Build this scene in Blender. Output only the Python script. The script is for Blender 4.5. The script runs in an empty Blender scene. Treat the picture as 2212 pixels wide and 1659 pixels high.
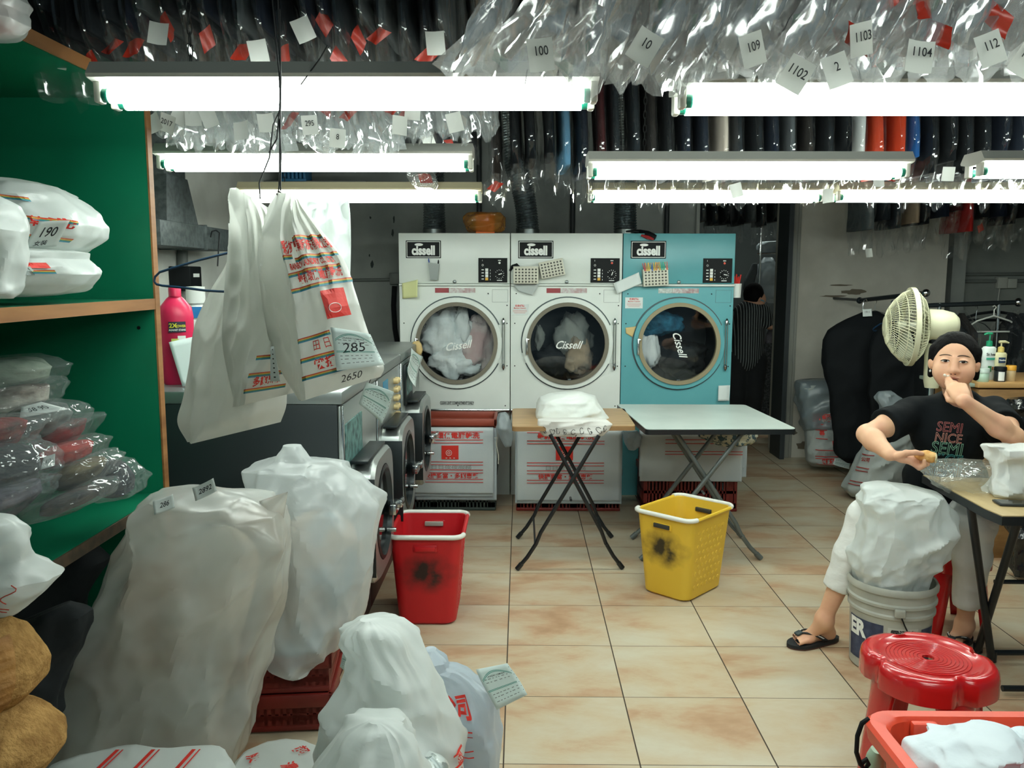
import bpy, bmesh, math, random
import numpy as np
from mathutils import Vector, Matrix, noise, Euler

# ------------------------------------------------------------------ camera
SC = bpy.context.scene
COL = SC.collection
H, FPX, PITCH, YAW, ROLL = 1.6, 1818.7, 0.1272, -0.010, 0.002
W_, H_ = 2212, 1659
cp, sp, cy, sy = math.cos(PITCH), math.sin(PITCH), math.cos(YAW), math.sin(YAW)
FWD = Vector((sy * cp, cy * cp, -sp))
RGT = Vector((cy, -sy, 0))
UPV = RGT.cross(FWD)
RGT, UPV = RGT * math.cos(ROLL) + UPV * math.sin(ROLL), UPV * math.cos(ROLL) - RGT * math.sin(ROLL)
EYE = Vector((0, 0, H))
cd = bpy.data.cameras.new('camera')
cam = bpy.data.objects.new('camera', cd)
COL.objects.link(cam)
cd.sensor_width = 36
cd.lens = FPX / W_ * 36
cd.clip_start = 0.05
m3 = Matrix((RGT, UPV, -FWD)).transposed()
cam.matrix_world = Matrix.Translation(EYE) @ m3.to_4x4()
SC.camera = cam

# ------------------------------------------------------------------ world, exposure
wd = bpy.data.worlds.new('world')
SC.world = wd
wd.use_nodes = True
bg = wd.node_tree.nodes['Background']
bg.inputs[0].default_value = (0.48, 0.76, 0.90, 1)
bg.inputs[1].default_value = 0.14
SC.view_settings.view_transform = 'Standard'
SC.view_settings.look = 'None'
SC.view_settings.gamma = 1
SC.view_settings.exposure = 0.0
TUBE_POWER = 36.0
TUBE_COL = (0.90, 1.0, 0.93)
SC.cycles.use_denoising = True
SC.cycles.transparent_max_bounces = 28
SC.cycles.max_bounces = 10
SC.cycles.sample_clamp_indirect = 6.0
SC.cycles.caustics_reflective = False
SC.cycles.caustics_refractive = False


# ------------------------------------------------------------------ measuring helpers (photo pixel -> point in the room)
def ray(px, py):
    return FWD + RGT * ((px - W_ / 2) / FPX) + UPV * ((H_ / 2 - py) / FPX)


def PY(px, py, Y):
    d = ray(px, py)
    return EYE + d * (Y / d.y)


def PZ(px, py, z=0.0):
    d = ray(px, py)
    return EYE + d * ((z - H) / d.z)


def PX(px, py, X):
    d = ray(px, py)
    return EYE + d * (X / d.x)


# ------------------------------------------------------------------ materials
def lin(c):
    if isinstance(c, str):
        c = tuple(int(c[i:i + 2], 16) / 255 for i in (0, 2, 4))
        return tuple(x / 12.92 if x <= 0.04045 else ((x + 0.055) / 1.055) ** 2.4 for x in c)
    return tuple(c)


MATS = {}


def mat(name, col='808080', rough=0.5, metal=0.0, spec=0.5, col2=None, nscale=8.0, bump=0.0, bscale=40.0, trans=0.0,
        sss=0.0, emit=None, estr=1.0, coat=0.0, stretch=(1, 1, 1), lo=0.4, hi=0.65, transl=0.0):
    if name in MATS:
        return MATS[name]
    m = bpy.data.materials.new(name)
    MATS[name] = m
    m.use_nodes = True
    nt = m.node_tree
    N, L = nt.nodes, nt.links
    b = N['Principled BSDF']
    c = lin(col)
    b.inputs['Base Color'].default_value = (*c, 1)
    b.inputs['Roughness'].default_value = rough
    b.inputs['Metallic'].default_value = metal
    b.inputs['Specular IOR Level'].default_value = spec
    b.inputs['Coat Weight'].default_value = coat
    if trans:
        b.inputs['Transmission Weight'].default_value = trans
    if emit is not None:
        b.inputs['Emission Color'].default_value = (*lin(emit), 1)
        b.inputs['Emission Strength'].default_value = estr
    tc = mp = None
    if col2 is not None or bump:
        tc = N.new('ShaderNodeTexCoord')
        mp = N.new('ShaderNodeMapping')
        mp.inputs['Scale'].default_value = stretch
        L.new(tc.outputs['Object'], mp.inputs['Vector'])
    if col2 is not None:
        n = N.new('ShaderNodeTexNoise')
        n.inputs['Scale'].default_value = nscale
        n.inputs['Detail'].default_value = 5
        L.new(mp.outputs['Vector'], n.inputs['Vector'])
        r = N.new('ShaderNodeValToRGB')
        r.color_ramp.elements[0].position = lo
        r.color_ramp.elements[1].position = hi
        r.color_ramp.elements[0].color = (*c, 1)
        r.color_ramp.elements[1].color = (*lin(col2), 1)
        L.new(n.outputs['Fac'], r.inputs['Fac'])
        L.new(r.outputs['Color'], b.inputs['Base Color'])
    if bump:
        n2 = N.new('ShaderNodeTexNoise')
        n2.inputs['Scale'].default_value = bscale
        n2.inputs['Detail'].default_value = 4
        L.new(mp.outputs['Vector'], n2.inputs['Vector'])
        bp = N.new('ShaderNodeBump')
        bp.inputs['Strength'].default_value = bump
        bp.inputs['Distance'].default_value = 0.02
        L.new(n2.outputs['Fac'], bp.inputs['Height'])
        L.new(bp.outputs['Normal'], b.inputs['Normal'])
    if transl:
        out = N['Material Output']
        t = N.new('ShaderNodeBsdfTranslucent')
        t.inputs['Color'].default_value = (*c, 1)
        mx = N.new('ShaderNodeMixShader')
        mx.inputs[0].default_value = transl
        L.new(b.outputs[0], mx.inputs[1])
        L.new(t.outputs[0], mx.inputs[2])
        L.new(mx.outputs[0], out.inputs['Surface'])
    return m


def film(name, col='ffffff', clear=0.8, white=0.08, rough=0.12, bump=0.0, bscale=60.0, col2=None, nscale=5.0, gcol='ffffff', ior=1.5, gmin=0.03, gmax=0.35):
    """thin plastic film: see-through, partly milky, glossy"""
    if name in MATS:
        return MATS[name]
    m = bpy.data.materials.new(name)
    MATS[name] = m
    m.use_nodes = True
    nt = m.node_tree
    N, L = nt.nodes, nt.links
    N.remove(N['Principled BSDF'])
    out = N['Material Output']
    c = (*lin(col), 1)
    tr = N.new('ShaderNodeBsdfTransparent')
    df = N.new('ShaderNodeBsdfDiffuse')
    tl = N.new('ShaderNodeBsdfTranslucent')
    gl = N.new('ShaderNodeBsdfGlossy')
    gl.inputs['Roughness'].default_value = rough
    gl.inputs['Color'].default_value = (*lin(gcol), 1)
    df.inputs['Color'].default_value = c
    tl.inputs['Color'].default_value = c
    tc = N.new('ShaderNodeTexCoord')
    if col2 is not None:
        n = N.new('ShaderNodeTexNoise')
        n.inputs['Scale'].default_value = nscale
        n.inputs['Detail'].default_value = 2
        L.new(tc.outputs['Object'], n.inputs['Vector'])
        r = N.new('ShaderNodeValToRGB')
        r.color_ramp.elements[0].position = 0.42
        r.color_ramp.elements[1].position = 0.62
        r.color_ramp.elements[0].color = c
        r.color_ramp.elements[1].color = (*lin(col2), 1)
        L.new(n.outputs['Fac'], r.inputs['Fac'])
        L.new(r.outputs['Color'], df.inputs['Color'])
        L.new(r.outputs['Color'], tl.inputs['Color'])
    m1 = N.new('ShaderNodeMixShader')
    m1.inputs[0].default_value = 0.45
    L.new(df.outputs[0], m1.inputs[1])
    L.new(tl.outputs[0], m1.inputs[2])
    m2 = N.new('ShaderNodeMixShader')
    m2.inputs[0].default_value = 1 - clear
    L.new(tr.outputs[0], m2.inputs[1])
    L.new(m1.outputs[0], m2.inputs[2])
    lwt = N.new('ShaderNodeLayerWeight')
    lwt.inputs['Blend'].default_value = 0.5
    pw = N.new('ShaderNodeMath')
    pw.operation = 'POWER'
    pw.inputs[1].default_value = 4.0
    L.new(lwt.outputs['Facing'], pw.inputs[0])
    ma = N.new('ShaderNodeMath')
    ma.operation = 'MULTIPLY_ADD'
    ma.inputs[1].default_value = gmax
    ma.inputs[2].default_value = gmin
    L.new(pw.outputs[0], ma.inputs[0])
    m3_ = N.new('ShaderNodeMixShader')
    L.new(ma.outputs[0], m3_.inputs[0])
    L.new(m2.outputs[0], m3_.inputs[1])
    L.new(gl.outputs[0], m3_.inputs[2])
    L.new(m3_.outputs[0], out.inputs['Surface'])
    if bump:
        n3 = N.new('ShaderNodeTexNoise')
        n3.noise_type = 'RIDGED_MULTIFRACTAL'
        n3.inputs['Scale'].default_value = bscale
        n3.inputs['Detail'].default_value = 3
        n3.inputs['Distortion'].default_value = 0.7
        L.new(tc.outputs['Object'], n3.inputs['Vector'])
        bp = N.new('ShaderNodeBump')
        bp.inputs['Strength'].default_value = bump
        bp.inputs['Distance'].default_value = 0.02
        L.new(n3.outputs['Fac'], bp.inputs['Height'])
        for q in (df, tl, gl, lwt):
            L.new(bp.outputs['Normal'], q.inputs['Normal'])
    return m


# ------------------------------------------------------------------ mesh builder
def sgn(x):
    return -1.0 if x < 0 else 1.0


class MB:
    def __init__(s):
        s.v, s.f, s.mi, s.mats = [], [], [], []
        s.cur = 0
        s.T = Matrix.Identity(4)

    def use(s, m):
        if m not in s.mats:
            s.mats.append(m)
        s.cur = s.mats.index(m)
        return s

    def at(s, loc=(0, 0, 0), rot=(0, 0, 0)):
        s.T = Matrix.Translation(Vector(loc)) @ Euler(rot).to_matrix().to_4x4()
        return s

    def add(s, vs, fs):
        b = len(s.v)
        s.v += [s.T @ Vector(p) for p in vs]
        s.f += [tuple(b + i for i in f) for f in fs]
        s.mi += [s.cur] * len(fs)
        return s

    def box(s, c, d, bevel=0.0, rot=None, seg=2):
        bm = bmesh.new()
        bmesh.ops.create_cube(bm, size=1)
        for v in bm.verts:
            v.co = Vector((v.co.x * d[0], v.co.y * d[1], v.co.z * d[2]))
        if bevel:
            bmesh.ops.bevel(bm, geom=bm.edges[:], offset=min(bevel, min(d) * 0.49), segments=seg, profile=0.5, affect='EDGES')
        R = Euler(rot).to_matrix() if rot else Matrix.Identity(3)
        bm.verts.index_update()
        s.add([R @ v.co + Vector(c) for v in bm.verts], [[v.index for v in f.verts] for f in bm.faces])
        bm.free()
        return s

    def tube(s, path, r, seg=8, caps=True, closed=False):
        pts = [Vector(p) for p in path]
        n = len(pts)
        rs = r if isinstance(r, (list, tuple)) else [r] * n
        vs, fs = [], []
        t0 = (pts[1] - pts[0]).normalized()
        a = Vector((0, 0, 1)) if abs(t0.z) < 0.9 else Vector((1, 0, 0))
        nrm = t0.cross(a).normalized()
        for i in range(n):
            if closed:
                t = pts[(i + 1) % n] - pts[i - 1]
            else:
                t = pts[min(i + 1, n - 1)] - pts[max(i - 1, 0)]
            t.normalize()
            nrm = (nrm - t * nrm.dot(t)).normalized()
            bn = t.cross(nrm)
            for k in range(seg):
                an = 2 * math.pi * k / seg
                vs.append(pts[i] + (nrm * math.cos(an) + bn * math.sin(an)) * rs[i])
        m = n if closed else n - 1
        for i in range(m):
            j = (i + 1) % n
            for k in range(seg):
                k2 = (k + 1) % seg
                fs.append((i * seg + k, i * seg + k2, j * seg + k2, j * seg + k))
        if caps and not closed:
            fs.append(tuple(range(seg))[::-1])
            fs.append(tuple((n - 1) * seg + k for k in range(seg)))
        return s.add(vs, fs)

    def cyl(s, p0, p1, r0, r1=None, seg=20):
        return s.tube([p0, p1], [r0, r0 if r1 is None else r1], seg)

    def lathe(s, prof, seg=32, c=(0, 0, 0), rot=None, sx=1.0, sy=1.0, cap=True):
        R = Euler(rot).to_matrix() if rot else Matrix.Identity(3)
        c = Vector(c)
        vs, fs = [], []
        for (r, z) in prof:
            for k in range(seg):
                an = 2 * math.pi * k / seg
                vs.append(R @ Vector((r * sx * math.cos(an), r * sy * math.sin(an), z)) + c)
        for i in range(len(prof) - 1):
            for k in range(seg):
                k2 = (k + 1) % seg
                fs.append((i * seg + k, i * seg + k2, (i + 1) * seg + k2, (i + 1) * seg + k))
        if cap:
            if prof[0][0] > 1e-6:
                fs.append(tuple(range(seg))[::-1])
            if prof[-1][0] > 1e-6:
                fs.append(tuple((len(prof) - 1) * seg + k for k in range(seg)))
        return s.add(vs, fs)

    def prism(s, poly, z0, z1, O=(0, 0, 0), ax=(1, 0, 0), ay=(0, 1, 0), az=(0, 0, 1)):
        O, ax, ay, az = Vector(O), Vector(ax), Vector(ay), Vector(az)
        n = len(poly)
        vs = [O + ax * p[0] + ay * p[1] + az * z0 for p in poly] + [O + ax * p[0] + ay * p[1] + az * z1 for p in poly]
        fs = [tuple(range(n))[::-1], tuple(range(n, 2 * n))]
        for i in range(n):
            j = (i + 1) % n
            fs.append((i, j, n + j, n + i))
        return s.add(vs, fs)

    def grid(s, nu, nv, fn, cu=False, cv=False):
        mu = nu if cu else nu + 1
        mv = nv if cv else nv + 1
        vs = [fn(i / nu, j / nv) for j in range(mv) for i in range(mu)]
        fs = []
        for j in range(nv):
            for i in range(nu):
                i2, j2 = (i + 1) % mu, (j + 1) % mv
                fs.append((j * mu + i, j * mu + i2, j2 * mu + i2, j2 * mu + i))
        return s.add(vs, fs)

    def ell(s, c, r, seg=20, rings=12, rot=None):
        R = Euler(rot).to_matrix() if rot else Matrix.Identity(3)
        c = Vector(c)

        def fn(u, v):
            a, b = 2 * math.pi * u, math.pi * (v - 0.5)
            return c + R @ Vector((r[0] * math.cos(a) * math.cos(b), r[1] * math.sin(a) * math.cos(b), r[2] * math.sin(b)))
        return s.grid(seg, rings, fn, cu=True)

    def build(s, name, m=None, parent=None, smooth=40, sub=0, solid=0.0, weld=False):
        me = bpy.data.meshes.new(name)
        o = bpy.data.objects.new(name, me)
        COL.objects.link(o)
        vs = s.v
        if parent is not None:
            inv = MW(parent).inverted()
            vs = [inv @ p for p in vs]
            o.parent = parent
        else:
            xs, ys, zs = [p.x for p in vs], [p.y for p in vs], [p.z for p in vs]
            b = Vector(((min(xs) + max(xs)) / 2, (min(ys) + max(ys)) / 2, min(zs)))
            o.location = b
            vs = [p - b for p in vs]
        me.from_pydata([tuple(p) for p in vs], [], s.f)
        if s.mats:
            for q in s.mats:
                me.materials.append(q)
            me.polygons.foreach_set('material_index', s.mi)
        elif m is not None:
            me.materials.append(m)
        if weld:
            bm = bmesh.new()
            bm.from_mesh(me)
            bmesh.ops.remove_doubles(bm, verts=bm.verts[:], dist=weld if weld is not True else 1e-4)
            bm.to_mesh(me)
            bm.free()
        if smooth:
            me.polygons.foreach_set('use_smooth', [True] * len(me.polygons))
            if smooth < 180:
                me.set_sharp_from_angle(angle=math.radians(smooth))
        me.update()
        if solid:
            md = o.modifiers.new('solid', 'SOLIDIFY')
            md.thickness = solid
        if sub:
            md = o.modifiers.new('sub', 'SUBSURF')
            md.levels = md.render_levels = sub
        return o


def MW(o):
    """world matrix without needing a depsgraph update"""
    M = Matrix.Translation(o.location) @ o.rotation_euler.to_matrix().to_4x4() @ Matrix.Diagonal((*o.scale, 1))
    return (MW(o.parent) @ M) if o.parent else M


def tag(o, label, cat, group=None, kind=None):
    o['label'] = label
    o['category'] = cat
    if group:
        o['group'] = group
    if kind:
        o['kind'] = kind
    return o


def thing(name, label, cat, loc=(0, 0, 0), rz=0.0, group=None):
    o = bpy.data.objects.new(name, None)
    COL.objects.link(o)
    o.empty_display_size = 0.05
    o.location = loc
    o.rotation_euler = (0, 0, rz)
    return tag(o, label, cat, group)


def struct(o):
    o['kind'] = 'structure'
    return o


def copy_tree(o, parent=None):
    c = o.copy()
    COL.objects.link(c)
    c.parent = parent
    for ch in list(o.children):
        copy_tree(ch, c)
    return c


# ------------------------------------------------------------------ lettering
_TX = {}


def text2d(s, size=1.0, bold=0.0, shear=0.0, sx=1.0, outline=0.0):
    """flat lettering, centred: (list of 2d points, faces)"""
    key = (s, bold, shear, outline)
    if key not in _TX:
        cu = bpy.data.curves.new('t', 'FONT')
        cu.body = s
        cu.align_x = 'CENTER'
        cu.align_y = 'CENTER'
        cu.size = 1.0
        cu.offset = bold
        cu.shear = shear
        cu.resolution_u = 3
        if outline:
            cu.fill_mode = 'NONE'
            cu.bevel_depth = outline
            cu.bevel_resolution = 0
        ob = bpy.data.objects.new('t', cu)
        COL.objects.link(ob)
        dg = bpy.context.evaluated_depsgraph_get()
        dg.update()
        me = bpy.data.meshes.new_from_object(ob.evaluated_get(dg), depsgraph=dg)
        _TX[key] = ([(v.co.x, v.co.y) for v in me.vertices], [tuple(p.vertices) for p in me.polygons])
        bpy.data.objects.remove(ob)
        bpy.data.curves.remove(cu)
        bpy.data.meshes.remove(me)
    vs, fs = _TX[key]
    return [(x * size * sx, y * size) for x, y in vs], fs


def put_text(mb, s, size, O, ax, ay, bold=0.0, shear=0.0, sx=1.0, off=0.0, outline=0.0):
    """write s on the plane O + ax*x + ay*y"""
    O, ax, ay = Vector(O), Vector(ax).normalized(), Vector(ay).normalized()
    n = ax.cross(ay)
    vs, fs = text2d(s, size, bold, shear, sx, outline)
    mb.add([O + ax * x + ay * y + n * off for x, y in vs], fs)


def put_text_fn(mb, s, size, fn, cx, cy_, ang=0.0, bold=0.0, sx=1.0, shear=0.0, outline=0.0):
    """write s on a surface: fn(x, y) -> point, in the surface's own metres"""
    vs, fs = text2d(s, size, bold, shear, sx, outline)
    c, q = math.cos(ang), math.sin(ang)
    mb.add([fn(cx + x * c - y * q, cy_ + x * q + y * c) for x, y in vs], fs)


def put_rect_fn(mb, fn, x0, y0, x1, y1, nx=10, ny=1):
    mb.grid(nx, ny, lambda u, v: fn(x0 + (x1 - x0) * u, y0 + (y1 - y0) * v))


# ------------------------------------------------------------------ cloth / film surface noise
def crease(p, sc, seed=0.0):
    """facets of crumpled film: about -0.5 .. 0.5"""
    d, _ = noise.voronoi(Vector((p[0] * sc + seed, p[1] * sc + seed * 1.7, p[2] * sc - seed)))
    return min(1.0, (d[1] - d[0])) - 0.4


def facet(p, sc, seed=0.0, ang=0.0, stretch=1.0):
    """planar facets meeting in sharp folds, elongated along ang in the XZ plane; about -0.25 .. 0.25"""
    c, q = math.cos(ang), math.sin(ang)
    v = Vector(((p[0] * c + p[2] * q) * sc / stretch + seed, p[1] * sc - seed * 1.3, (-p[0] * q + p[2] * c) * sc + seed * 0.7))
    _, pts = noise.voronoi(v)
    h = -9.0
    for k in pts:
        g = noise.cell_vector(k * 7.13)
        w = v - k
        h = max(h, 0.7 * (w.dot(g) - 0.5 * (w.x + w.y + w.z)) - 1.7 * w.length_squared)
    return -0.6 * h - 0.1


def ridge(p, sc, ang, stretch, seed=0.0):
    """long sharp wrinkles running at angle ang in the XZ plane; 0 .. 1"""
    c, q = math.cos(ang), math.sin(ang)
    w = noise.noise(Vector((p[0] * 3 + seed, p[1] * 3, p[2] * 3))) * 0.06
    a, b = (p[0] + w) * c + p[2] * q, -(p[0] + w) * q + p[2] * c
    n = noise.noise(Vector((a * sc / stretch + seed, b * sc - seed, p[1] * sc * 0.6)))
    n2 = noise.noise(Vector((a * sc * 2.1 / stretch - seed, b * sc * 2.1, p[1] * sc + seed)))
    return (1 - min(1, abs(n) * 2.2)) ** 2 + 0.45 * (1 - min(1, abs(n2) * 2.2)) ** 2


def fbm(p, sc, seed=0.0, o=3):
    return noise.fractal(Vector((p[0] * sc + seed, p[1] * sc - seed, p[2] * sc + seed * 2.3)), 1.0, 2.0, o)


def smoothstep(a, b, x):
    t = max(0.0, min(1.0, (x - a) / (b - a)))
    return t * t * (3 - 2 * t)


def interp(tab, t):
    """piecewise-smooth table [(t, value or tuple)]"""
    for i in range(len(tab) - 1):
        a, b = tab[i], tab[i + 1]
        if t <= b[0] or i == len(tab) - 2:
            k = max(0.0, min(1.0, (t - a[0]) / (b[0] - a[0])))
            if isinstance(a[1], (tuple, list)):
                return tuple(x + (y - x) * k for x, y in zip(a[1], b[1]))
            return a[1] + (b[1] - a[1]) * k


# ------------------------------------------------------------------ implicit surfaces (bodies)
def surface_nets(F, xs, ys, zs):
    nx, ny, nz = F.shape
    S = F < 0
    act = np.zeros((nx - 1, ny - 1, nz - 1), np.int8)
    for dx in (0, 1):
        for dy in (0, 1):
            for dz in (0, 1):
                act += S[dx:nx - 1 + dx, dy:ny - 1 + dy, dz:nz - 1 + dz]
    cell = np.argwhere((act > 0) & (act < 8))
    ix, iy, iz = cell.T
    acc = np.zeros((len(cell), 3))
    cnt = np.zeros(len(cell))
    cor = [(a, b, c) for a in (0, 1) for b in (0, 1) for c in (0, 1)]
    val = {c: F[ix + c[0], iy + c[1], iz + c[2]] for c in cor}
    for a in cor:
        for ax in range(3):
            if a[ax] == 0:
                b = tuple(1 if k == ax else a[k] for k in range(3))
                fa, fb = val[a], val[b]
                x = (fa < 0) != (fb < 0)
                t = np.where(x, fa / np.where(x, fa - fb, 1), 0)
                pa = np.stack([xs[ix + a[0]], ys[iy + a[1]], zs[iz + a[2]]], 1)
                pb = np.stack([xs[ix + b[0]], ys[iy + b[1]], zs[iz + b[2]]], 1)
                p = pa + (pb - pa) * t[:, None]
                acc[x] += p[x]
                cnt[x] += 1
    V = acc / cnt[:, None]
    idx = -np.ones(act.shape, np.int64)
    idx[ix, iy, iz] = np.arange(len(cell))
    Q = []
    for ax in range(3):
        o1, o2 = [(1, 2), (2, 0), (0, 1)][ax]
        sl0 = [slice(None)] * 3
        sl1 = [slice(None)] * 3
        sl0[ax] = slice(0, -1)
        sl1[ax] = slice(1, None)
        ch = S[tuple(sl0)] != S[tuple(sl1)]
        e = np.argwhere(ch)
        ok = (e[:, o1] > 0) & (e[:, o2] > 0) & (e[:, o1] < F.shape[o1] - 1) & (e[:, o2] < F.shape[o2] - 1)
        e = e[ok]
        inside = S[tuple(e.T)]

        def g(d1, d2):
            q = e.copy()
            q[:, o1] += d1
            q[:, o2] += d2
            return idx[tuple(q.T)]
        q = np.stack([g(-1, -1), g(0, -1), g(0, 0), g(-1, 0)], 1)
        q[~inside] = q[~inside][:, ::-1]
        Q.append(q)
    Q = np.concatenate(Q)
    Q = Q[(Q >= 0).all(1)]
    return V, Q


def axis_coords(lo, hi, step, fine=()):
    """coordinates from lo to hi; fine = [(a, b, step)] ranges with a finer step"""
    xs = [lo]
    while xs[-1] < hi:
        st = step
        for a, b, q in fine:
            if a - 1e-9 <= xs[-1] < b:
                st = q
        xs.append(xs[-1] + st)
    return np.array(xs)


class SDF:
    def __init__(s, xs, ys, zs):
        s.xs, s.ys, s.zs = xs, ys, zs
        s.F = np.full((len(xs), len(ys), len(zs)), 1.0, np.float32)

    def _win(s, lo, hi, pad):
        w = []
        for k, a in enumerate((s.xs, s.ys, s.zs)):
            i0 = max(0, np.searchsorted(a, lo[k] - pad) - 1)
            i1 = min(len(a), np.searchsorted(a, hi[k] + pad) + 1)
            w.append(slice(i0, i1))
        X, Y, Z = np.meshgrid(s.xs[w[0]], s.ys[w[1]], s.zs[w[2]], indexing='ij', sparse=True)
        return tuple(w), X, Y, Z

    def _mix(s, w, d, k, sub=False):
        f = s.F[w]
        if sub:
            d = -d
            h = np.clip(0.5 - 0.5 * (f - d) / k, 0, 1)
            s.F[w] = f + (d - f) * h + k * h * (1 - h)
        else:
            h = np.clip(0.5 + 0.5 * (f - d) / k, 0, 1)
            s.F[w] = f + (d - f) * h - k * h * (1 - h)

    def cap(s, a, b, ra, rb=None, k=0.02, sub=False, flat=None):
        """tapered limb from a to b; flat=(dir, factor) squashes across dir"""
        rb = ra if rb is None else rb
        a, b = np.array(a, float), np.array(b, float)
        R = max(ra, rb)
        lo, hi = np.minimum(a, b) - R, np.maximum(a, b) + R
        w, X, Y, Z = s._win(lo, hi, 0.03 + k)
        ab = b - a
        L2 = max((ab ** 2).sum(), 1e-12)
        t = np.clip(((X - a[0]) * ab[0] + (Y - a[1]) * ab[1] + (Z - a[2]) * ab[2]) / L2, 0, 1)
        dx, dy, dz = X - a[0] - t * ab[0], Y - a[1] - t * ab[1], Z - a[2] - t * ab[2]
        d2 = dx * dx + dy * dy + dz * dz
        if flat is not None:
            n = np.array(flat[0], float)
            n /= np.linalg.norm(n)
            q = dx * n[0] + dy * n[1] + dz * n[2]
            d2 = d2 + q * q * (1 / flat[1] ** 2 - 1)
        d = np.sqrt(d2) - (ra + (rb - ra) * t)
        s._mix(w, d, k, sub)

    def ell(s, c, r, k=0.02, rot=None, sub=False):
        c = np.array(c, float)
        R = np.array(Euler(rot).to_matrix() if rot else Matrix.Identity(3))
        m = max(r)
        w, X, Y, Z = s._win(c - m, c + m, 0.03 + k)
        X, Y, Z = X - c[0], Y - c[1], Z - c[2]
        q = [(R[0, i] * X + R[1, i] * Y + R[2, i] * Z) for i in range(3)]
        k0 = np.sqrt(sum((q[i] / r[i]) ** 2 for i in range(3)))
        k1 = np.sqrt(sum((q[i] / r[i] ** 2) ** 2 for i in range(3)))
        d = k0 * (k0 - 1) / np.maximum(k1, 1e-6)
        s._mix(w, d, k, sub)

    def chain(s, pts, rs, k=0.02, **kw):
        for i in range(len(pts) - 1):
            s.cap(pts[i], pts[i + 1], rs[i], rs[i + 1], k, **kw)

    def mesh(s, relax=1):
        V, Q = surface_nets(s.F, s.xs, s.ys, s.zs)
        for _ in range(relax):
            A = np.zeros_like(V)
            n = np.zeros(len(V))
            for i in range(4):
                for j in (1, 3):
                    np.add.at(A, Q[:, i], V[Q[:, (i + j) % 4]])
                    np.add.at(n, Q[:, i], 1)
            V = V * 0.5 + A / n[:, None] * 0.5
        return V, Q


def sdf_object(V, Q, name, m, parent):
    mb = MB()
    mb.v = [Vector(p) for p in V]
    mb.f = [tuple(int(i) for i in q) for q in Q]
    mb.mi = [0] * len(mb.f)
    return mb.build(name, m, parent, smooth=180)
# ================================================================== ROOM
YB, YR, XL, XR, ZC = 7.41, 7.72, -1.95, 4.7, 3.3
T0X, T0Y, TT = -0.0519, 4.862, 0.4518
plaster = mat('wall_plaster', '8d908a', 0.85, col2='7b7d77', nscale=3.0, bump=0.08, bscale=30)
plaster_d = mat('back_wall_plaster', '9ea29d', 0.9, col2='868b87', nscale=2.2, bump=0.1, bscale=22)
plaster_l = mat('left_wall_plaster', 'd6d8d0', 0.8, col2='c2c4bc', nscale=2.5, bump=0.06, bscale=30)
dark = mat('dark_void', '0e1215', 0.8)
ceil_m = mat('ceiling_paint', '23282a', 0.9)


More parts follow.
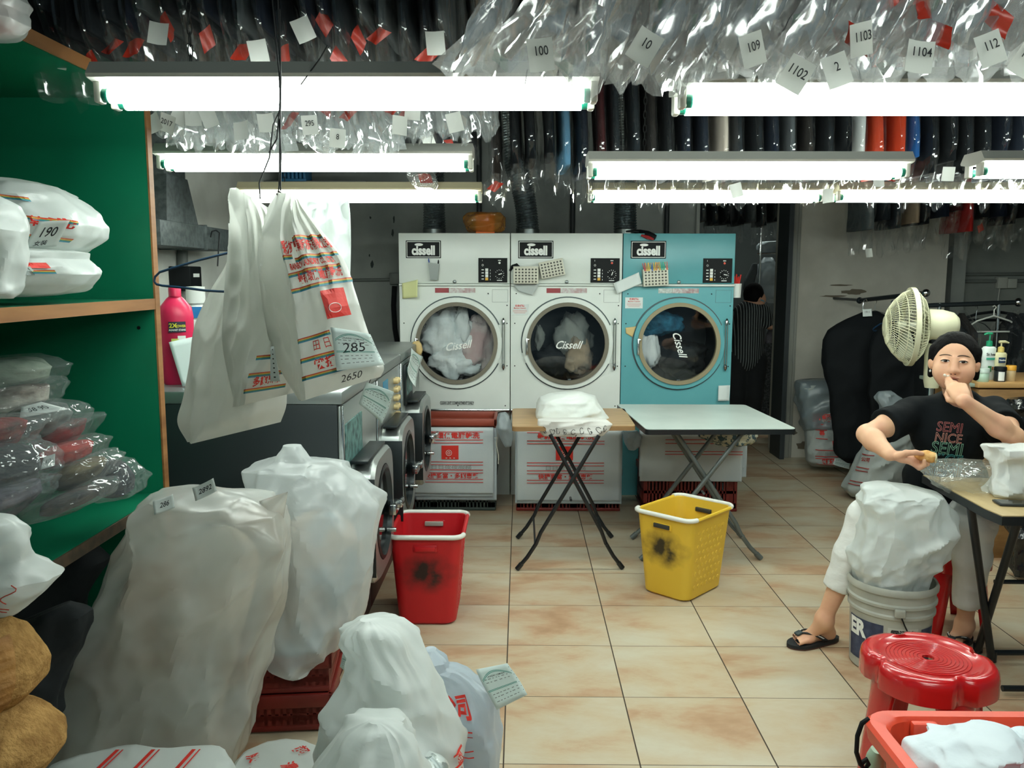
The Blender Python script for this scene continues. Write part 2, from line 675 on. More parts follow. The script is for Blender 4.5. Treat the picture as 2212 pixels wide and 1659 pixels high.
def floor_material():
    m = bpy.data.materials.new('floor_tiles')
    m.use_nodes = True
    nt = m.node_tree
    N, L = nt.nodes, nt.links
    b = N['Principled BSDF']
    g = N.new('ShaderNodeNewGeometry')
    mp = N.new('ShaderNodeMapping')
    mp.vector_type = 'POINT'
    mp.inputs['Location'].default_value = (-T0X / TT + 40, -T0Y / TT + 40, 0)
    mp.inputs['Scale'].default_value = (1 / TT, 1 / TT, 1)
    L.new(g.outputs['Position'], mp.inputs['Vector'])
    sx = N.new('ShaderNodeSeparateXYZ')
    L.new(mp.outputs['Vector'], sx.inputs[0])

    def mth(op, a, b_=None, v=None):
        n = N.new('ShaderNodeMath')
        n.operation = op
        L.new(a, n.inputs[0])
        if b_ is not None:
            L.new(b_, n.inputs[1])
        elif v is not None:
            n.inputs[1].default_value = v
        return n.outputs[0]
    ed = []
    fl = []
    for k, wid in ((0, 0.0056), (1, 0.0036)):
        f = mth('FRACT', sx.outputs[k])
        d = mth('ABSOLUTE', mth('SUBTRACT', f, v=0.5))
        ed.append(mth('GREATER_THAN', d, v=0.5 - wid))
        fl.append(mth('FLOOR', sx.outputs[k]))
    grout = mth('MAXIMUM', ed[0], ed[1])
    cv = N.new('ShaderNodeCombineXYZ')
    L.new(fl[0], cv.inputs[0])
    L.new(fl[1], cv.inputs[1])
    wn = N.new('ShaderNodeTexWhiteNoise')
    L.new(cv.outputs[0], wn.inputs['Vector'])
    ad = N.new('ShaderNodeVectorMath')
    ad.operation = 'MULTIPLY_ADD'
    L.new(wn.outputs['Color'], ad.inputs[0])
    ad.inputs[1].default_value = (9, 9, 9)
    L.new(mp.outputs['Vector'], ad.inputs[2])
    mp2 = N.new('ShaderNodeMapping')
    mp2.inputs['Rotation'].default_value = (0, 0, 0.6)
    mp2.inputs['Scale'].default_value = (1.0, 1.9, 1)
    L.new(ad.outputs[0], mp2.inputs['Vector'])
    n1 = N.new('ShaderNodeTexNoise')
    n1.inputs['Scale'].default_value = 0.85
    n1.inputs['Detail'].default_value = 6
    n1.inputs['Roughness'].default_value = 0.62
    n1.inputs['Distortion'].default_value = 0.25
    L.new(mp2.outputs['Vector'], n1.inputs['Vector'])
    r = N.new('ShaderNodeValToRGB')
    cr = r.color_ramp
    cr.elements[0].position = 0.34
    cr.elements[0].color = (*lin('c1b9a4'), 1)
    cr.elements[1].position = 0.74
    cr.elements[1].color = (*lin('99775a'), 1)
    e = cr.elements.new(0.5)
    e.color = (*lin('baa98e'), 1)
    e = cr.elements.new(0.6)
    e.color = (*lin('b09174'), 1)
    L.new(n1.outputs['Fac'], r.inputs['Fac'])
    mx = N.new('ShaderNodeMixRGB')
    L.new(grout, mx.inputs[0])
    L.new(r.outputs['Color'], mx.inputs[1])
    mx.inputs[2].default_value = (*lin('40352a'), 1)
    L.new(mx.outputs[0], b.inputs['Base Color'])
    rr = N.new('ShaderNodeMapRange')
    rr.inputs[3].default_value = 0.34
    rr.inputs[4].default_value = 0.8
    L.new(grout, rr.inputs[0])
    L.new(rr.outputs[0], b.inputs['Roughness'])
    b.inputs['Specular IOR Level'].default_value = 0.35
    return m


def slab(name, c, d, m):
    return struct(MB().box(c, d).build(name, m, smooth=0))


slab('floor', ((XL + XR) / 2, 4.5, -0.05), (XR - XL + 0.4, 13.4, 0.1), floor_material())
slab('ceiling', ((XL + XR) / 2, 4.5, ZC + 0.05), (XR - XL + 0.4, 13.4, 0.1), ceil_m)
slab('wall_left', (XL - 0.06, 4.6, ZC / 2), (0.12, 5.9, ZC), plaster_l)
XD0, XD1 = PY(1503, 470, YB).x, PY(1699, 700, YB).x
XP = PY(2043, 620, YB).x
slab('wall_back', ((XL + XD0) / 2 - 0.06, YB + 0.08, ZC / 2), (XD0 - XL + 0.12, 0.16, ZC), plaster_d)
slab('wall_back_lintel', ((XD0 + XD1) / 2, YB + 0.08, (2.3 + ZC) / 2), (XD1 - XD0, 0.16, ZC - 2.3), plaster_d)
slab('wall_back_pier', ((XD1 + XP) / 2, YB + 0.2, ZC / 2), (XP - XD1, 0.4, ZC), mat('pier_plaster', 'c6c3b8', 0.85, col2='b0ada2', nscale=2.4, bump=0.08, bscale=26))
slab('wall_back_recess', ((XP + XR) / 2, YR + 0.08, ZC / 2), (XR - XP + 0.1, 0.16, ZC), mat('recess_plaster', '8d928c', 0.85, col2='7a7f7a', nscale=2.4))
slab('wall_right', (XR + 0.06, 4.5, ZC / 2), (0.12, 6.6, ZC), plaster_d)
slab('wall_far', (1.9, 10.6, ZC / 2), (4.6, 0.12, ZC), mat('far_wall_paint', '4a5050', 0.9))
slab('wall_far_left', (0.2, 9.1, ZC / 2), (0.12, 3.0, ZC), plaster_d)
slab('wall_far_right', (3.9, 9.1, ZC / 2), (0.12, 3.0, ZC), plaster_d)
# door frame: dark jamb and pale casing on the right, thin pale jamb on the left
jd = mat('jamb_dark', '2a3134', 0.6)
jp = mat('jamb_pale', '8e9089', 0.7)
t = MB().box((XD1 - 0.02, YB + 0.06, 1.15), (0.04, 0.3, 2.3)).build('trim_1', jd, smooth=0)
struct(t)
t = MB().box((XD1 + 0.035, YB - 0.012, 1.15), (0.05, 0.03, 2.3), 0.006).box((XD1 + 0.075, YB - 0.008, 1.15), (0.025, 0.018, 2.3), 0.004).build('trim_2', jp)
struct(t)
t = MB().box((XD0 + 0.012, YB + 0.06, 1.15), (0.03, 0.22, 2.3), 0.004).build('trim_3', mat('jamb_white', 'a8aca6', 0.6))
struct(t)
# bare patch scraped off the pier plaster
rnd = random.Random(5)
mb = MB()
for (px, py, w, h, n) in ((1845, 631, 24, 5.5, 18), (1800, 640, 28, 2.2, 12), (1815, 616, 22, 1.6, 12), (1742, 962, 22, 9, 16), (1716, 935, 6, 5, 10)):
    c = PY(px, py, YB - 0.0015)
    poly = []
    for k in range(n):
        a = 2 * math.pi * k / n
        q = 0.75 + 0.5 * rnd.random()
        poly.append((w * 0.0042 * math.cos(a) * q, h * 0.0042 * math.sin(a) * q))
    mb.prism(poly, 0, 0.001, O=c, ax=(1, 0, 0), ay=(0, 0, 1), az=(0, -1, 0))
struct(mb.build('wall_back_stain', mat('bare_render', '6a6153', 0.95), smooth=0))
mb = MB()
for (px, py, w, h, n) in ((851, 474, 2.2, 7, 9), (848, 503, 2.6, 9, 9), (804, 571, 3.0, 8, 9), (798, 552, 1.5, 3, 7), (800, 470, 1.6, 3, 7)):
    c = PY(px, py, YB - 0.0015)
    poly = [(w * 0.0042 * math.cos(2 * math.pi * k / n) * (0.6 + 0.8 * rnd.random()), h * 0.0042 * math.sin(2 * math.pi * k / n) * (0.7 + 0.5 * rnd.random())) for k in range(n)]
    mb.prism(poly, 0, 0.001, O=c, ax=(1, 0, 0), ay=(0, 0, 1), az=(0, -1, 0))
struct(mb.build('wall_back_flaw', mat('paint_flake_dark', '3c4141', 0.95), smooth=0))

# ------------------------------------------------------------------ fluorescent battens
fx_grey = mat('batten_paint', 'c6c7be', 0.5)
fx_cream = mat('batten_cream', 'c4ba98', 0.5)
fx_hold = mat('lamp_holder', 'd8d8cc', 0.4)
fx_cap = mat('tube_end_cap', '0f6a55', 0.4)
tube_m = bpy.data.materials.new('lit_tube')
tube_m.use_nodes = True
_n = tube_m.node_tree
_n.nodes.remove(_n.nodes['Principled BSDF'])
_e = _n.nodes.new('ShaderNodeEmission')
_e.inputs[0].default_value = (*TUBE_COL, 1)
_e.inputs[1].default_value = TUBE_POWER
_n.links.new(_e.outputs[0], _n.nodes['Material Output'].inputs['Surface'])
chain_m = mat('chain_steel', '3a3d3c', 0.5, metal=0.6)


def batten(label, x0, Y, z, L=1.22, m=fx_grey):
    t = thing('fluorescent_lamp', label, 'lamp', (x0 + L / 2, Y, z), group='twin tube battens hung from the ceiling')
    x1 = x0 + L
    mb = MB()
    prof = [(-0.088, -0.004), (-0.084, -0.012), (-0.03, -0.022), (0.03, -0.022), (0.084, -0.012), (0.088, -0.004), (0.062, 0.028), (-0.062, 0.028)]
    mb.prism(prof, 0, L, O=(x0, Y, z), ax=(0, 1, 0), ay=(0, 0, 1), az=(1, 0, 0))
    mb.build('housing', m, t, smooth=30)
    for s in (-1, 1):
        yy = Y + s * 0.042
        zz = z - 0.047
        MB().cyl((x0 + 0.035, yy, zz), (x1 - 0.035, yy, zz), 0.0185, seg=14).build('tube', tube_m, t)
        for xa, xb in ((x0 + 0.02, x0 + 0.036), (x1 - 0.036, x1 - 0.02)):
            MB().cyl((xa, yy, zz), (xb, yy, zz), 0.0165, seg=14).build('end_cap', fx_cap, t)
        for xa in (x0 + 0.011, x1 - 0.011):
            mb = MB().box((xa, yy, zz + 0.012), (0.018, 0.036, 0.062), 0.006)
            mb.build('tube_holder', fx_hold, t)
    for xx in (x0 + 0.22, x1 - 0.22):
        mb = MB()
        zt = ZC
        n = int((zt - z - 0.03) / 0.026)
        for k in range(n):
            c = Vector((xx, Y, z + 0.03 + 0.026 * (k + 0.5)))
            d = Vector((1, 0, 0)) if k % 2 else Vector((0, 1, 0))
            path = [c + d * (0.006 * math.cos(a)) + Vector((0, 0, 0.017 * math.sin(a))) for a in [2 * math.pi * q / 8 for q in range(8)]]
            mb.tube(path, 0.0016, 4, closed=True)
        mb.build('hanging_chain', chain_m, t)
    return t


ZL = 2.05
batten('twin tube lamp nearest the green shelf, large in front', PY(222, 165, 2.15).x, 2.15, PY(600, 172, 2.15).z)
batten('second twin tube lamp of the left row, behind the large one by the shelf', PY(348, 325, 3.36).x, 3.36, PY(690, 331, 3.36).z)
batten('cream third twin tube lamp of the left row, behind the hanging white bags', PY(522, 402, 4.35).x, 4.35, PY(780, 408, 4.35).z, m=fx_cream)
batten('large front twin tube lamp on the right, under bright clear plastic', PY(1458, 180, 2.17).x, 2.17, PY(1800, 184, 2.17).z)
batten('grey twin tube lamp over the yellow basket and white table, second from the front', PY(1268, 345, 3.33).x, 3.33, PY(1600, 348, 3.33).z)
batten('grey twin tube lamp cut by the right frame edge, beside the orange coat row', PY(2100, 345, 3.40).x, 3.40, PY(2150, 346, 3.40).z)
batten('cream rear twin tube lamp above the teal dryer', PY(1270, 402, 4.50).x, 4.50, PY(1500, 409, 4.50).z, m=fx_cream)
batten('cream rear twin tube lamp above the standing fan and black suit cover', PY(1800, 402, 4.45).x, 4.45, PY(2000, 408, 4.45).z, m=fx_cream)

batten('right lamp overhead in front of the bright covers', 0.30, 0.95, 2.06)
batten('lamp high up in the back room behind the doorway', 1.75, 8.8, 2.62)
batten('lamp overhead by the shopfront', 0.0, -0.2, 2.06)
# ================================================================== DRYERS
YD = 6.03
DW = (PY(1590, 504, YD).x - PY(860, 504, YD).x) / 3
DX0 = PY(860, 504, YD).x
DH = PY(1225, 504, YD).z
enam_w = mat('white_enamel', 'd9dfd9', 0.35, col2='cfd6d0', nscale=2.0)
enam_t = mat('teal_enamel', '5a9fa5', 0.38, col2='50959c', nscale=2.0)
blackp = mat('black_plastic', '0b0f11', 0.6, spec=0.2)
gasket = mat('tan_gasket', '6f6a5c', 0.7)
gasket_t = mat('tan_gasket_light', '8c8266', 0.7)
chrome = mat('chrome', 'c8cccc', 0.18, metal=1.0)
steel = mat('brushed_steel', '6f7675', 0.34, metal=0.9, bump=0.03, bscale=60, stretch=(1, 1, 12))
drum_m = mat('dryer_drum', '3a4042', 0.4, metal=0.7)
white_ink = mat('white_ink', 'e6e9e4', 0.5)
black_ink = mat('black_ink', '15181a', 0.6)
red_ink = mat('red_ink', 'c8281e', 0.55)
green_ink = mat('green_ink', '2f8f80', 0.6)
grey_ink = mat('grey_ink', '8d9694', 0.6)
paper = mat('white_paper', 'e4ebe8', 0.7, transl=0.2)
paper_b = mat('receipt_paper', 'e3efec', 0.7, transl=0.25)
yellow_paper = mat('yellow_note', 'd9dca0', 0.7)
amber = mat('amber_switch', 'd8a52a', 0.4)
red_lamp = mat('pilot_lamp', 'd0452c', 0.35)
groove = mat('groove_shadow_gap', '4a5557', 0.7)
glass = film('dryer_glass', clear=0.97, white=0, rough=0.03, col='202828')


def plate_hole(mb, x0, x1, z0, z1, cx, cz, r, y, n=64):
    vi, vo = [], []
    for k in range(n):
        a = 2 * math.pi * k / n
        c, s = math.cos(a), math.sin(a)
        vi.append((cx + r * c, y, cz + r * s))
        t = min(((x1 - cx) if c > 0 else (cx - x0)) / max(abs(c), 1e-9), ((z1 - cz) if s > 0 else (cz - z0)) / max(abs(s), 1e-9))
        vo.append([cx + t * c, y, cz + t * s])
    for X, Z in ((x0, z0), (x1, z0), (x0, z1), (x1, z1)):
        k = min(range(n), key=lambda i: (vo[i][0] - X) ** 2 + (vo[i][2] - Z) ** 2)
        vo[k] = [X, y, Z]
    mb.add(vi + vo, [(k, (k + 1) % n, n + (k + 1) % n, n + k) for k in range(n)])


def ring(mb, c, r0, r1, y0, y1, n=56, a0=0.0, a1=2 * math.pi):
    """ring in the XZ plane; y0 front, y1 back"""
    cl = abs(a1 - a0 - 2 * math.pi) < 1e-6
    prof = [(r0, y1), (r0, y0), (r1, y0), (r1, y1)]
    mb.grid(n, 3, lambda u, v: (c[0] + prof[round(v * 3)][0] * math.cos(a0 + (a1 - a0) * u), prof[round(v * 3)][1],
                                c[1] + prof[round(v * 3)][0] * math.sin(a0 + (a1 - a0) * u)), cu=cl)


def laundry(name, label, cat, fn_c, rx, rz, ry, m, seed, amp=0.25, sc=6.0, group=None, n=46):
    """a rumpled heap of cloth around fn_c"""
    mb = MB()
    c = Vector(fn_c)

    def fn(u, v):
        a, b = 2 * math.pi * u, math.pi * (v - 0.5)
        d = Vector((math.cos(a) * math.cos(b), math.sin(a) * math.cos(b), math.sin(b)))
        q = 1 + amp * (noise.noise(d * 1.6 + Vector((seed, 0, 0))) + 0.9 * (abs(noise.noise(d * sc * 0.5 + Vector((0, seed, 0)))) - 0.25))
        q += 0.55 * facet((d.x * rx, d.y * ry, d.z * rz), 13, seed, 0.8 + seed, 2.0)
        return c + Vector((d.x * rx * q, d.y * ry * q, d.z * rz * q))
    mb.grid(n, n // 2, fn, cu=True)
    o = mb.build(name, m, smooth=180)
    return tag(o, label, cat, group)


def dryer(i, label, body, gk, lampon):
    x0 = DX0 + DW * i + 0.003
    w = DW - 0.006
    t = thing('tumble_dryer', label, 'dryer', (x0 + w / 2, YD + 0.45, 0), group='row of tumble dryers')
    X = lambda a: x0 + a * w / 0.803
    Z = lambda b: DH - b * DH / 1.93
    Y = YD
    cx, cz, R = X(0.415), Z(0.79), 0.27
    mb = MB()
    # shell: sides, top, back, front with round opening
    D = 1.0
    mb.add([(x0, Y + .0, 0), (x0 + w, Y, 0), (x0 + w, Y + D, 0), (x0, Y + D, 0), (x0, Y, DH), (x0 + w, Y, DH), (x0 + w, Y + D, DH), (x0, Y + D, DH)],
           [(0, 3, 7, 4), (1, 5, 6, 2), (2, 6, 7, 3), (4, 7, 6, 5)])
    plate_hole(mb, x0, x0 + w, Z(1.30), Z(0.375), cx, cz, R + 0.02, Y)
    mb.box((x0 + w / 2, Y - 0.004, (Z(0.358) + DH) / 2), (w, 0.012, DH - Z(0.358)), 0.004)
    mb.box((x0 + w / 2, Y + 0.05, Z(1.30) / 2), (w, 0.02, Z(1.30)))
    mb.build('cabinet', body, t, smooth=30)
    MB().tube([(x0, Y - 0.012, Z(0.368)), (x0 + w, Y - 0.012, Z(0.368))], 0.009, 10).build('ledge_trim', enam_w, t)
    MB().box((x0 + w / 2, Y - 0.012, Z(1.285)), (w, 0.024, 0.024), 0.006).build('chrome_strip', chrome, t)
    # drum
    mb = MB()
    mb.lathe([(R + 0.015, 0.0), (R + 0.015, 0.05), (R + 0.07, 0.06), (R + 0.07, 0.65), (0.0, 0.66)], 40, (cx, Y, cz), rot=(-math.pi / 2, 0, 0), cap=False)
    for k in range(3):
        a = 0.6 + k * 2.094
        mb.box((cx + (R + 0.03) * math.cos(a), Y + 0.35, cz + (R + 0.03) * math.sin(a)), (0.07, 0.55, 0.03), 0.008, rot=(0, -a, 0))
    mb.build('drum', drum_m, t)
    # door
    d = MB()
    mb = MB()
    ring(mb, (cx, cz), 0.292, 0.325, Y - 0.022, Y)
    dr = mb.build('door', body, t)
    mb = MB()
    ring(mb, (cx, cz), R - 0.004, 0.294, Y - 0.034, Y)
    mb.build('gasket', gk, dr)
    mb = MB()
    ring(mb, (cx, cz), 0.327, 0.335, Y - 0.003, Y + 0.001, a0=-2.7 if i < 2 else 0, a1=3.35 if i < 2 else 2 * math.pi)
    mb.build('door_groove', groove, dr)
    mb = MB().lathe([(0.0, 0), (R, 0), (R, 0.006), (0.0, 0.006)], 48, (cx, Y - 0.014, cz), rot=(-math.pi / 2, 0, 0))
    mb.build('glass', glass, dr)
    # hinge plate and latch rods at the right, pull at the left
    mb = MB()
    mb.prism([(cx + 0.30, Z(0.655)), (X(0.79), Z(0.66)), (X(0.79), Z(0.925)), (cx + 0.28, Z(0.94)), (cx + 0.315, Z(0.8))], 0, 0.006, O=(0, Y - 0.001, 0), ay=(0, 0, 1), az=(0, -1, 0))
    mb.build('hinge_plate', body, dr, smooth=0)
    mb = MB()
    for xx in (0.748, 0.764):
        mb.cyl((X(xx), Y - 0.022, Z(0.65)), (X(xx), Y - 0.022, Z(0.945)), 0.0035, seg=8)
    for zz in (0.635, 0.955):
        mb.lathe([(0.0, -0.02), (0.012, -0.012), (0.013, 0.01), (0.004, 0.03), (0, 0.032)], 12, (X(0.756), Y - 0.022, Z(zz)), rot=(0, 0 if zz < 0.8 else math.pi, 0))
    mb.build('hinge_rod', chrome, dr)
    mb = MB().box((cx - 0.292, Y - 0.04, cz - 0.02), (0.016, 0.02, 0.12), 0.006).box((cx - 0.285, Y - 0.04, cz + 0.03), (0.022, 0.02, 0.012), 0.004)
    mb.build('door_pull', chrome, dr)
    # name plate on the glass and on the head panel
    mb = MB()
    ang = (0.15, 0.0, -1.25)[i]
    ax = Vector((math.cos(ang), 0, math.sin(ang)))
    az = Vector((-math.sin(ang), 0, math.cos(ang)))
    off = ((0.005, -0.02), (0.0, -0.012), (0.0, 0.0))[i]
    vs, fs = text2d('Cissell', 0.078, 0.012, 0.45, 0.92)
    O = Vector((cx + off[0], Y - 0.0165, cz + off[1]))
    mb.add([O + ax * p[0] + az * p[1] for p in vs], fs)
    mb.build('glass_lettering', white_ink, dr, smooth=0)
    sx0, sx1, sz0, sz1 = X(0.053), X(0.306), Z(0.053), Z(0.178)
    scx, scz = (sx0 + sx1) / 2, (sz0 + sz1) / 2
    mb = MB()
    mb.use(blackp).box((scx, Y - 0.012, scz), (sx1 - sx0, 0.006, sz0 - sz1), 0.002)
    mb.use(white_ink)
    for (a, b, c, e) in ((sx0, sx1, sz0 - .010, sz0 - .006), (sx0, sx1, sz1 + .006, sz1 + .010)):
        mb.box(((a + b) / 2, Y - 0.0155, (c + e) / 2), (b - a - 0.014, 0.001, 0.004))
    for xx in (sx0 + 0.008, sx1 - 0.008):
        mb.box((xx, Y - 0.0155, scz), (0.004, 0.001, sz0 - sz1 - 0.014))
    put_text(mb, 'cissell', 0.088, (scx, Y - 0.0162, scz - 0.010), (1, 0, 0), (0, 0, 1), bold=0.045, sx=0.80)
    mb.lathe([(0.030, 0), (0.030, 0.001)], 20, (scx - 0.032, Y - 0.0156, scz + 0.033), rot=(math.pi / 2, 0, 0), sy=0.32)
    mb.build('sign', None, t, smooth=0)
    # control panel
    a0, a1, b0, b1 = X(0.575), X(0.784), Z(0.176), Z(0.351)
    w2, h2 = a1 - a0, b0 - b1
    cp_ = MB().box(((a0 + a1) / 2, Y - 0.012, (b0 + b1) / 2), (w2, 0.005, h2), 0.001).build('control_panel', blackp, t, smooth=0)
    mb = MB()
    yy = Y - 0.0152
    for k in range(4):
        mb.use(white_ink if k < 3 else amber).box((a0 + w2 * 0.29, yy, b1 + h2 * (0.52 - 0.125 * k)), (w2 * 0.1, 0.004, h2 * 0.11), 0.001)
    mb.build('switch', None, cp_)
    mb = MB()
    kx, kz = a0 + w2 * 0.73, b1 + h2 * 0.34
    for k in range(12):
        a = math.radians(-60 + 300 * k / 11)
        mb.box((kx + 0.030 * math.sin(a), yy, kz - 0.030 * math.cos(a) * -1), (0.003, 0.001, 0.007), rot=(0, a, 0))
    for k in range(4):
        mb.box((a0 + w2 * 0.15, yy, b1 + h2 * (0.52 - 0.125 * k)), (w2 * 0.08, 0.001, h2 * 0.035))
        mb.box((a0 + w2 * 0.41, yy, b1 + h2 * (0.50 - 0.125 * k)), (0.003, 0.001, h2 * 0.06))
    mb.box((kx, yy, b1 + h2 * 0.09), (w2 * 0.18, 0.001, h2 * 0.03))
    mb.box((kx, yy, b1 + h2 * 0.90), (w2 * 0.10, 0.001, h2 * 0.03))
    mb.box((a0 + w2 * 0.14, yy, b1 + h2 * 0.9), (0.002, 0.001, h2 * 0.06))
    ring(mb, (a0 + w2 * 0.15, b1 + h2 * 0.71), 0.005, 0.007, yy, yy + 0.001, 16)
    mb.build('panel_lettering', white_ink, cp_, smooth=0)
    mb = MB()
    mb.use(blackp).lathe([(0.021, 0), (0.019, 0.014), (0.0, 0.015)], 20, (kx, yy, kz), rot=(math.pi / 2, 0, 0))
    ka = (1.3, 0.35, 1.75)[i]
    mb.use(white_ink).box((kx + 0.006 * math.sin(ka), yy - 0.016, kz + 0.006 * math.cos(ka)), (0.006, 0.002, 0.026), 0.001, rot=(0, ka, 0))
    mb.build('knob', None, cp_)
    MB().lathe([(0.0, 0), (0.008, 0), (0.007, 0.005), (0, 0.006)], 14, (kx, yy, b1 + h2 * 0.8), rot=(math.pi / 2, 0, 0)).build('pilot_light', red_lamp if lampon else white_ink, cp_)
    MB().lathe([(0.013, 0), (0.013, 0.006), (0.009, 0.008), (0, 0.008)], 16, (X(0.404), Y - 0.010, Z(0.346)), rot=(math.pi / 2, 0, 0)).build('lock', steel, t)
    # strip label, access plate, screws
    mb = MB()
    mb.use(mat('strip_red', '8e2b33', 0.5) if i < 2 else mat('strip_grey', '9aa5a2', 0.5, col2='c8cfca', nscale=40)).box((X(0.31), Y - 0.001, Z(0.408)), (0.10, 0.002, 0.034))
    mb.use(mat('strip_silver', 'a8aaa6', 0.4, metal=0.5, col2='8a6f70', nscale=30)).box((X(0.455), Y - 0.001, Z(0.408)), (0.19, 0.002, 0.034))
    mb.build('strip_label', None, t, smooth=0)
    mb = MB()
    pa, pb, pc, pd = X(0.675), X(0.787), Z(0.402), Z(0.492)
    for c, d_ in ((((pa + pb) / 2, Y - 0.0005, pc), (pb - pa, 0.002, 0.0015)), (((pa + pb) / 2, Y - 0.0005, pd), (pb - pa, 0.002, 0.0015)),
                  ((pa, Y - 0.0005, (pc + pd) / 2), (0.0015, 0.002, pc - pd)), ((pb, Y - 0.0005, (pc + pd) / 2), (0.0015, 0.002, pc - pd))):
        mb.box(c, d_)
    mb.build('access_plate', groove, t, smooth=0)
    for a, b in ((0.645, 0.43), (0.782, 0.515), (0.03, 0.645), (0.782, 0.645), (0.03, 0.955), (0.782, 0.955), (0.04, 0.43), (0.77, 1.25), (0.42, 1.25)):
        MB().lathe([(0.0048, 0), (0.004, 0.003), (0, 0.0035)], 8, (X(a), Y, Z(b)), rot=(math.pi / 2, 0, 0)).build('screw', blackp, t)
    if i == 0:
        mb = MB()
        put_text(mb, 'CLEAN LINT COMPARTMENT DAILY', 0.023, (X(0.413), Y - 0.0022, Z(1.232)), (1, 0, 0), (0, 0, 1), bold=0.03, sx=0.66)
        for k in (-1, 1):
            mb.box((X(0.413), Y - 0.001, Z(1.232) + k * 0.011), (0.24, 0.001, 0.002))
        mb.build('lint_label', black_ink, t, smooth=0)
    if i > 0:
        lx, lz = (X(0.066), Z(0.545)) if i == 1 else (X(0.085), Z(0.495))
        mb = MB()
        mb.use(paper).box((lx, Y - 0.001, lz), (0.125, 0.002, 0.078))
        mb.use(red_ink)
        put_text(mb, '危險標誌', 0.017, (lx, Y - 0.0025, lz + 0.026), (1, 0, 0), (0, 0, 1), bold=0.02)
        put_text(mb, 'Machine Cleaning', 0.0135, (lx, Y - 0.0025, lz + 0.010), (1, 0, 0), (0, 0, 1), bold=0.02, sx=0.9)
        for k in range(3):
            mb.box((lx, Y - 0.0023, lz - 0.006 - 0.009 * k), (0.10 - 0.02 * (k == 2), 0.0005, 0.0018))
        mb.build('warning_label', None, t, smooth=0)
    return t, cx, cz, X, Z


d0 = dryer(0, 'white tumble dryer full of white laundry, next to the steel washers', enam_w, gasket, False)
d1 = dryer(1, 'white tumble dryer in the middle with two perforated baskets on its front', enam_w, gasket, True)
d2 = dryer(2, 'teal blue tumble dryer with clothes pegs on its front', enam_t, gasket_t, True)
lw = mat('laundry_white', 'd3dcdc', 0.85, col2='b9c6c8', nscale=6, bump=0.3, bscale=18)
lp = mat('laundry_pink', 'b9a3a2', 0.85, col2='c9ccc8', nscale=5, bump=0.3, bscale=18)
lg = mat('laundry_grey_green', '7d8480', 0.85, col2='4a5352', nscale=5, bump=0.3, bscale=18)
lm = mat('laundry_mixed', '9b8d78', 0.85, col2='59605e', nscale=7, bump=0.3, bscale=18)
lb = mat('laundry_blue', '23647f', 0.9, col2='154258', nscale=14, bump=0.5, bscale=40)
lk = mat('laundry_black', '1b2022', 0.9, col2='0f1315', nscale=4, bump=0.3, bscale=18)
for (dd, c, r, m, sd, lab) in (
        (d0, (-0.09, 0.12, 0.06), (0.17, 0.17, 0.10), lw, 1.0, 'white bedsheet bundled at the upper left inside the first dryer'),
        (d0, (-0.07, 0.11, -0.13), (0.14, 0.12, 0.10), lw, 2.3, 'white cloth at the lower left inside the first dryer'),
        (d0, (0.13, 0.13, -0.03), (0.12, 0.19, 0.09), lp, 3.7, 'pinkish white cloth at the right inside the first dryer'),
        (d0, (0.04, 0.11, -0.19), (0.13, 0.07, 0.09), lw, 9.2, 'white cloth lying at the bottom inside the first dryer'),
        (d0, (0.03, 0.08, 0.10), (0.06, 0.14, 0.05), lw, 4.9, 'white sheet fold crossing the middle of the first dryer window'),
        (d1, (0.06, 0.14, 0.03), (0.12, 0.16, 0.08), lg, 5.1, 'grey green cloth in the middle of the second dryer window'),
        (d1, (0.09, 0.10, -0.09), (0.09, 0.13, 0.07), lm, 6.6, 'mottled tan cloth low in the second dryer window'),
        (d1, (-0.10, 0.18, -0.15), (0.14, 0.09, 0.10), lk, 7.4, 'black laundry at the lower left inside the second dryer'),
        (d1, (-0.20, 0.10, 0.03), (0.035, 0.08, 0.04), lg, 8.1, 'dark spotted cloth at the left rim inside the second dryer'),
        (d2, (-0.11, 0.12, 0.14), (0.17, 0.09, 0.09), lb, 8.8, 'blue towel at the upper left inside the teal dryer'),
        (d2, (-0.18, 0.11, -0.07), (0.07, 0.14, 0.07), lw, 9.9, 'white and yellow cloth at the lower left inside the teal dryer'),
        (d2, (0.08, 0.20, -0.12), (0.15, 0.11, 0.12), lk, 3.3, 'black laundry at the bottom of the teal dryer')):
    laundry('laundry', lab, 'laundry', (dd[1] + c[0], YD + c[1] + 0.07, dd[2] + c[2]), r[0] * 0.98, r[1] * 0.98, r[2] * 0.92, m, sd, amp=0.30, sc=9)

# ================================================================== WASHERS
XW, ZW = -0.68, 1.165
WY = [PX(735, 843, XW).y, PX(811, 800, XW).y, PX(863, 766, XW).y, PX(905, 741, XW).y]
st_side = mat('washer_side_panel', '2b3234', 0.42, metal=0.25, bump=0.05, bscale=6)
st_front = mat('washer_front_steel', 'b2b8b6', 0.34, metal=0.85, bump=0.02, bscale=50, stretch=(1, 1, 6))
st_top = mat('washer_top_steel', '8d9392', 0.38, metal=0.7)
st_dark = mat('washer_dark_trim', '2a3032', 0.35, metal=0.6)
plinth_m = mat('washer_plinth_paint', '5a1f1c', 0.55, col2='3f1614', nscale=5)
wglass = mat('washer_glass', '0c1113', 0.08, spec=0.6)
notice_m = mat('notice_teal', '5f8783', 0.5, col2='2f4a4b', nscale=30)


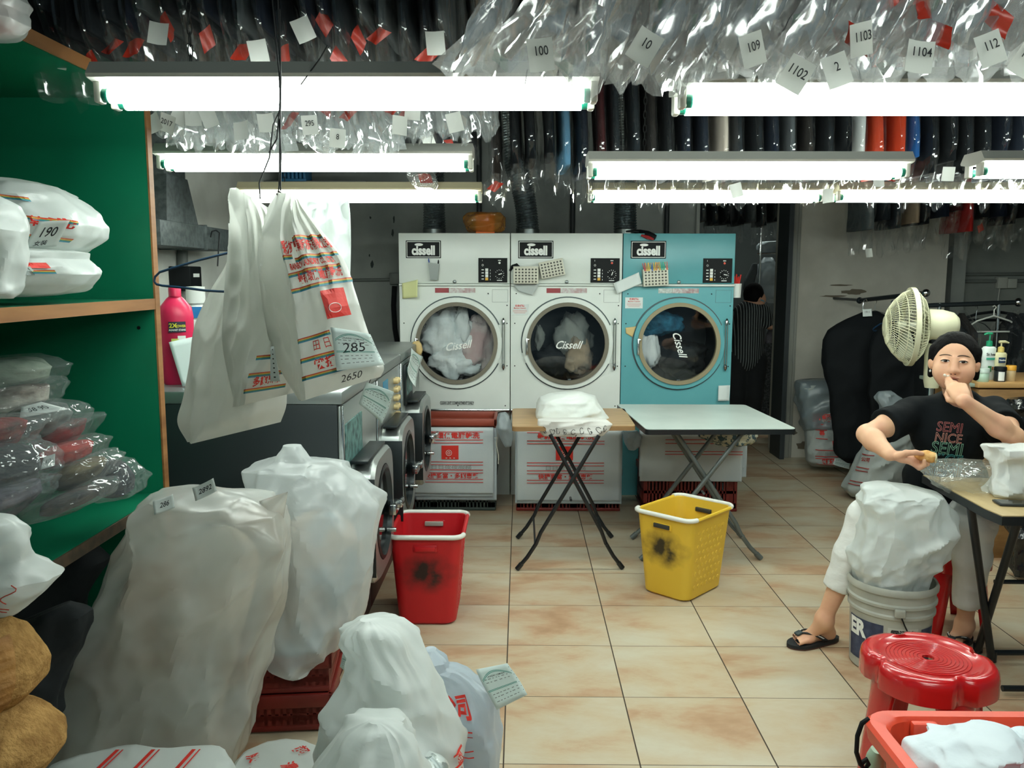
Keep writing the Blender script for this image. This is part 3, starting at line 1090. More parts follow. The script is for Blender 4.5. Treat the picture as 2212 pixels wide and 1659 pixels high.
def washer(i, label):
    y0, y1 = WY[i] + 0.004, WY[i + 1] - 0.004
    x1 = XW
    x0 = XW - 1.0
    zp = 0.25
    ym = (y0 + y1) / 2
    t = thing('washing_machine', label, 'washer', ((x0 + x1) / 2, ym, 0), group='row of steel washing machines')
    MB().box(((x0 + x1) / 2 - 0.02, ym, zp / 2), (x1 - x0 - 0.04, y1 - y0, zp), 0.004).build('plinth', plinth_m, t, smooth=30)
    MB().box(((x0 + x1) / 2, ym, (zp + ZW - 0.05) / 2), (x1 - x0 - 0.03, y1 - y0, ZW - 0.05 - zp), 0.004).build('side_panel', st_side, t, smooth=30)
    MB().box((x1 - 0.007, ym, (zp + ZW - 0.05) / 2), (0.014, y1 - y0 - 0.002, ZW - 0.06 - zp), 0.005).build('front_panel', st_front, t, smooth=30)
    MB().box(((x0 + x1) / 2, ym, ZW - 0.025), (x1 - x0 + 0.012, y1 - y0, 0.05), 0.008).build('top_panel', st_top, t, smooth=30)
    # door: rounded square steel frame standing proud, dark round glass
    zc, yc, hw = 0.60, ym - 0.02, 0.262
    mb = MB()
    n = 56

    def sq(r, p):
        def f(u):
            a = 2 * math.pi * u
            c, s = math.cos(a), math.sin(a)
            q = r / (abs(c) ** p + abs(s) ** p) ** (1 / p)
            return c * q, s * q
        return f
    P = [(sq(hw, 5), 0.0), (sq(hw, 5), 0.085), (sq(hw - 0.012, 4.6), 0.10), (sq(0.205, 2), 0.10), (sq(0.195, 2), 0.06)]

    def fn(u, v):
        f, h = P[min(4, round(v * 4))]
        a, b = f(u)
        return (x1 + h, yc + a, zc + b)
    mb.grid(n, 4, fn, cu=True)
    dr = mb.build('door', st_front, t, smooth=35)
    mb = MB()
    Q = [(0.202, 0.102), (0.186, 0.106), (0.178, 0.085)]
    mb.grid(n, 2, lambda u, v: (x1 + Q[round(v * 2)][1], yc + Q[round(v * 2)][0] * math.cos(2 * math.pi * u), zc + Q[round(v * 2)][0] * math.sin(2 * math.pi * u)), cu=True)
    mb.build('door_seal', st_dark, dr)
    MB().lathe([(0.0, 0.05), (0.12, 0.06), (0.196, 0.085)], 40, (x1, yc, zc), rot=(0, math.pi / 2, 0)).build('glass', wglass, dr)
    mb = MB()
    mb.box((x1 + 0.055, yc - hw - 0.001, zc + 0.0), (0.10, 0.004, 2 * hw - 0.12), 0.001)
    mb.box((x1 + 0.045, yc - 0.05, zc + hw + 0.006), (0.07, 0.42, 0.014), 0.004)
    mb.build('door_edge_band', st_dark, dr)
    # latch at the far side
    mb = MB()
    mb.box((x1 + 0.115, yc + 0.17, zc - 0.03), (0.035, 0.11, 0.05), 0.008)
    mb.box((x1 + 0.14, yc + 0.22, zc - 0.02), (0.02, 0.08, 0.034), 0.006)
    mb.cyl((x1 + 0.09, yc + 0.12, zc - 0.12), (x1 + 0.13, yc + 0.12, zc - 0.12), 0.012, 0.01, 12)
    mb.build('latch', chrome, dr)
    # steel edge strip between machines
    MB().box((x1 + 0.002, y0 + 0.012, (zp + ZW - 0.05) / 2), (0.012, 0.022, ZW - 0.06 - zp), 0.003).build('edge_strip', chrome, t, smooth=30)
    if i == 0:
        MB().box((x1 + 0.002, ym - 0.16, 0.90), (0.006, 0.34, 0.26), 0.002).build('notice_plate', notice_m, t, smooth=0)
    if i == 1:
        mb = MB()
        for a in range(2):
            for b in range(5):
                mb.lathe([(0.016, 0), (0.016, 0.02), (0.010, 0.026), (0, 0.027)], 12, (x1, ym + 0.17 + a * 0.06, 1.04 - b * 0.047), rot=(0, math.pi / 2, 0))
        mb.build('push_button', mat('button_cream', 'cdb987', 0.5), t)
        MB().box((x1 + 0.002, ym - 0.12, 1.03), (0.004, 0.14, 0.10), 0.001).build('blue_sign', mat('sign_blue', '3f86a6', 0.5), t, smooth=0)
    if i == 2:
        MB().box((x1 + 0.008, ym - 0.17, 0.97), (0.016, 0.30, 0.24), 0.004).build('control_box', st_dark, t, smooth=30)
        MB().box((x1 + 0.017, ym - 0.17, 0.99), (0.004, 0.22, 0.16), 0.001).build('display_sheet', notice_m, t, smooth=0)
    return t


washer(0, 'steel washing machine nearest the front, behind the stuffed bags')
washer(1, 'middle steel washing machine with cream push buttons beside its door')
washer(2, 'rear steel washing machine next to the first white dryer')

# ================================================================== GREEN SHELF
YE = 2.82
XS = PY(326, 500, YE).x
ZT_, ZM_, ZB_ = PX(318, 214, XS).z, PX(330, 645, XS).z, PX(312, 1092, XS).z
green = mat('green_laminate', '0f7453', 0.35, col2='0c6a4b', nscale=3)
edge_w = mat('raw_board_edge', '97683a', 0.65, col2='7d5229', nscale=20, stretch=(1, 0.1, 1))
edge_d = mat('worn_dark_edge', '4a3a26', 0.7, col2='33291c', nscale=20)
t = thing('green_shelf', 'tall green laminate shelf unit with raw wood edges along the left wall', 'shelf', (XS - 0.35, 1.6, 0))
XBK = XS - 0.70
Y0S = 0.25
MB().box(((XS + XBK) / 2 - 0.002, YE + 0.016, 1.16), (XS - XBK, 0.032, 2.32)).build('end_panel', green, t, smooth=0)
MB().box((XS + 0.001, YE + 0.016, 1.16), (0.006, 0.034, 2.32)).build('end_panel_edge', edge_w, t, smooth=0)
MB().box((XBK - 0.01, (YE + Y0S) / 2, 1.16), (0.02, YE - Y0S, 2.32)).build('back_panel', green, t, smooth=0)
for z, th, em in ((ZT_, 0.036, edge_w), (ZM_, 0.036, edge_w), (ZB_, 0.034, edge_d)):
    s = MB().box(((XS + XBK) / 2 - 0.003, (YE + Y0S) / 2, z + (th / 2 if z == ZT_ else -th / 2)), (XS - XBK - 0.006, YE - Y0S, th)).build('shelf_board', green, t, smooth=0)
    MB().box((XS, (YE + Y0S) / 2, z + (th / 2 if z == ZT_ else -th / 2)), (0.006, YE - Y0S, th)).build('board_edge', em, s, smooth=0)
mb = MB().lathe([(0.006, 0), (0.006, 0.002), (0, 0.002)], 10, (PY(300, 708, YE).x, YE - 0.0005, PY(300, 708, YE).z), rot=(math.pi / 2, 0, 0))
mb.build('shelf_pin_hole', blackp, t)
# ================================================================== BAGGED GARMENTS ON OVERHEAD RAILS
film_clear = film('garment_film', clear=0.982, rough=0.08, col='dfe8ea', bump=0.4, bscale=9, gmin=0.05, gmax=0.45)
film_bright = film('bright_garment_film', clear=0.84, rough=0.12, col='f8fcfa', bump=0.3, bscale=8, gmin=0.30, gmax=0.85)
film_mid = film('front_garment_film', clear=0.86, rough=0.10, col='e9f1f0', bump=0.4, bscale=9, gmin=0.14, gmax=0.6)
GC = {'black': '0d1114', 'charcoal': '1a2024', 'navy': '121a26', 'dark brown': '1e1a17', 'dark green': '152019', 'grey': '4a5052', 'cream': 'b5ada0',
      'white': 'c9cfcd', 'orange': 'c2401f', 'blue': '1f4f86', 'pale blue': '4d7690', 'maroon': '3a1214', 'tan': '8a7a66', 'pink': 'b08a84', 'red': '8e1f1b'}
gm = {k: mat('cloth_' + k.replace(' ', '_'), v, 0.9, spec=0.15, bump=0.25, bscale=14) for k, v in GC.items()}
tag_m = mat('garment_tag_paper', 'c9ccc6', 0.75, transl=0.15)
red_print = mat('red_print_film', '9c2a1b', 0.35)


def garment_mesh(seed, Lg, th, wd):
    rr = random.Random(seed)
    ph = rr.random() * 9

    def fn(u, v):
        a = 2 * math.pi * u
        z = -0.06 - (Lg - 0.06) * v
        sh = smoothstep(0.0, 0.16, v)
        w = wd * (0.12 + 0.88 * sh) * (1 + 0.08 * math.sin(v * 5 + ph))
        x = th * (0.35 + 0.65 * sh) * (1 + 0.25 * noise.noise(Vector((ph, v * 3, math.sin(a)))))
        q = 1 + 0.16 * noise.noise(Vector((math.cos(a) * 2.2 + ph, math.sin(a) * 2.2, v * 1.4)))
        ca, sa = math.cos(a), math.sin(a)
        return Vector((x * q * sgn(ca) * abs(ca) ** 0.8 + 0.008 * math.sin(v * 7 + 1.0), w * q * sgn(sa) * abs(sa) ** 0.8, z))
    mb = MB().grid(22, 14, fn, cu=True)
    b = 14 * 22
    mb.f.append(tuple(b + k for k in range(22)))
    mb.mi.append(0)
    return mb


def cover_mesh(seed, Lc, th, wd, tail, crush, lean):
    rr = random.Random(seed * 7 + 1)
    ph = rr.random() * 20
    n, m = 34, 34

    def fn(u, v):
        a = 2 * math.pi * u
        vv = v ** 0.8
        z = -0.04 - (Lc - 0.04) * vv
        sh = smoothstep(0.0, 0.14, vv)
        w = wd * (0.14 + 0.86 * sh)
        k = smoothstep(1 - tail / Lc, 1.0, vv)
        x = th * (0.4 + 0.6 * sh) * (1 - 0.55 * k) + 0.01 * k
        w *= 1 - 0.45 * k
        ca, sa = math.cos(a), math.sin(a)
        p = Vector((x * sgn(ca) * abs(ca) ** 0.7, w * sgn(sa) * abs(sa) ** 0.7, z))
        cr = facet(p, 11.0, ph, 1.5, 3.6)
        c2 = facet(p, 26.0, ph + 5, 1.2, 2.4)
        nrm = Vector((ca, sa * 0.5, 0))
        st = ridge(p, 15.0, 1.45, 7.0, ph) - 0.4
        p += nrm * (crush * (0.45 * st + (0.5 + 2.0 * k) * (1.2 * cr + 0.8 * c2)))
        p.x += lean * k * k + 0.010 * math.sin(vv * 7 + 1.0)
        p.z += (0.05 * k) * (noise.noise(Vector((ca * 1.5 + ph, sa * 1.5, 0))) - 0.2)
        return p
    return MB().grid(n, m, fn, cu=True)


G_VAR, C_VAR = [], []


def local_mesh(mb, name, m):
    me = bpy.data.meshes.new(name)
    me.from_pydata([tuple(p) for p in mb.v], [], mb.f)
    me.materials.append(m)
    me.polygons.foreach_set('use_smooth', [True] * len(me.polygons))
    if name == 'plastic_cover':
        me.set_sharp_from_angle(angle=math.radians(22))
    return me


def child(name, me, parent, loc=(0, 0, 0), rot=(0, 0, 0), m=None, slot=False):
    o = bpy.data.objects.new(name, me)
    COL.objects.link(o)
    o.parent = parent
    o.location = loc
    o.rotation_euler = rot
    if slot:
        o.material_slots[0].link = 'OBJECT'
        o.material_slots[0].material = m
    return o


_me_tag = MB()
_me_tag.grid(4, 4, lambda u, v: Vector(((u - 0.5) * 0.052, 0.006 * math.sin(u * 3) - 0.004 * v, (v - 0.5) * 0.062)))
ME_TAG = local_mesh(_me_tag, 'tag', tag_m)
_mp = MB().grid(5, 4, lambda u, v: Vector(((u - 0.5) * 0.036, 0.008 * math.sin(u * 5 + v * 2), (v - 0.5) * 0.055 + 0.02 * (u - 0.5))))
ME_PATCH = local_mesh(_mp, 'printed_patch', red_print)
ORD = ['first', 'second', 'third', 'fourth', 'fifth', 'sixth', 'seventh', 'eighth', 'ninth', 'tenth', 'eleventh', 'twelfth', 'thirteenth', 'fourteenth',
       'fifteenth', 'sixteenth', 'seventeenth', 'eighteenth', 'nineteenth', 'twentieth'] + ['twenty-' + q for q in
      ('first', 'second', 'third', 'fourth', 'fifth', 'sixth', 'seventh', 'eighth', 'ninth')] + ['thirtieth'] + ['thirty-' + q for q in ('first', 'second', 'third', 'fourth', 'fifth', 'sixth')]
hang_steel = mat('hanger_wire', '5a6062', 0.35, metal=0.8)


def rail(label, xa, xb, Y, z):
    t = thing('garment_rail', label, 'clothes rail', ((xa + xb) / 2, Y, z), group='overhead clothes rails')
    MB().cyl((xa, Y, z), (xb, Y, z), 0.014, seg=12).build('rail_tube', hang_steel, t)
    for x in (xa + 0.15, (xa + xb) / 2, xb - 0.15):
        MB().cyl((x, Y, z), (x, Y, ZC), 0.006, seg=8).build('drop_rod', hang_steel, t)


def row(xs, Y, zr, zb, cols, where, filmm, th=0.026, wd=0.20, tail=0.16, crush=0.02, tags=0.35, patches=0.3, seed=1, lean=0.0, group='', tagtext=None, dz=0.05, gshort=0.1, tz=(0.0, 0.05), kind='garment'):
    """hang one row of covered garments; zb = where the covers end"""
    rr = random.Random(seed)
    L0 = zr - zb
    gv = [local_mesh(garment_mesh(seed * 10 + k, L0 - gshort, th, wd), 'clothing', gm['black']) for k in range(4)]
    cv = [local_mesh(cover_mesh(seed * 10 + k, L0, th + 0.006, wd + 0.02, tail, crush, lean * (0.5 + rr.random())), 'plastic_cover', filmm) for k in range(5)]
    hook = MB().tube([(0, 0, -0.07), (0, 0, -0.02)] + [(0.016 * math.sin(a) - 0.0, 0.0, 0.0 + 0.016 * -math.cos(a) + 0.0) for a in [0.2 + k * 0.5 for k in range(9)]], 0.0022, 5)
    hm = local_mesh(hook, 'hanger_hook', hang_steel)
    for i, x in enumerate(xs):
        c = cols[i % len(cols)] if isinstance(cols, (list, tuple)) else cols
        if isinstance(cols, dict):
            c = cols.get(i, rr.choice(cols['*']))
        lab = f'{c} {kind} in plastic, {ORD[i]} from left {where}'
        t = thing('bagged_garment', lab, 'garment', (x, Y, zr), group=group)
        t.rotation_euler = (0, 0, (rr.random() - 0.5) * 0.07)
        s = 1 + (rr.random() - 0.5) * 2 * dz
        child('clothing', gv[i % 4], t, m=gm[c], slot=True).scale = (1, 1, s)
        child('plastic_cover', cv[(i * 3 + rr.randrange(2)) % 5], t).scale = (1, 1, s)
        child('hanger_hook', hm, t)
        if rr.random() < tags or (tagtext and tagtext.get(i)):
            fy = -(wd + 0.04) * 0.8
            o = child('number_tag', ME_TAG, t, (0.015 * (rr.random() - 0.5) + lean * 0.7, fy, -L0 * s + tz[0] + rr.random() * tz[1]), ((rr.random() - 0.5) * 0.6, (rr.random() - 0.5) * 1.1, (rr.random() - 0.5) * 0.5))
            txt = tagtext.get(i) if tagtext else None
            if txt:
                k = MB()
                put_text(k, txt, 0.025, (0, -0.008, 0.005), (1, 0, 0), (0, 0, 1), bold=0.01, sx=0.8)
                child('tag_number', local_mesh(k, 'tag_number', black_ink), o)
        if rr.random() < patches:
            child('printed_patch', ME_PATCH, t, (0.02 * (rr.random() - 0.5), -(wd + 0.025) * 0.6, -L0 * s + 0.04 + 0.06 * rr.random()), ((rr.random() - 0.5) * 0.8, (rr.random() - 0.5) * 2, (rr.random() - 0.5)))


def xr(pa, pb, Y, n, seed=0, j=0.25, py=200):
    a, b = PY(pa, py, Y).x, PY(pb, py, Y).x
    rr = random.Random(seed)
    return [a + (b - a) * (k + 0.5 + j * (rr.random() - 0.5)) / n for k in range(n)]


ZR = 3.14
# bright row over the front right lamp
Y1 = 1.86
zb = PY(1600, 96, Y1 - 0.13).z
xs = [PY(q, 60, Y1).x for q in (1100, 1215, 1290, 1350)] + xr(1410, 2290, Y1, 21, 3)
row(xs, Y1, ZR, zb, ['grey', 'white', 'charcoal', 'tan', 'white', 'maroon'], 'in bright row above front right lamp', film_bright, th=0.010, wd=0.13, tail=0.26, crush=0.026,
    tags=0.2, patches=0.12, seed=2, lean=-0.07, group='bright bagged garments, front right row', gshort=0.36, dz=0.03,
    tagtext={1: '100', 4: '10', 9: '109', 11: '1102', 13: '2', 14: '1103', 17: '1104', 20: '112', 22: '1101', 23: '111'}, tz=(-0.03, 0.025))
rail('front right clothes rail above the bright plastic covers', -0.3, 2.2, Y1, ZR + 0.012)
# dark row behind the front left lamp
Y2 = 2.62
zb = PY(600, 146, Y2 - 0.15).z
row(xr(110, 985, Y2, 22, 5), Y2, ZR, zb, {'*': ['black', 'charcoal', 'navy', 'black', 'grey', 'charcoal'], 18: 'grey', 3: 'charcoal'}, 'in dark row above front left lamp', film_clear, seed=3, th=0.014, crush=0.010,
    wd=0.2, tags=0.4, patches=0.55, group='dark bagged garments, front left row', tz=(0.02, 0.05), gshort=0.12)
rail('front left clothes rail above the dark covers', PY(90, 100, Y2).x, PY(1010, 100, Y2).x, Y2, ZR + 0.012)
# shiny row between the two left lamps
Y3 = 3.02
zb = PY(700, 292, Y3 - 0.1).z
row(xr(335, 1050, Y3, 24, 6), Y3, ZR, zb, {'*': ['grey', 'white', 'black', 'charcoal', 'black', 'tan']}, 'in shiny row between left lamps', film_mid, seed=4, th=0.011, wd=0.14, tail=0.22,
    crush=0.022, tags=0.3, patches=0.25, group='shiny bagged garments between the left lamps', gshort=0.2, dz=0.035, lean=0.03, tz=(0.0, 0.06), tagtext={1: '2017', 11: '295', 13: '8'})
rail('clothes rail between the two left lamps', PY(300, 100, Y3).x, PY(1075, 100, Y3).x, Y3, ZR + 0.012)
# black garments further back on the left
Y7 = 3.88
zb = PY(900, 322, Y7).z
row(xr(560, 1035, Y7, 12, 7), Y7, ZR, zb, ['black', 'charcoal', 'black', 'dark brown', 'navy'], 'in row behind second left lamp', film_clear, seed=5, th=0.026, crush=0.010, wd=0.2, tags=0.1, patches=0.1,
    group='black bagged garments behind the second left lamp', gshort=0.06)
rail('rear left clothes rail of black garments', PY(520, 100, Y7).x, PY(1050, 100, Y7).x, Y7, ZR + 0.012)
# long black row across the middle and right
Y4 = 4.04
zb = PY(1200, 404, Y4 - 0.1).z
cols4 = {'*': ['black', 'charcoal', 'black', 'navy', 'black', 'dark brown']}
cols4.update({4: 'pale blue', 6: 'maroon', 13: 'cream', 14: 'charcoal', 17: 'grey', 21: 'white', 22: 'orange', 23: 'orange', 24: 'blue', 31: 'grey'})
row(xr(1055, 2290, Y4, 34, 8, j=0.2), Y4, ZR, zb, cols4, 'in long row over the dryers', film_clear, seed=6, th=0.024, wd=0.2, tags=0.15, patches=0.15, crush=0.012,
    group='black bagged garments over the dryers', gshort=0.1, tail=0.2)
rail('long clothes rail over the dryers', PY(1040, 100, Y4).x, PY(2330, 100, Y4).x, Y4, ZR + 0.012)
# row by the back wall on the right
Y5 = 6.35
zb = PY(1960, 520, Y5 - 0.1).z
row(xr(1840, 2230, Y5, 13, 9, py=500), Y5, ZR, zb, {'*': ['black', 'charcoal', 'black', 'navy'], 0: 'grey', 3: 'tan', 6: 'maroon', 7: 'red'}, 'in row above the standing fan', film_clear, seed=7, th=0.034,
    wd=0.22, tags=0.1, patches=0.1, crush=0.018, dz=0.09, tail=0.3, group='bagged garments above the fan', gshort=0.16)
rail('clothes rail near the back wall above the fan', PY(1815, 500, Y5).x, PY(2260, 500, Y5).x, Y5, ZR + 0.012)
# back room seen through the doorway
Y6 = 8.3
zb = PY(1600, 512, Y6 - 0.1).z
row(xr(1470, 1700, Y6, 9, 10, py=480), Y6, 2.9, zb, ['black', 'grey', 'charcoal', 'black'], 'inside the back doorway', film_clear, seed=8, th=0.042, wd=0.22, tags=0, patches=0, crush=0.016, tail=0.25,
    group='bagged garments in the back room', gshort=0.14)
rail('clothes rail in the back room behind the doorway', PY(1455, 480, Y6).x, PY(1720, 480, Y6).x, Y6, 2.91)
# ================================================================== BAGS AND SACKS
bag_w = film('white_bag_film', clear=0.08, rough=0.32, col='eef4f2', bump=0.75, bscale=9, gmin=0.03, gmax=0.3)
bag_thin = film('thin_white_bag_film', clear=0.40, rough=0.28, col='eaf1f1', bump=0.75, bscale=8, gmin=0.03, gmax=0.3)
bag_big = film('big_frosted_bag_film', clear=0.38, rough=0.24, col='e2e6e1', bump=0.75, bscale=6.5, gmin=0.03, gmax=0.35, col2='cdc7bc', nscale=5)
bag_blue = film('bluish_bag_film', clear=0.2, rough=0.28, col='c9d7e2', bump=0.7, bscale=12, gmin=0.03, gmax=0.3)
bag_grey = film('greyish_bag_film', clear=0.22, rough=0.3, col='b4c0c5', bump=0.3, bscale=7, gmin=0.03, gmax=0.3)
wrap = film('clothes_wrap_film', clear=0.86, rough=0.10, col='dfe8ea', bump=0.7, bscale=16, gmin=0.04, gmax=0.4)
stuffing = mat('bag_stuffing', 'd8c9b6', 0.9, col2='8a918c', nscale=3.0, bump=0.4, bscale=7)
stuffing_w = mat('white_stuffing', 'c4c8c2', 0.9, col2='aea79a', nscale=4, bump=0.4, bscale=8)
stuffing_c = mat('coloured_stuffing', 'c9b6a4', 0.9, col2='8fa3ad', nscale=3.2, bump=0.4, bscale=7, lo=0.45, hi=0.55)
rb_red = mat('rainbow_red', 'b8412b', 0.5)
rb_yel = mat('rainbow_yellow', 'c9a23f', 0.5)
rb_grn = mat('rainbow_green', '3a7f6b', 0.5)
rb_blu = mat('rainbow_blue', '2f7c9a', 0.5)
pen_ink = mat('pen_ink', '1a1d22', 0.6)
crayon = mat('red_crayon', 'b5402f', 0.6)


def levels_pts(levels, Y):
    out = []
    for l in levels:
        yo = l[4] if len(l) > 4 else 0.0
        out.append((PY(l[0], l[1], Y + yo), PY(l[2], l[3], Y + yo)))
    return out


def resample(rows, n):
    """rows: list of (L, R) points; even resample by mid-line length, smoothed"""
    mids = [(a + b) / 2 for a, b in rows]
    d = [0.0]
    for i in range(1, len(rows)):
        d.append(d[-1] + max(1e-4, (rows[i][0] - rows[i - 1][0]).length + (rows[i][1] - rows[i - 1][1]).length))
    tot = d[-1]

    def at(t):
        x = t * tot
        for i in range(len(d) - 1):
            if x <= d[i + 1] or i == len(d) - 2:
                k = max(0, min(1, (x - d[i]) / (d[i + 1] - d[i])))
                return rows[i][0].lerp(rows[i + 1][0], k), rows[i][1].lerp(rows[i + 1][1], k)
    return at


class Sack:
    """closed bag whose outline passes through the given left/right points; depth = half depth over half width"""

    def __init__(s, levels, Y, depth=0.5, p=0.85, fold=0.018, fs=7.0, fbmp=0.02, seed=1.0, nu=56, nv=46, dmax=0.3, pleat=0.0, npl=9, dmin=0.02, rid=0.0, rang=0.5, rst=3.0, rsc=7.0):
        s.at = resample(levels_pts(levels, Y), nv)
        nu, nv = int(nu * 1.25), int(nv * 1.25)
        s.depth, s.p, s.fold, s.fs, s.fb, s.seed, s.nu, s.nv, s.dmax, s.pleat, s.npl, s.dmin = depth, p, fold, fs, fbmp, seed, nu, nv, dmax, pleat, npl, dmin
        s.rid, s.rang, s.rst, s.rsc = rid, rang, rst, rsc

    def raw(s, a, v, k=1.0):
        L, R = s.at(v)
        C = (L + R) / 2
        h = (R - L) / 2
        w = h.length
        dd = max(s.dmin, min(s.dmax, w * s.depth)) * (1 - 0.5 * max(0, (v - 0.93) / 0.07))
        D = Vector((0, dd, 0))
        ca, sa = math.cos(a), math.sin(a)
        return C + h * (k * sgn(ca) * abs(ca) ** s.p) + D * (k * sgn(sa) * abs(sa) ** s.p), w

    def pt(s, a, v, off=0.0):
        P, w = s.raw(a, v)
        e = 1e-3
        C = (s.at(v)[0] + s.at(v)[1]) / 2
        n = (P - C)
        n.z *= 0.3
        n = n.normalized() if n.length > 1e-6 else Vector((0, -1, 0))
        env = smoothstep(0, 0.04, v) * (1 - smoothstep(0.96, 1, v)) * min(1, w / 0.06)
        f = s.fold * (3.6 * facet(P, s.fs * 1.2, s.seed, s.rang, 2.2) + 2.2 * facet(P, s.fs * 2.7, s.seed + 3, s.rang + 0.6, 2.6)) + 0.6 * s.fb * fbm(P, s.fs * 0.45, s.seed)
        if s.rid:
            f += s.rid * (ridge(P, s.rsc, s.rang, s.rst, s.seed) - 0.35) * (0.35 + 0.65 * smoothstep(-0.1, 0.35, noise.noise(P * 2.2)))
        if s.pleat:
            f += s.pleat * (1 - smoothstep(0.1, 0.7, v)) * noise.noise(Vector((math.cos(a) * s.npl * 0.5, math.sin(a) * s.npl * 0.5, s.seed + v * 0.6)))
        edge = 0.25 + 0.75 * abs(math.sin(a))
        return P + n * (f * env * edge + off)

    def fx(s, x, v, off=0.0025):
        """front surface: x -1 left .. 1 right"""
        x = max(-0.999, min(0.999, x))
        ca = sgn(x) * abs(x) ** (1 / s.p)
        return s.pt(-math.acos(max(-1, min(1, ca))), v, off)

    def top(s, x, y, off=0.004):
        """flat upper face of a lying bag; x, y -1 .. 1"""
        L, R = s.at(0.0)
        h = (R - L) / 2
        return (L + R) / 2 + h * x + Vector((0, max(s.dmin, min(s.dmax, h.length * s.depth)) * y, off))

    def mesh(s):
        mb = MB()
        nu, nv = s.nu, s.nv
        mb.grid(nu, nv, lambda u, v: s.pt(2 * math.pi * u, v), cu=True)
        A = np.array([tuple(p) for p in mb.v]).reshape(nv + 1, nu, 3)
        for _ in range(1):       # soften the sharpest creases
            Bq = A.copy()
            Bq[1:-1] = 0.56 * A[1:-1] + 0.11 * (A[2:] + A[:-2] + np.roll(A, 1, 1)[1:-1] + np.roll(A, -1, 1)[1:-1])
            A = Bq
        mb.v = [Vector(p) for p in A.reshape(-1, 3)]
        mb.f.append(tuple(range(nu))[::-1])
        mb.f.append(tuple(nv * nu + k for k in range(nu)))
        mb.mi += [0, 0]
        return mb

    def core(s, k=0.9, v0=0.12, seed=0):
        mb = MB()
        nu, nv = 36, 26

        def fn(u, v):
            vv = v0 + (0.985 - v0) * v
            e = math.sqrt(max(0.0, 1 - (1 - min(1, v / 0.22)) ** 2)) if v < 0.22 else 1.0
            P, w = s.raw(2 * math.pi * u, vv, k * max(0.05, e))
            C = (s.at(vv)[0] + s.at(vv)[1]) / 2
            n = (P - C)
            n = n.normalized() if n.length > 1e-6 else Vector((0, 0, 1))
            return P + n * (0.02 * crease(P, 6, seed + 9) - 0.012)
        mb.grid(nu, nv, fn, cu=True)
        mb.f.append(tuple(range(nu))[::-1])
        mb.f.append(tuple(nv * nu + q for q in range(nu)))
        mb.mi += [0, 0]
        return mb


def base_of(levels, Y):
    r = levels_pts(levels, Y)[-1]
    return (r[0] + r[1]) / 2


def sack_thing(name, label, cat, levels, Y, film_, core=None, group=None, corek=0.9, v0=0.12, **kw):
    S = Sack(levels, Y, **kw)
    t = thing(name, label, cat, base_of(levels, Y), group=group)
    S.mesh().build('bag_film', film_, t, smooth=32)
    if core:
        S.core(corek, v0, kw.get('seed', 1)).build('contents', core, t, smooth=180)
    return t, S


def rainbow(mb, fn, x0, x1, y, h, n=14, slope=0.0):
    for k, m in enumerate((rb_red, rb_yel, rb_grn, rb_blu)):
        mb.use(m)
        a, b = y + h * k / 4, y + h * (k + 1) / 4
        mb.grid(n, 1, lambda u, v: fn(x0 + (x1 - x0) * u, a + (b - a) * v + slope * u))


def card(name, label, cat, corners, m, group=None, curl=0.0, parent=None, nx=8, ny=8, wave=0.0):
    """thin sheet through four corner points (top-left, top-right, bottom-right, bottom-left)"""
    a, b, c, d = [Vector(q) for q in corners]
    nrm = (d - a).cross(b - a).normalized()

    def fn(u, v, off=0.0):
        p = a.lerp(b, u).lerp(d.lerp(c, u), v)
        return p + nrm * (curl * (u - 0.5) ** 2 * 4 + wave * math.sin(v * 5 + u * 2) + off)
    mb = MB().grid(nx, ny, fn)
    o = mb.build(name, m, parent, smooth=180, solid=0.0006)
    if label:
        tag(o, label, cat, group)
    return o, fn


def receipt(label, corners, curl=0.0, num=None, wave=0.004, flip=1, group='laundry receipts'):
    """pale receipt with a green double arc, rules and small print"""
    o, f = card('receipt', label, 'receipt', corners, paper_b, group, curl=curl, wave=wave)
    g = lambda x, y: f(x, y, 0.0012 * flip)
    mb = MB()
    mb.use(green_ink)
    for r in (0.0, 0.03):
        mb.grid(16, 1, lambda u, v: g(0.06 + 0.88 * u, 0.10 + r + v * 0.014 + 0.30 * (2 * u - 1) ** 2 * 0.6))
    for r in (0.55, 0.575):
        put_rect_fn(mb, g, 0.05, r, 0.92, r + 0.012, 10, 1)
    mb.use(grey_ink)
    rr = random.Random(len(label))
    for k in range(5):
        x = 0.12
        while x < 0.85:
            w = 0.03 + 0.06 * rr.random()
            y = (0.28, 0.36, 0.66, 0.74, 0.84)[k]
            put_rect_fn(mb, g, x, y, x + w, y + 0.02, 3, 1)
            x += w + 0.03 + 0.05 * rr.random()
    mb.use(black_ink)
    for k in range(7):
        put_rect_fn(mb, g, 0.965, 0.1 + k * 0.12, 0.98, 0.118 + k * 0.12, 1, 1)
    put_text_fn(mb, 'LAUNDRY COMPANY', 0.055, lambda x, y: g(x, 0.235 - y), 0.5, 0.0, bold=0.01, sx=1.0)
    if num:
        mb.use(pen_ink)
        put_text_fn(mb, num, 0.34, lambda x, y: g(x, 0.47 - y), 0.44, 0.0, ang=0.12, shear=0.3, sx=1.1)
    mb.build('receipt_print', None, o, smooth=0)
    return o


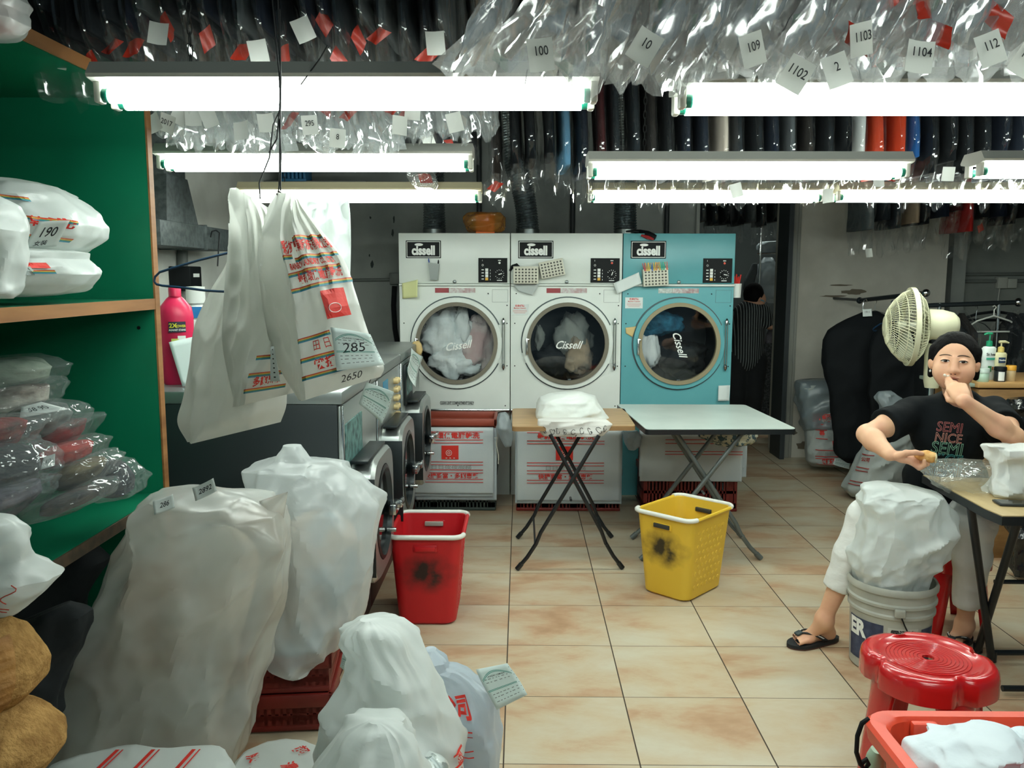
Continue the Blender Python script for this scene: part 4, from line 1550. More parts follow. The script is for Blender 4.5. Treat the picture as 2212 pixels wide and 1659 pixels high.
# ---- the big leaning bag and its neighbours
LA = [(395, 1050, 475, 1058), (352, 1060, 560, 1080), (318, 1095, 606, 1098), (292, 1140, 612, 1140), (262, 1190, 610, 1185), (235, 1240, 603, 1240), (205, 1310, 590, 1305), (172, 1400, 562, 1400), (146, 1480, 541, 1480),
      (118, 1560, 526, 1560), (110, 1605, 516, 1618), (130, 1646, 492, 1650)]
YA = 2.46
tA, SA = sack_thing('stuffed_bag', 'largest frosted bag of laundry, leaning, with two number slips on top', 'bag', LA, YA, bag_big, stuffing, dmax=0.22, depth=0.62, p=0.8, fold=0.03, fs=4.2, fbmp=0.035, seed=2.0,
                    nu=130, nv=110, corek=0.8, v0=0.2, rid=0.024, rang=0.75, rst=5.0, rsc=8.5, group='stuffed laundry bags in front')
mb = MB()   # the knotted corner that sticks up
A0, A1, A2 = PY(560, 1082, YA - 0.02), PY(622, 1062, YA - 0.03), PY(608, 1150, YA - 0.02)
mb.grid(8, 8, lambda u, v: A0.lerp(A2, u).lerp(A1, v) + Vector((0, -0.05 * math.sin(u * math.pi) * (1 - v), 0)))
mb.build('bag_corner', bag_big, tA, smooth=180, solid=0.001)
for (cx, cy_, w, h, an, txt) in ((355, 1090, 46, 30, -0.35, '286'), (443, 1058, 50, 30, -0.45, '2892')):
    c = PY(cx, cy_, YA - 0.17)
    s = 2.45 / FPX
    ax = Vector((math.cos(an), 0.0, -math.sin(an)))
    ay = Vector((math.sin(an) * 0.9, 0.5, math.cos(an) * 0.9)).normalized()
    q = [c - ax * w * s / 2 + ay * h * s / 2, c + ax * w * s / 2 + ay * h * s / 2, c + ax * w * s / 2 - ay * h * s / 2, c - ax * w * s / 2 - ay * h * s / 2]
    o, f = card('number_slip', None, None, q, paper, parent=tA, curl=0.003)
    mb = MB()
    put_text_fn(mb, txt, 0.5, lambda x, y: f(x, 0.5 - y, 0.001), 0.5, 0.0, sx=0.62, shear=0.3, bold=0.01)
    mb.build('slip_number', pen_ink, o, smooth=0)

LB = [(612, 962, 650, 962), (606, 992, 668, 994), (542, 1010, 705, 1002), (552, 1045, 772, 1037), (568, 1085, 814, 1085), (578, 1140, 808, 1160), (582, 1220, 796, 1250), (572, 1300, 776, 1335), (552, 1380, 738, 1393),
      (548, 1415, 704, 1418), (572, 1430, 660, 1430)]
YBg = 2.86
tB, SB = sack_thing('stuffed_bag', 'white bag of laundry standing on the two dark red crates', 'bag', LB, YBg, bag_thin, stuffing_c, depth=0.85, fold=0.026, fs=5.5, fbmp=0.03, seed=5.0, nu=110, nv=90, corek=0.8, v0=0.35, dmax=0.19, rid=0.022, rang=1.15, rst=3.5, rsc=8,
                    group='stuffed laundry bags in front')

LC = [(778, 1338, 815, 1336), (742, 1366, 850, 1352), (738, 1388, 882, 1392), (752, 1412, 914, 1430), (744, 1455, 945, 1488), (720, 1520, 965, 1540), (698, 1580, 980, 1592), (690, 1640, 985, 1650), (686, 1740, 985, 1740), (700, 1860, 975, 1860)]
tC, SC_ = sack_thing('stuffed_bag', 'white bag of laundry in front of the crates with red lettering along its right side', 'bag', LC, 2.16, bag_w, stuffing_w, depth=0.75, fold=0.026, fs=5.5, fbmp=0.028, seed=8.0, nu=84, nv=70, corek=0.82, v0=0.3, dmax=0.19, rid=0.02, rang=2.0, rst=4, rsc=9,
                     group='stuffed laundry bags in front', pleat=0.02)
mb = MB()
f = lambda x, y: SC_.fx(x, y, 0.009)
for k, v in enumerate((0.50, 0.545, 0.60, 0.625, 0.665, 0.70)):
    put_rect_fn(mb, f, 0.86, v, 0.985, v + 0.008, 5, 1)
put_text_fn(mb, '彩虹專業乾洗', 0.052, lambda x, y: f(0.93 + y * 1.0, 0.585 + x * 0.5), 0, 0, bold=0.02)
mb.build('red_lettering', red_ink, tC, smooth=0)

LD = [(918, 1402, 942, 1402), (908, 1418, 957, 1420), (914, 1440, 962, 1438), (945, 1452, 990, 1444), (958, 1468, 1020, 1460), (963, 1495, 1046, 1486), (965, 1540, 1064, 1540), (968, 1600, 1070, 1600), (972, 1659, 1070, 1659), (975, 1780, 1064, 1780)]
tD, SD = sack_thing('stuffed_bag', 'small bluish bag with a knotted top and red characters, beside the fallen receipt', 'bag', LD, 2.36, bag_blue, stuffing_c, depth=0.9, fold=0.018, fs=8, fbmp=0.02, seed=11.0, v0=0.4, corek=0.8, rid=0.014, rang=1.2, rst=2, rsc=12, dmax=0.12,
                    group='stuffed laundry bags in front', pleat=0.016)
mb = MB()
f = lambda x, y: SD.fx(x, y, 0.008)
put_text_fn(mb, '公司', 0.165, lambda x, y: f(-0.32 + x * 3.3, 0.335 - y * 0.72), 0, 0, bold=0.03)
for v in (0.425, 0.45, 0.53, 0.56, 0.64, 0.67):
    put_rect_fn(mb, f, -0.75, v, 0.12, v + 0.006, 6, 1)
mb.build('bag_print', red_ink, tD, smooth=0)
receipt('receipt hanging off the knotted bluish bag over the floor tiles', [PY(1028, 1446, 2.33), PY(1097, 1432, 2.30), PY(1140, 1500, 2.26), PY(1072, 1534, 2.28)], wave=0.004)
receipt('receipt tucked behind the white bag beside the crates', [PY(748, 1397, 2.34), PY(772, 1400, 2.30), PY(770, 1470, 2.30), PY(732, 1440, 2.34)], wave=0.003)

LE = [(796, 1553, 828, 1556), (762, 1570, 868, 1576), (728, 1600, 902, 1612), (695, 1640, 905, 1655), (665, 1700, 915, 1720), (650, 1800, 920, 1800), (650, 1950, 915, 1950), (690, 2030, 880, 2030)]
tE, SE_ = sack_thing('stuffed_bag', 'white bag at the bottom frame edge, in front of the red lettered bag', 'bag', LE, 1.88, bag_w, stuffing_w, depth=0.7, fold=0.022, fs=6, fbmp=0.024, seed=14.0, corek=0.8, rid=0.016, rang=0.5, rst=2.5, rsc=10, v0=0.35, dmax=0.15,
                     group='stuffed laundry bags in front', pleat=0.02)
LF = [(905, 1632, 935, 1630), (893, 1645, 958, 1645), (888, 1662, 972, 1668), (892, 1720, 980, 1720), (900, 1850, 975, 1850), (915, 1960, 960, 1960)]
tF, SF = sack_thing('small_bag', 'small silvery checked bag peeking out beside the front white bag', 'bag', LF, 2.0, mat('silver_check', '8f9998', 0.3, metal=0.4, col2='d5dcda', nscale=26, lo=0.48, hi=0.52), None, depth=0.8, fold=0.012, fs=14, fbmp=0.01, seed=3.3, dmax=0.07, nu=40, nv=30)

# lying printed sacks along the bottom edge
LG = [(95, 1676, 455, 1674), (72, 1690, 475, 1688), (60, 1712, 490, 1712), (55, 1750, 500, 1752), (60, 1850, 495, 1850), (90, 1990, 470, 1990)]
tG, SG = sack_thing('printed_bag', 'white printed bag lying below the largest frosted bag', 'bag', LG, 2.02, bag_w, stuffing_w, depth=0.6, fold=0.015, fs=7, fbmp=0.014, seed=16.0, corek=0.8, rid=0.016, rang=0.5, rst=2.5, rsc=10, v0=0.2, dmax=0.17, group='printed bags lying at the bottom')
mb = MB()
f = lambda x, y: SG.top(x, y, 0.006)
for x, w in ((-0.50, 0.05), (-0.42, 0.02), (-0.05, 0.05), (0.04, 0.02), (0.46, 0.05), (0.55, 0.02)):
    mb.grid(2, 12, lambda u, v: f(x + w * u + 0.12 * v, -0.85 + 1.7 * v))
put_text_fn(mb, '貴', 0.34, lambda x, y: f(0.27 + x * 0.9, -0.2 + y * 1.1), 0, 0, bold=0.03, ang=-1.3)
mb.build('red_lettering', red_ink, tG, smooth=0)
LH = [(512, 1648, 680, 1646), (502, 1660, 690, 1658), (498, 1682, 697, 1682), (500, 1730, 697, 1730), (505, 1800, 690, 1800), (520, 1870, 670, 1870)]
tH, SH = sack_thing('printed_bag', 'white sack with scattered red characters lying in front of the crates', 'bag', LH, 2.28, bag_w, stuffing_w, depth=1.0, fold=0.012, fs=8, fbmp=0.012, seed=18.0, corek=0.8, rid=0.016, rang=0.5, rst=2.5, rsc=10, v0=0.2, dmax=0.18, group='printed bags lying at the bottom')
mb = MB()
f = lambda x, y: SH.top(x, y, 0.006)
for ch, x, y, a in (('潔', -0.62, -0.55, 0.5), ('超', 0.50, 0.45, -0.9), ('濃', 0.40, -0.28, -0.9), ('淨', -0.58, 0.12, 0.6)):
    put_text_fn(mb, ch, 0.42, lambda p, q: f(x + p * 0.95, y + q * 0.9), 0, 0, ang=a, bold=0.03)
mb.build('red_lettering', red_ink, tH, smooth=0)

# rolled tan fleece and the bag on top, at the left frame edge
fleece = mat('tan_fleece', 'b08a55', 0.95, spec=0.05, col2='8f6c40', nscale=30, bump=0.5, bscale=120)
fleece_e = mat('tan_binding', 'a9793c', 0.7, col2='8b5f2c', nscale=14, bump=0.6, bscale=24)
for (lv, Y, lab, sd, bind) in (([(-60, 1350, 10, 1342), (-70, 1375, 40, 1365), (-75, 1405, 66, 1400), (-75, 1440, 82, 1440), (-70, 1475, 80, 1480), (-60, 1505, 50, 1512), (-40, 1520, 0, 1522)], 1.62,
                                'rolled tan fleece blanket with stitched binding, upper of the two at the left edge', 21.0, True),
                               ([(-60, 1530, 20, 1532), (-80, 1555, 78, 1560), (-90, 1590, 112, 1595), (-90, 1625, 121, 1625), (-85, 1665, 95, 1660), (-70, 1700, 40, 1700)], 1.58,
                                'plain tan fleece roll, lower of the two at the left edge', 22.5, False)):
    S = Sack(lv, Y, depth=1.3, p=0.95, fold=0.004, fs=12, fbmp=0.008, seed=sd, dmax=0.16)
    t = thing('fleece_blanket', lab, 'blanket', base_of(lv, Y), group='rolled tan blankets')
    S.mesh().build('blanket_roll', fleece, t, smooth=180)
    if bind:
        pts = [S.fx(-0.2 + 0.0 * k, 0.05) for k in range(1)]
        mb = MB()
        mb.grid(30, 6, lambda u, v: S.fx(0.35 + 0.60 * v - 0.25 * u, 0.10 + 0.72 * u, 0.006 + 0.006 * math.sin(u * 60) * math.sin(v * math.pi)))
        mb.build('binding', fleece_e, t, smooth=180)
LK = [(-40, 1110, 10, 1118), (-50, 1135, 40, 1140), (-60, 1165, 56, 1170), (-60, 1200, 62, 1205), (-60, 1235, 112, 1247), (-60, 1270, 80, 1282), (-60, 1300, 45, 1318), (-50, 1330, 5, 1340)]
tK, SK = sack_thing('printed_bag', 'white bag with red lettering and a crayon S on top of the tan blankets', 'bag', LK, 1.68, bag_w, stuffing_w, depth=0.8, fold=0.016, fs=9, fbmp=0.016, seed=24.0, corek=0.8, rid=0.016, rang=0.5, rst=2.5, rsc=10, v0=0.2, dmax=0.12, p=0.9)
mb = MB()
f = lambda x, y: SK.fx(x, y, 0.008)
mb.use(crayon)
mb.tube([f(0.42 + 0.10 * math.sin(k * 0.8 + 0.4) * (1 if k < 5 else 1), 0.52 + 0.022 * k) for k in range(9)], 0.0012, 5)
mb.tube([f(-0.1 + 0.04 * k, 0.47 + 0.006 * math.sin(k)) for k in range(8)], 0.001, 5)
mb.use(red_ink)
put_text_fn(mb, '貴客', 0.13, lambda x, y: f(0.0 + x * 1.7, 0.80 - y), 0, 0, ang=-0.5, bold=0.03)
for k in range(3):
    mb.grid(10, 1, lambda u, v: f(-0.5 + 1.1 * u, 0.66 + 0.03 * (k == 1) + 0.12 * u + 0.25 * (k == 2) - 0.02 * u + 0.010 * v))
mb.build('red_lettering', None, tK, smooth=0)

# bags in the green shelf, upper compartment
LL = [(-60, 388, 50, 388), (-80, 400, 105, 402), (-90, 425, 148, 430), (-95, 455, 185, 465), (-95, 482, 201, 487), (-90, 510, 190, 512), (-85, 535, 160, 538), (-80, 552, 120, 552), (-60, 566, 60, 565)]
tL, SL = sack_thing('laundry_parcel', 'white bag with rainbow stripes and a number slip on the middle green shelf', 'bag', LL, 2.30, bag_w, stuffing_w, depth=1.1, fold=0.018, fs=8, fbmp=0.02, seed=27.0, corek=0.8, rid=0.016, rang=0.5, rst=2.5, rsc=10, v0=0.1, dmax=0.16, group='bags on the middle green shelf')
mb = MB()
f = lambda x, y: SL.fx(x, y, 0.008)
mb.use(red_ink)
put_rect_fn(mb, f, -0.1, 0.10, 0.25, 0.2, 8, 4)
rainbow(mb, f, -0.05, 0.70, 0.28, 0.035, slope=0.03)
rainbow(mb, f, 0.1, 0.90, 0.44, 0.035, slope=0.06)
mb.use(red_ink)
put_text_fn(mb, '彩虹乾洗', 0.09, lambda x, y: f(0.52 + x * 2.0, 0.515 + 0.12 * x - y), 0, 0, bold=0.02)
rainbow(mb, f, 0.3, 0.94, 0.60, 0.035, slope=0.05)
mb.build('bag_print', None, tL, smooth=0)
q = [SL.fx(a, b, 0.024) for a, b in ((0.60, 0.52), (0.82, 0.50), (0.86, 0.72), (0.66, 0.78))]
o, f = card('number_slip', None, None, q, paper, parent=tL, curl=0.002)
mb = MB()
put_text_fn(mb, '190', 0.5, lambda x, y: f(x, 0.42 - y, 0.0014), 0.5, 0.0, sx=0.75, bold=0.01)
put_text_fn(mb, '女裝', 0.2, lambda x, y: f(x, 0.82 - y, 0.0014), 0.45, 0.0, bold=0.01)
mb.build('slip_number', pen_ink, o, smooth=0)
LM = [(-20, 535, 130, 538), (-60, 548, 168, 545), (-70, 570, 160, 560), (-70, 590, 188, 592), (-70, 612, 172, 615), (-60, 632, 140, 632), (-40, 642, 90, 641)]
tM, SM = sack_thing('laundry_parcel', 'white bag with a grey print patch lying under the striped bag on the shelf', 'bag', LM, 2.26, bag_w, stuffing_w, depth=1.2, fold=0.02, fs=8, fbmp=0.016, seed=30.0, corek=0.8, rid=0.016, rang=0.5, rst=2.5, rsc=10, v0=0.1, dmax=0.16, group='bags on the middle green shelf')
mb = MB()
f = lambda x, y: SM.fx(x, y, 0.008)
mb.use(grey_ink)
put_rect_fn(mb, f, 0.45, 0.38, 0.6, 0.52, 6, 3)
mb.use(red_ink)
put_rect_fn(mb, f, 0.58, 0.38, 0.78, 0.44, 6, 2)
rainbow(mb, f, 0.58, 0.8, 0.46, 0.04)
mb.build('bag_print', None, tM, smooth=0)
LN = [(-80, 425, -10, 420), (-90, 450, 20, 445), (-100, 480, 50, 500), (-100, 520, 40, 540), (-100, 560, 35, 580), (-100, 610, 30, 610), (-80, 645, 26, 645)]
tN, SN = sack_thing('laundry_parcel', 'plain white bag at the left frame edge on the middle green shelf', 'bag', LN, 2.02, bag_w, stuffing_w, depth=0.9, fold=0.02, fs=8, fbmp=0.02, seed=33.0, corek=0.8, rid=0.016, rang=0.5, rst=2.5, rsc=10, v0=0.1, dmax=0.13, group='bags on the middle green shelf')

# film wrapped clothes heaped on the lower shelf
cc = {}
PL = [
    ([(-60, 775, 60, 768), (-90, 790, 110, 778), (-95, 810, 132, 792), (-90, 835, 120, 815), (-80, 860, 60, 845)], 2.42, 'a9b7a6', '6f8274', 'pale green folded cloth in film, topmost of the heap on the lower green shelf'),
    ([(-60, 850, 90, 815), (-80, 868, 125, 828), (-80, 890, 118, 860), (-70, 915, 70, 895), (-50, 935, 40, 920)], 2.36, 'c9c4b8', '4f3a30', 'brown and white folded garment in film, second from the top of the heap'),
    ([(60, 870, 110, 862), (45, 885, 150, 875), (40, 910, 163, 895), (45, 935, 150, 925), (60, 955, 110, 952)], 2.34, '6c7672', '48524f', 'grey folded garment in film with a paper slip on it'),
    ([(-60, 905, 30, 900), (-80, 925, 62, 915), (-80, 950, 58, 940), (-60, 970, 40, 965)], 2.10, '7c2a26', '2c2a2a', 'red and black striped garment in film at the left frame edge'),
    ([(90, 910, 180, 898), (70, 930, 196, 905), (66, 955, 186, 930), (70, 985, 160, 965), (80, 1000, 120, 990)], 2.40, '8b1d1d', '3d3f3c', 'grey garment with a red collar in film behind the bright red one'),
    ([(90, 965, 180, 945), (76, 985, 208, 958), (74, 1003, 205, 982), (85, 1014, 160, 1002)], 2.26, 'a3241b', '7d1a15', 'bright red folded garment in film with a white slip'),
    ([(120, 1010, 215, 975), (105, 1030, 240, 995), (104, 1045, 225, 1025), (125, 1060, 180, 1052)], 2.24, '6b6044', '3f3a2d', 'olive folded garment in film below the bright red one'),
    ([(205, 990, 235, 980), (195, 1015, 275, 1000), (190, 1040, 296, 1032), (205, 1062, 300, 1062), (230, 1074, 280, 1072)], 2.42, '20262a', '14191c', 'black ribbed garment in loose clear film at the right of the heap'),
    ([(-60, 960, 40, 955), (-80, 985, 85, 990), (-80, 1015, 98, 1020), (-60, 1045, 80, 1050)], 2.04, '191e22', '2e3437', 'black folded garment in creased film at the left frame edge'),
    ([(-40, 1055, 40, 1035), (-60, 1075, 90, 1040), (-60, 1100, 95, 1065), (-40, 1125, 60, 1100), (-20, 1135, 30, 1125)], 2.00, '6f6f7d', '2b2e33', 'lilac grey folded garment in film at the front of the heap'),
    ([(110, 1070, 200, 1040), (90, 1088, 230, 1050), (88, 1104, 220, 1075), (100, 1114, 160, 1100)], 2.12, '23272a', '4a3f36', 'dark folded garment in film lying lowest at the front'),
]
for k, (lv, Y, c1, c2, lab) in enumerate(PL):
    t, S = sack_thing('wrapped_garment', lab, 'wrapped clothes', lv, Y, wrap, mat('folded_cloth_%s' % c1, c1, 0.9, col2=c2, nscale=9, bump=0.4, bscale=16, stretch=(1, 1, 2.2)), depth=1.5, p=0.9, fold=0.016, fs=15, fbmp=0.01,
                      seed=40.0 + k * 3, v0=0.03, dmax=0.13, nu=44, nv=26, corek=0.86, rid=0.012, rang=0.3, rst=2, rsc=16, group='film wrapped clothes on the lower shelf')
    if k in (2, 5):
        q = [S.fx(a, b, 0.016) for a, b in ((((-0.1, 0.05), (0.75, 0.0), (0.95, 0.28), (0.05, 0.32)) if k == 2 else ((0.22, 0.25), (0.5, 0.2), (0.5, 0.52), (0.22, 0.56))))]
        o, f = card('number_slip', None, None, q, paper, parent=t)
        mb = MB()
        put_text_fn(mb, '58 90' if k == 2 else 'K12', 0.5, lambda x, y: f(x, 0.5 - y, 0.001), 0.5, 0.0, sx=0.5, bold=0.01)
        mb.build('slip_number', pen_ink, o, smooth=0)
LT = [(-80, -40, 20, -40), (-90, 0, 50, 5), (-95, 20, 40, 25), (-95, 55, 45, 52), (-90, 80, 30, 75)]
t, S = sack_thing('laundry_parcel', 'pale pink and white bag on top of the green shelf', 'bag', LT, 1.95, bag_thin, mat('pink_floral_cloth', 'c9b5b0', 0.9, col2='9b4a44', nscale=26, lo=0.5, hi=0.6), depth=1.0, fold=0.014, fs=10, fbmp=0.012, seed=77.0, dmax=0.12)


# ---- bags hanging from the wires
def curve_fn(pts, Y):
    P = [PY(a, b, c) for a, b, c in pts]
    d = [0.0]
    for i in range(1, len(P)):
        d.append(d[-1] + (P[i] - P[i - 1]).length)

    def at(t):
        x = t * d[-1]
        for i in range(len(d) - 1):
            if x <= d[i + 1] or i == len(d) - 2:
                k = max(0, min(1, (x - d[i]) / (d[i + 1] - d[i])))
                a, b = P[i], P[i + 1]
                m0 = (P[i + 1] - P[i - 1]) * 0.5 if i else b - a
                m1 = (P[i + 2] - P[i]) * 0.5 if i + 2 < len(P) else b - a
                k2, k3 = k * k, k * k * k
                return a * (2 * k3 - 3 * k2 + 1) + m0 * (k3 - 2 * k2 + k) + b * (-2 * k3 + 3 * k2) + m1 * (k3 - k2)
    return at


class PanelBag:
    """gusseted carrier: left edge L, front crease K, right edge R as curves; flat back behind"""

    def __init__(s, L, K, R, dl, dk, dr, bulge=0.03, thick=0.05, fold=0.012, fs=9.0, pleat=0.012, seed=1.0):
        s.L = curve_fn([(a, b, dl) for a, b in L], 0)
        s.K = curve_fn([(a, b, dk) for a, b in K], 0)
        s.R = curve_fn([(a, b, dr) for a, b in R], 0)
        s.bulge, s.thick, s.fold, s.fs, s.pleat, s.seed = bulge, thick, fold, fs, pleat, seed

    def front(s, x, v, off=0.0):
        """x 0 at the crease .. 1 at the right edge"""
        k, r = s.K(v), s.R(v)
        p = k.lerp(r, x)
        n = Vector((0, -1, 0.1)).normalized()
        b = s.bulge * math.sin(math.pi * max(0, min(1, x))) * smoothstep(0, 0.35, v) * (1 - smoothstep(0.9, 1.0, v) * 0.8)
        w = s.pleat * (1 - smoothstep(0.2, 0.75, v)) * smoothstep(0.0, 0.1, v) * noise.noise(Vector((x * 7.5, v * 0.5, s.seed))) * 1.6
        c = s.fold * (3.6 * facet(p, s.fs, s.seed, 1.4, 2.6) + 2.0 * facet(p, s.fs * 2.2, s.seed + 4, 1.1, 2.0)) * smoothstep(0, 0.08, x) * (1 - smoothstep(0.92, 1, x))
        return p + n * (b + w + c + off)

    def side(s, x, v, off=0.0):
        """x 0 at the left edge .. 1 at the crease"""
        p = s.L(v).lerp(s.K(v), x)
        n = Vector((-0.45, -0.9, 0))
        dent = -0.018 * math.sin(math.pi * x) * smoothstep(0.1, 0.5, v)
        c = s.fold * 1.2 * (4.2 * facet(p, s.fs * 0.8, s.seed + 2, 1.3, 2.4) + 2.2 * facet(p, s.fs * 2, s.seed + 7, 1.0, 2.0)) * math.sin(math.pi * x)
        return p + n * (dent + c + off)

    def back(s, x, v):
        p = s.R(v).lerp(s.L(v), x)
        b = s.thick * math.sin(math.pi * x) * smoothstep(0, 0.3, v)
        return p + Vector((0, b, 0)) + Vector((0, 0.6, 0)) * (s.fold * 1.6 * facet(p, s.fs, s.seed + 8) * math.sin(math.pi * x))

    def build(s, m, t, nv=72):
        mb = MB()

        def fn(u, v):
            v = 0.002 + 0.996 * v
            if u < 0.22:
                return s.side(u / 0.22, v)
            if u < 0.62:
                return s.front((u - 0.22) / 0.40, v)
            return s.back((u - 0.62) / 0.38, v)
        nu = 96
        mb.grid(nu, nv, fn, cu=True)
        mb.f.append(tuple(nv * nu + q for q in range(nu)))
        mb.mi.append(0)
        return mb.build('bag_film', m, t, smooth=35)


bag_hang = film('hanging_bag_film', clear=0.05, rough=0.3, col='d8dad4', bump=0.25, bscale=6, gmin=0.03, gmax=0.3)
g4 = 'white carrier bags hanging from the ceiling wires'
t1 = thing('carrier_bag', 'front hanging white carrier bag with rainbow stripes, red characters and a receipt', 'bag', PY(700, 868, 1.97), group=g4)
HB1 = PanelBag([(600, 418), (574, 480), (557, 540), (560, 600), (570, 680), (583, 740), (603, 795), (646, 866)],
               [(618, 416), (608, 480), (612, 560), (626, 640), (640, 720), (648, 790), (650, 868)],
               [(640, 424), (690, 490), (746, 562), (770, 630), (792, 700), (815, 760), (832, 792), (824, 814)], 2.06, 1.93, 2.0, bulge=0.03, pleat=0.02, seed=1.5)
HB1.build(bag_hang, t1)
mb = MB()
f = lambda x, y: HB1.front(x, y, 0.0045)
for y, x0, x1 in ((0.235, 0.32, 0.93), (0.315, 0.02, 0.25), (0.335, 0.28, 0.97), (0.40, 0.12, 0.92), (0.475, 0.12, 1.0), (0.705, 0.05, 0.55), (0.80, 0.05, 0.55), (0.885, 0.05, 0.95)):
    rainbow(mb, f, x0, x1, y, 0.022)
mb.use(red_ink)
put_text_fn(mb, '彩虹專業乾洗有限公司', 0.066, lambda x, y: f(0.56 + x * 1.25, 0.287 - y), 0, 0, bold=0.025)
put_text_fn(mb, 'RAINBOW LAUNDRY CO., LTD.', 0.042, lambda x, y: f(0.52 + x * 1.15, 0.375 - y), 0, 0, bold=0.04)
put_text_fn(mb, '最新環保電腦乾洗', 0.056, lambda x, y: f(0.58 + x * 1.45, 0.44 - y), 0, 0, bold=0.025)
put_rect_fn(mb, f, 0.56, 0.52, 0.86, 0.655, 8, 6)
put_text_fn(mb, '快捷妥當', 0.06, lambda x, y: f(0.52 + x * 2.3, 0.848 - y), 0, 0, bold=0.03)
put_text_fn(mb, '田', 0.055, lambda x, y: f(0.32 + x * 2.0, 0.76 - y), 0, 0)
put_text_fn(mb, '日', 0.055, lambda x, y: f(0.47 + x * 2.0, 0.76 - y), 0, 0)
mb.use(white_ink)
f2 = lambda x, y: HB1.front(x, y, 0.006)
mb.tube([f2(0.70 + 0.075 * math.cos(a), 0.61 + 0.022 * math.sin(a)) for a in [k * 0.42 for k in range(15)]], 0.0008, 4, closed=True)
mb.use(pen_ink)
put_text_fn(mb, '2650', 0.05, lambda x, y: f(0.62 + x * 2.4, 0.95 - y), 0, 0, shear=0.3)
mb.build('bag_print', None, t1, smooth=0)
receipt('receipt with 285 handwritten, stuck on the striped hanging bag', [PY(714, 706, 1.90), PY(800, 722, 1.92), PY(831, 788, 1.93), PY(728, 800, 1.88)], curl=-0.004, num='285')
t2 = thing('carrier_bag', 'second hanging white carrier bag, plain left side with three rainbow bands low down', 'bag', PY(570, 870, 2.08), group=g4)
HB2 = PanelBag([(510, 404), (500, 470), (490, 560), (482, 660), (480, 740), (492, 810), (508, 876)], [(522, 412), (532, 480), (534, 560), (538, 660), (538, 740), (524, 812), (511, 880)],
               [(590, 455), (625, 500), (645, 560), (655, 660), (655, 740), (655, 800), (640, 848)], 2.17, 2.08, 2.13, bulge=0.02, pleat=0.008, seed=4.5, thick=0.04)
HB2.build(bag_hang, t2)
mb = MB()
f = lambda x, y: HB2.front(x, y, 0.0045)
for y, x0 in ((0.76, 0.25), (0.845, 0.2), (0.92, 0.16)):
    rainbow(mb, f, x0, 0.8, y, 0.022, slope=0.01)
mb.use(red_ink)
put_text_fn(mb, '多謝惠顧', 0.05, lambda x, y: f(0.5 + x * 2, 0.895 - y), 0, 0, bold=0.03)
mb.build('bag_print', None, t2, smooth=0)
mb = MB()
pa, pb, pc, pd = PY(585, 748, 2.04), PY(592, 748, 2.03), PY(606, 824, 2.02), PY(584, 824, 2.03)
o, f = card('stub', 'punched white stub sticking out between the two hanging bags', 'receipt', [pa, pb, pc, pd], paper, curl=0.0)
for k in range(7):
    put_rect_fn(mb, lambda x, y: f(x, y, 0.001), 0.4, 0.08 + 0.13 * k, 0.62, 0.115 + 0.13 * k, 1, 1)
mb.build('punch_mark', black_ink, o, smooth=0)
t3 = thing('carrier_bag', 'lowest hanging white bag, bulging behind the other two', 'bag', PY(500, 950, 2.26), group=g4)
HB3 = PanelBag([(500, 480), (492, 560), (452, 632), (420, 705), (408, 790), (395, 860), (383, 912), (405, 956)], [(520, 490), (515, 580), (490, 640), (470, 720), (455, 800), (445, 870), (430, 925), (411, 960)],
               [(560, 500), (590, 580), (605, 650), (618, 720), (622, 790), (622, 850), (620, 880), (608, 912)], 2.33, 2.22, 2.28, bulge=0.06, pleat=0.006, seed=7.5, thick=0.09, fs=7)
HB3.build(bag_hang, t3)
t4 = thing('carrier_bag', 'flat white bag behind the striped carrier, in front of the rear left lamp', 'bag', PY(680, 590, 2.2), group=g4)
HB4 = PanelBag([(600, 418), (598, 480), (598, 560), (600, 640)], [(625, 440), (622, 490), (622, 560), (625, 640)], [(755, 428), (759, 470), (760, 540), (757, 640)], 2.24, 2.2, 2.22, bulge=0.015, pleat=0.02, seed=9.5, thick=0.02)
HB4.build(bag_w, t4)
# handles gathered on the wire
wire_m = mat('black_wire', '15181a', 0.5)
t = thing('hanging_wire', 'black twisted wires hanging in front of the large left lamp, holding the white bags', 'wire', PY(600, 430, 1.96))
Yw = 1.98
for path in ([(588, 0), (596, 90), (603, 160), (606, 230), (604, 330), (603, 400), (600, 425)], [(600, -10), (603, 90), (607, 165), (606, 235), (590, 270), (582, 340), (560, 395), (562, 430)],
             [(604, 20), (606, 150), (604, 232), (598, 300), (581, 330)], [(602, 250), (607, 330), (606, 412)]):
    MB().tube([PY(a, b, Yw - 0.03 * (k % 2) * 0.1) for k, (a, b) in enumerate(path)], 0.0017, 6).build('wire_strand', wire_m, t)
mb = MB().tube([PY(a, b, Yw - 0.01) for a, b in ((600, 412), (612, 420), (622, 418), (618, 430), (604, 428), (598, 418))], 0.002, 6)
mb.build('wire_hook', wire_m, t)
o = MB().tube([PY(a, b, 2.066) for a, b in ((708, 98), (690, 128), (668, 158), (650, 183))], 0.0016, 6).build('loose_wire', wire_m)
tag(o, 'loose black wire slanting across the housing of the large left lamp', 'wire')
o = MB().tube([PY(a, b, 2.06) for a, b in ((1139, 150), (1137, 165), (1134, 182))], 0.0012, 6).build('loose_wire', wire_m)
tag(o, 'short dark wire on the right half of the large left lamp housing', 'wire')
t = thing('coat_hanger', 'blue wire coat hanger beside the lowest hanging bag', 'hanger', PY(410, 590, 2.2))
blue_w = mat('blue_hanger_plastic', '16324a', 0.35)
MB().tube([PY(a, b, 2.22) for a, b in ((560, 530), (486, 548), (430, 562), (370, 580), (345, 588), (335, 598), (333, 608), (338, 614), (350, 617), (400, 622), (446, 628), (560, 634))], 0.0032, 8).build('hanger_wire', blue_w, t)
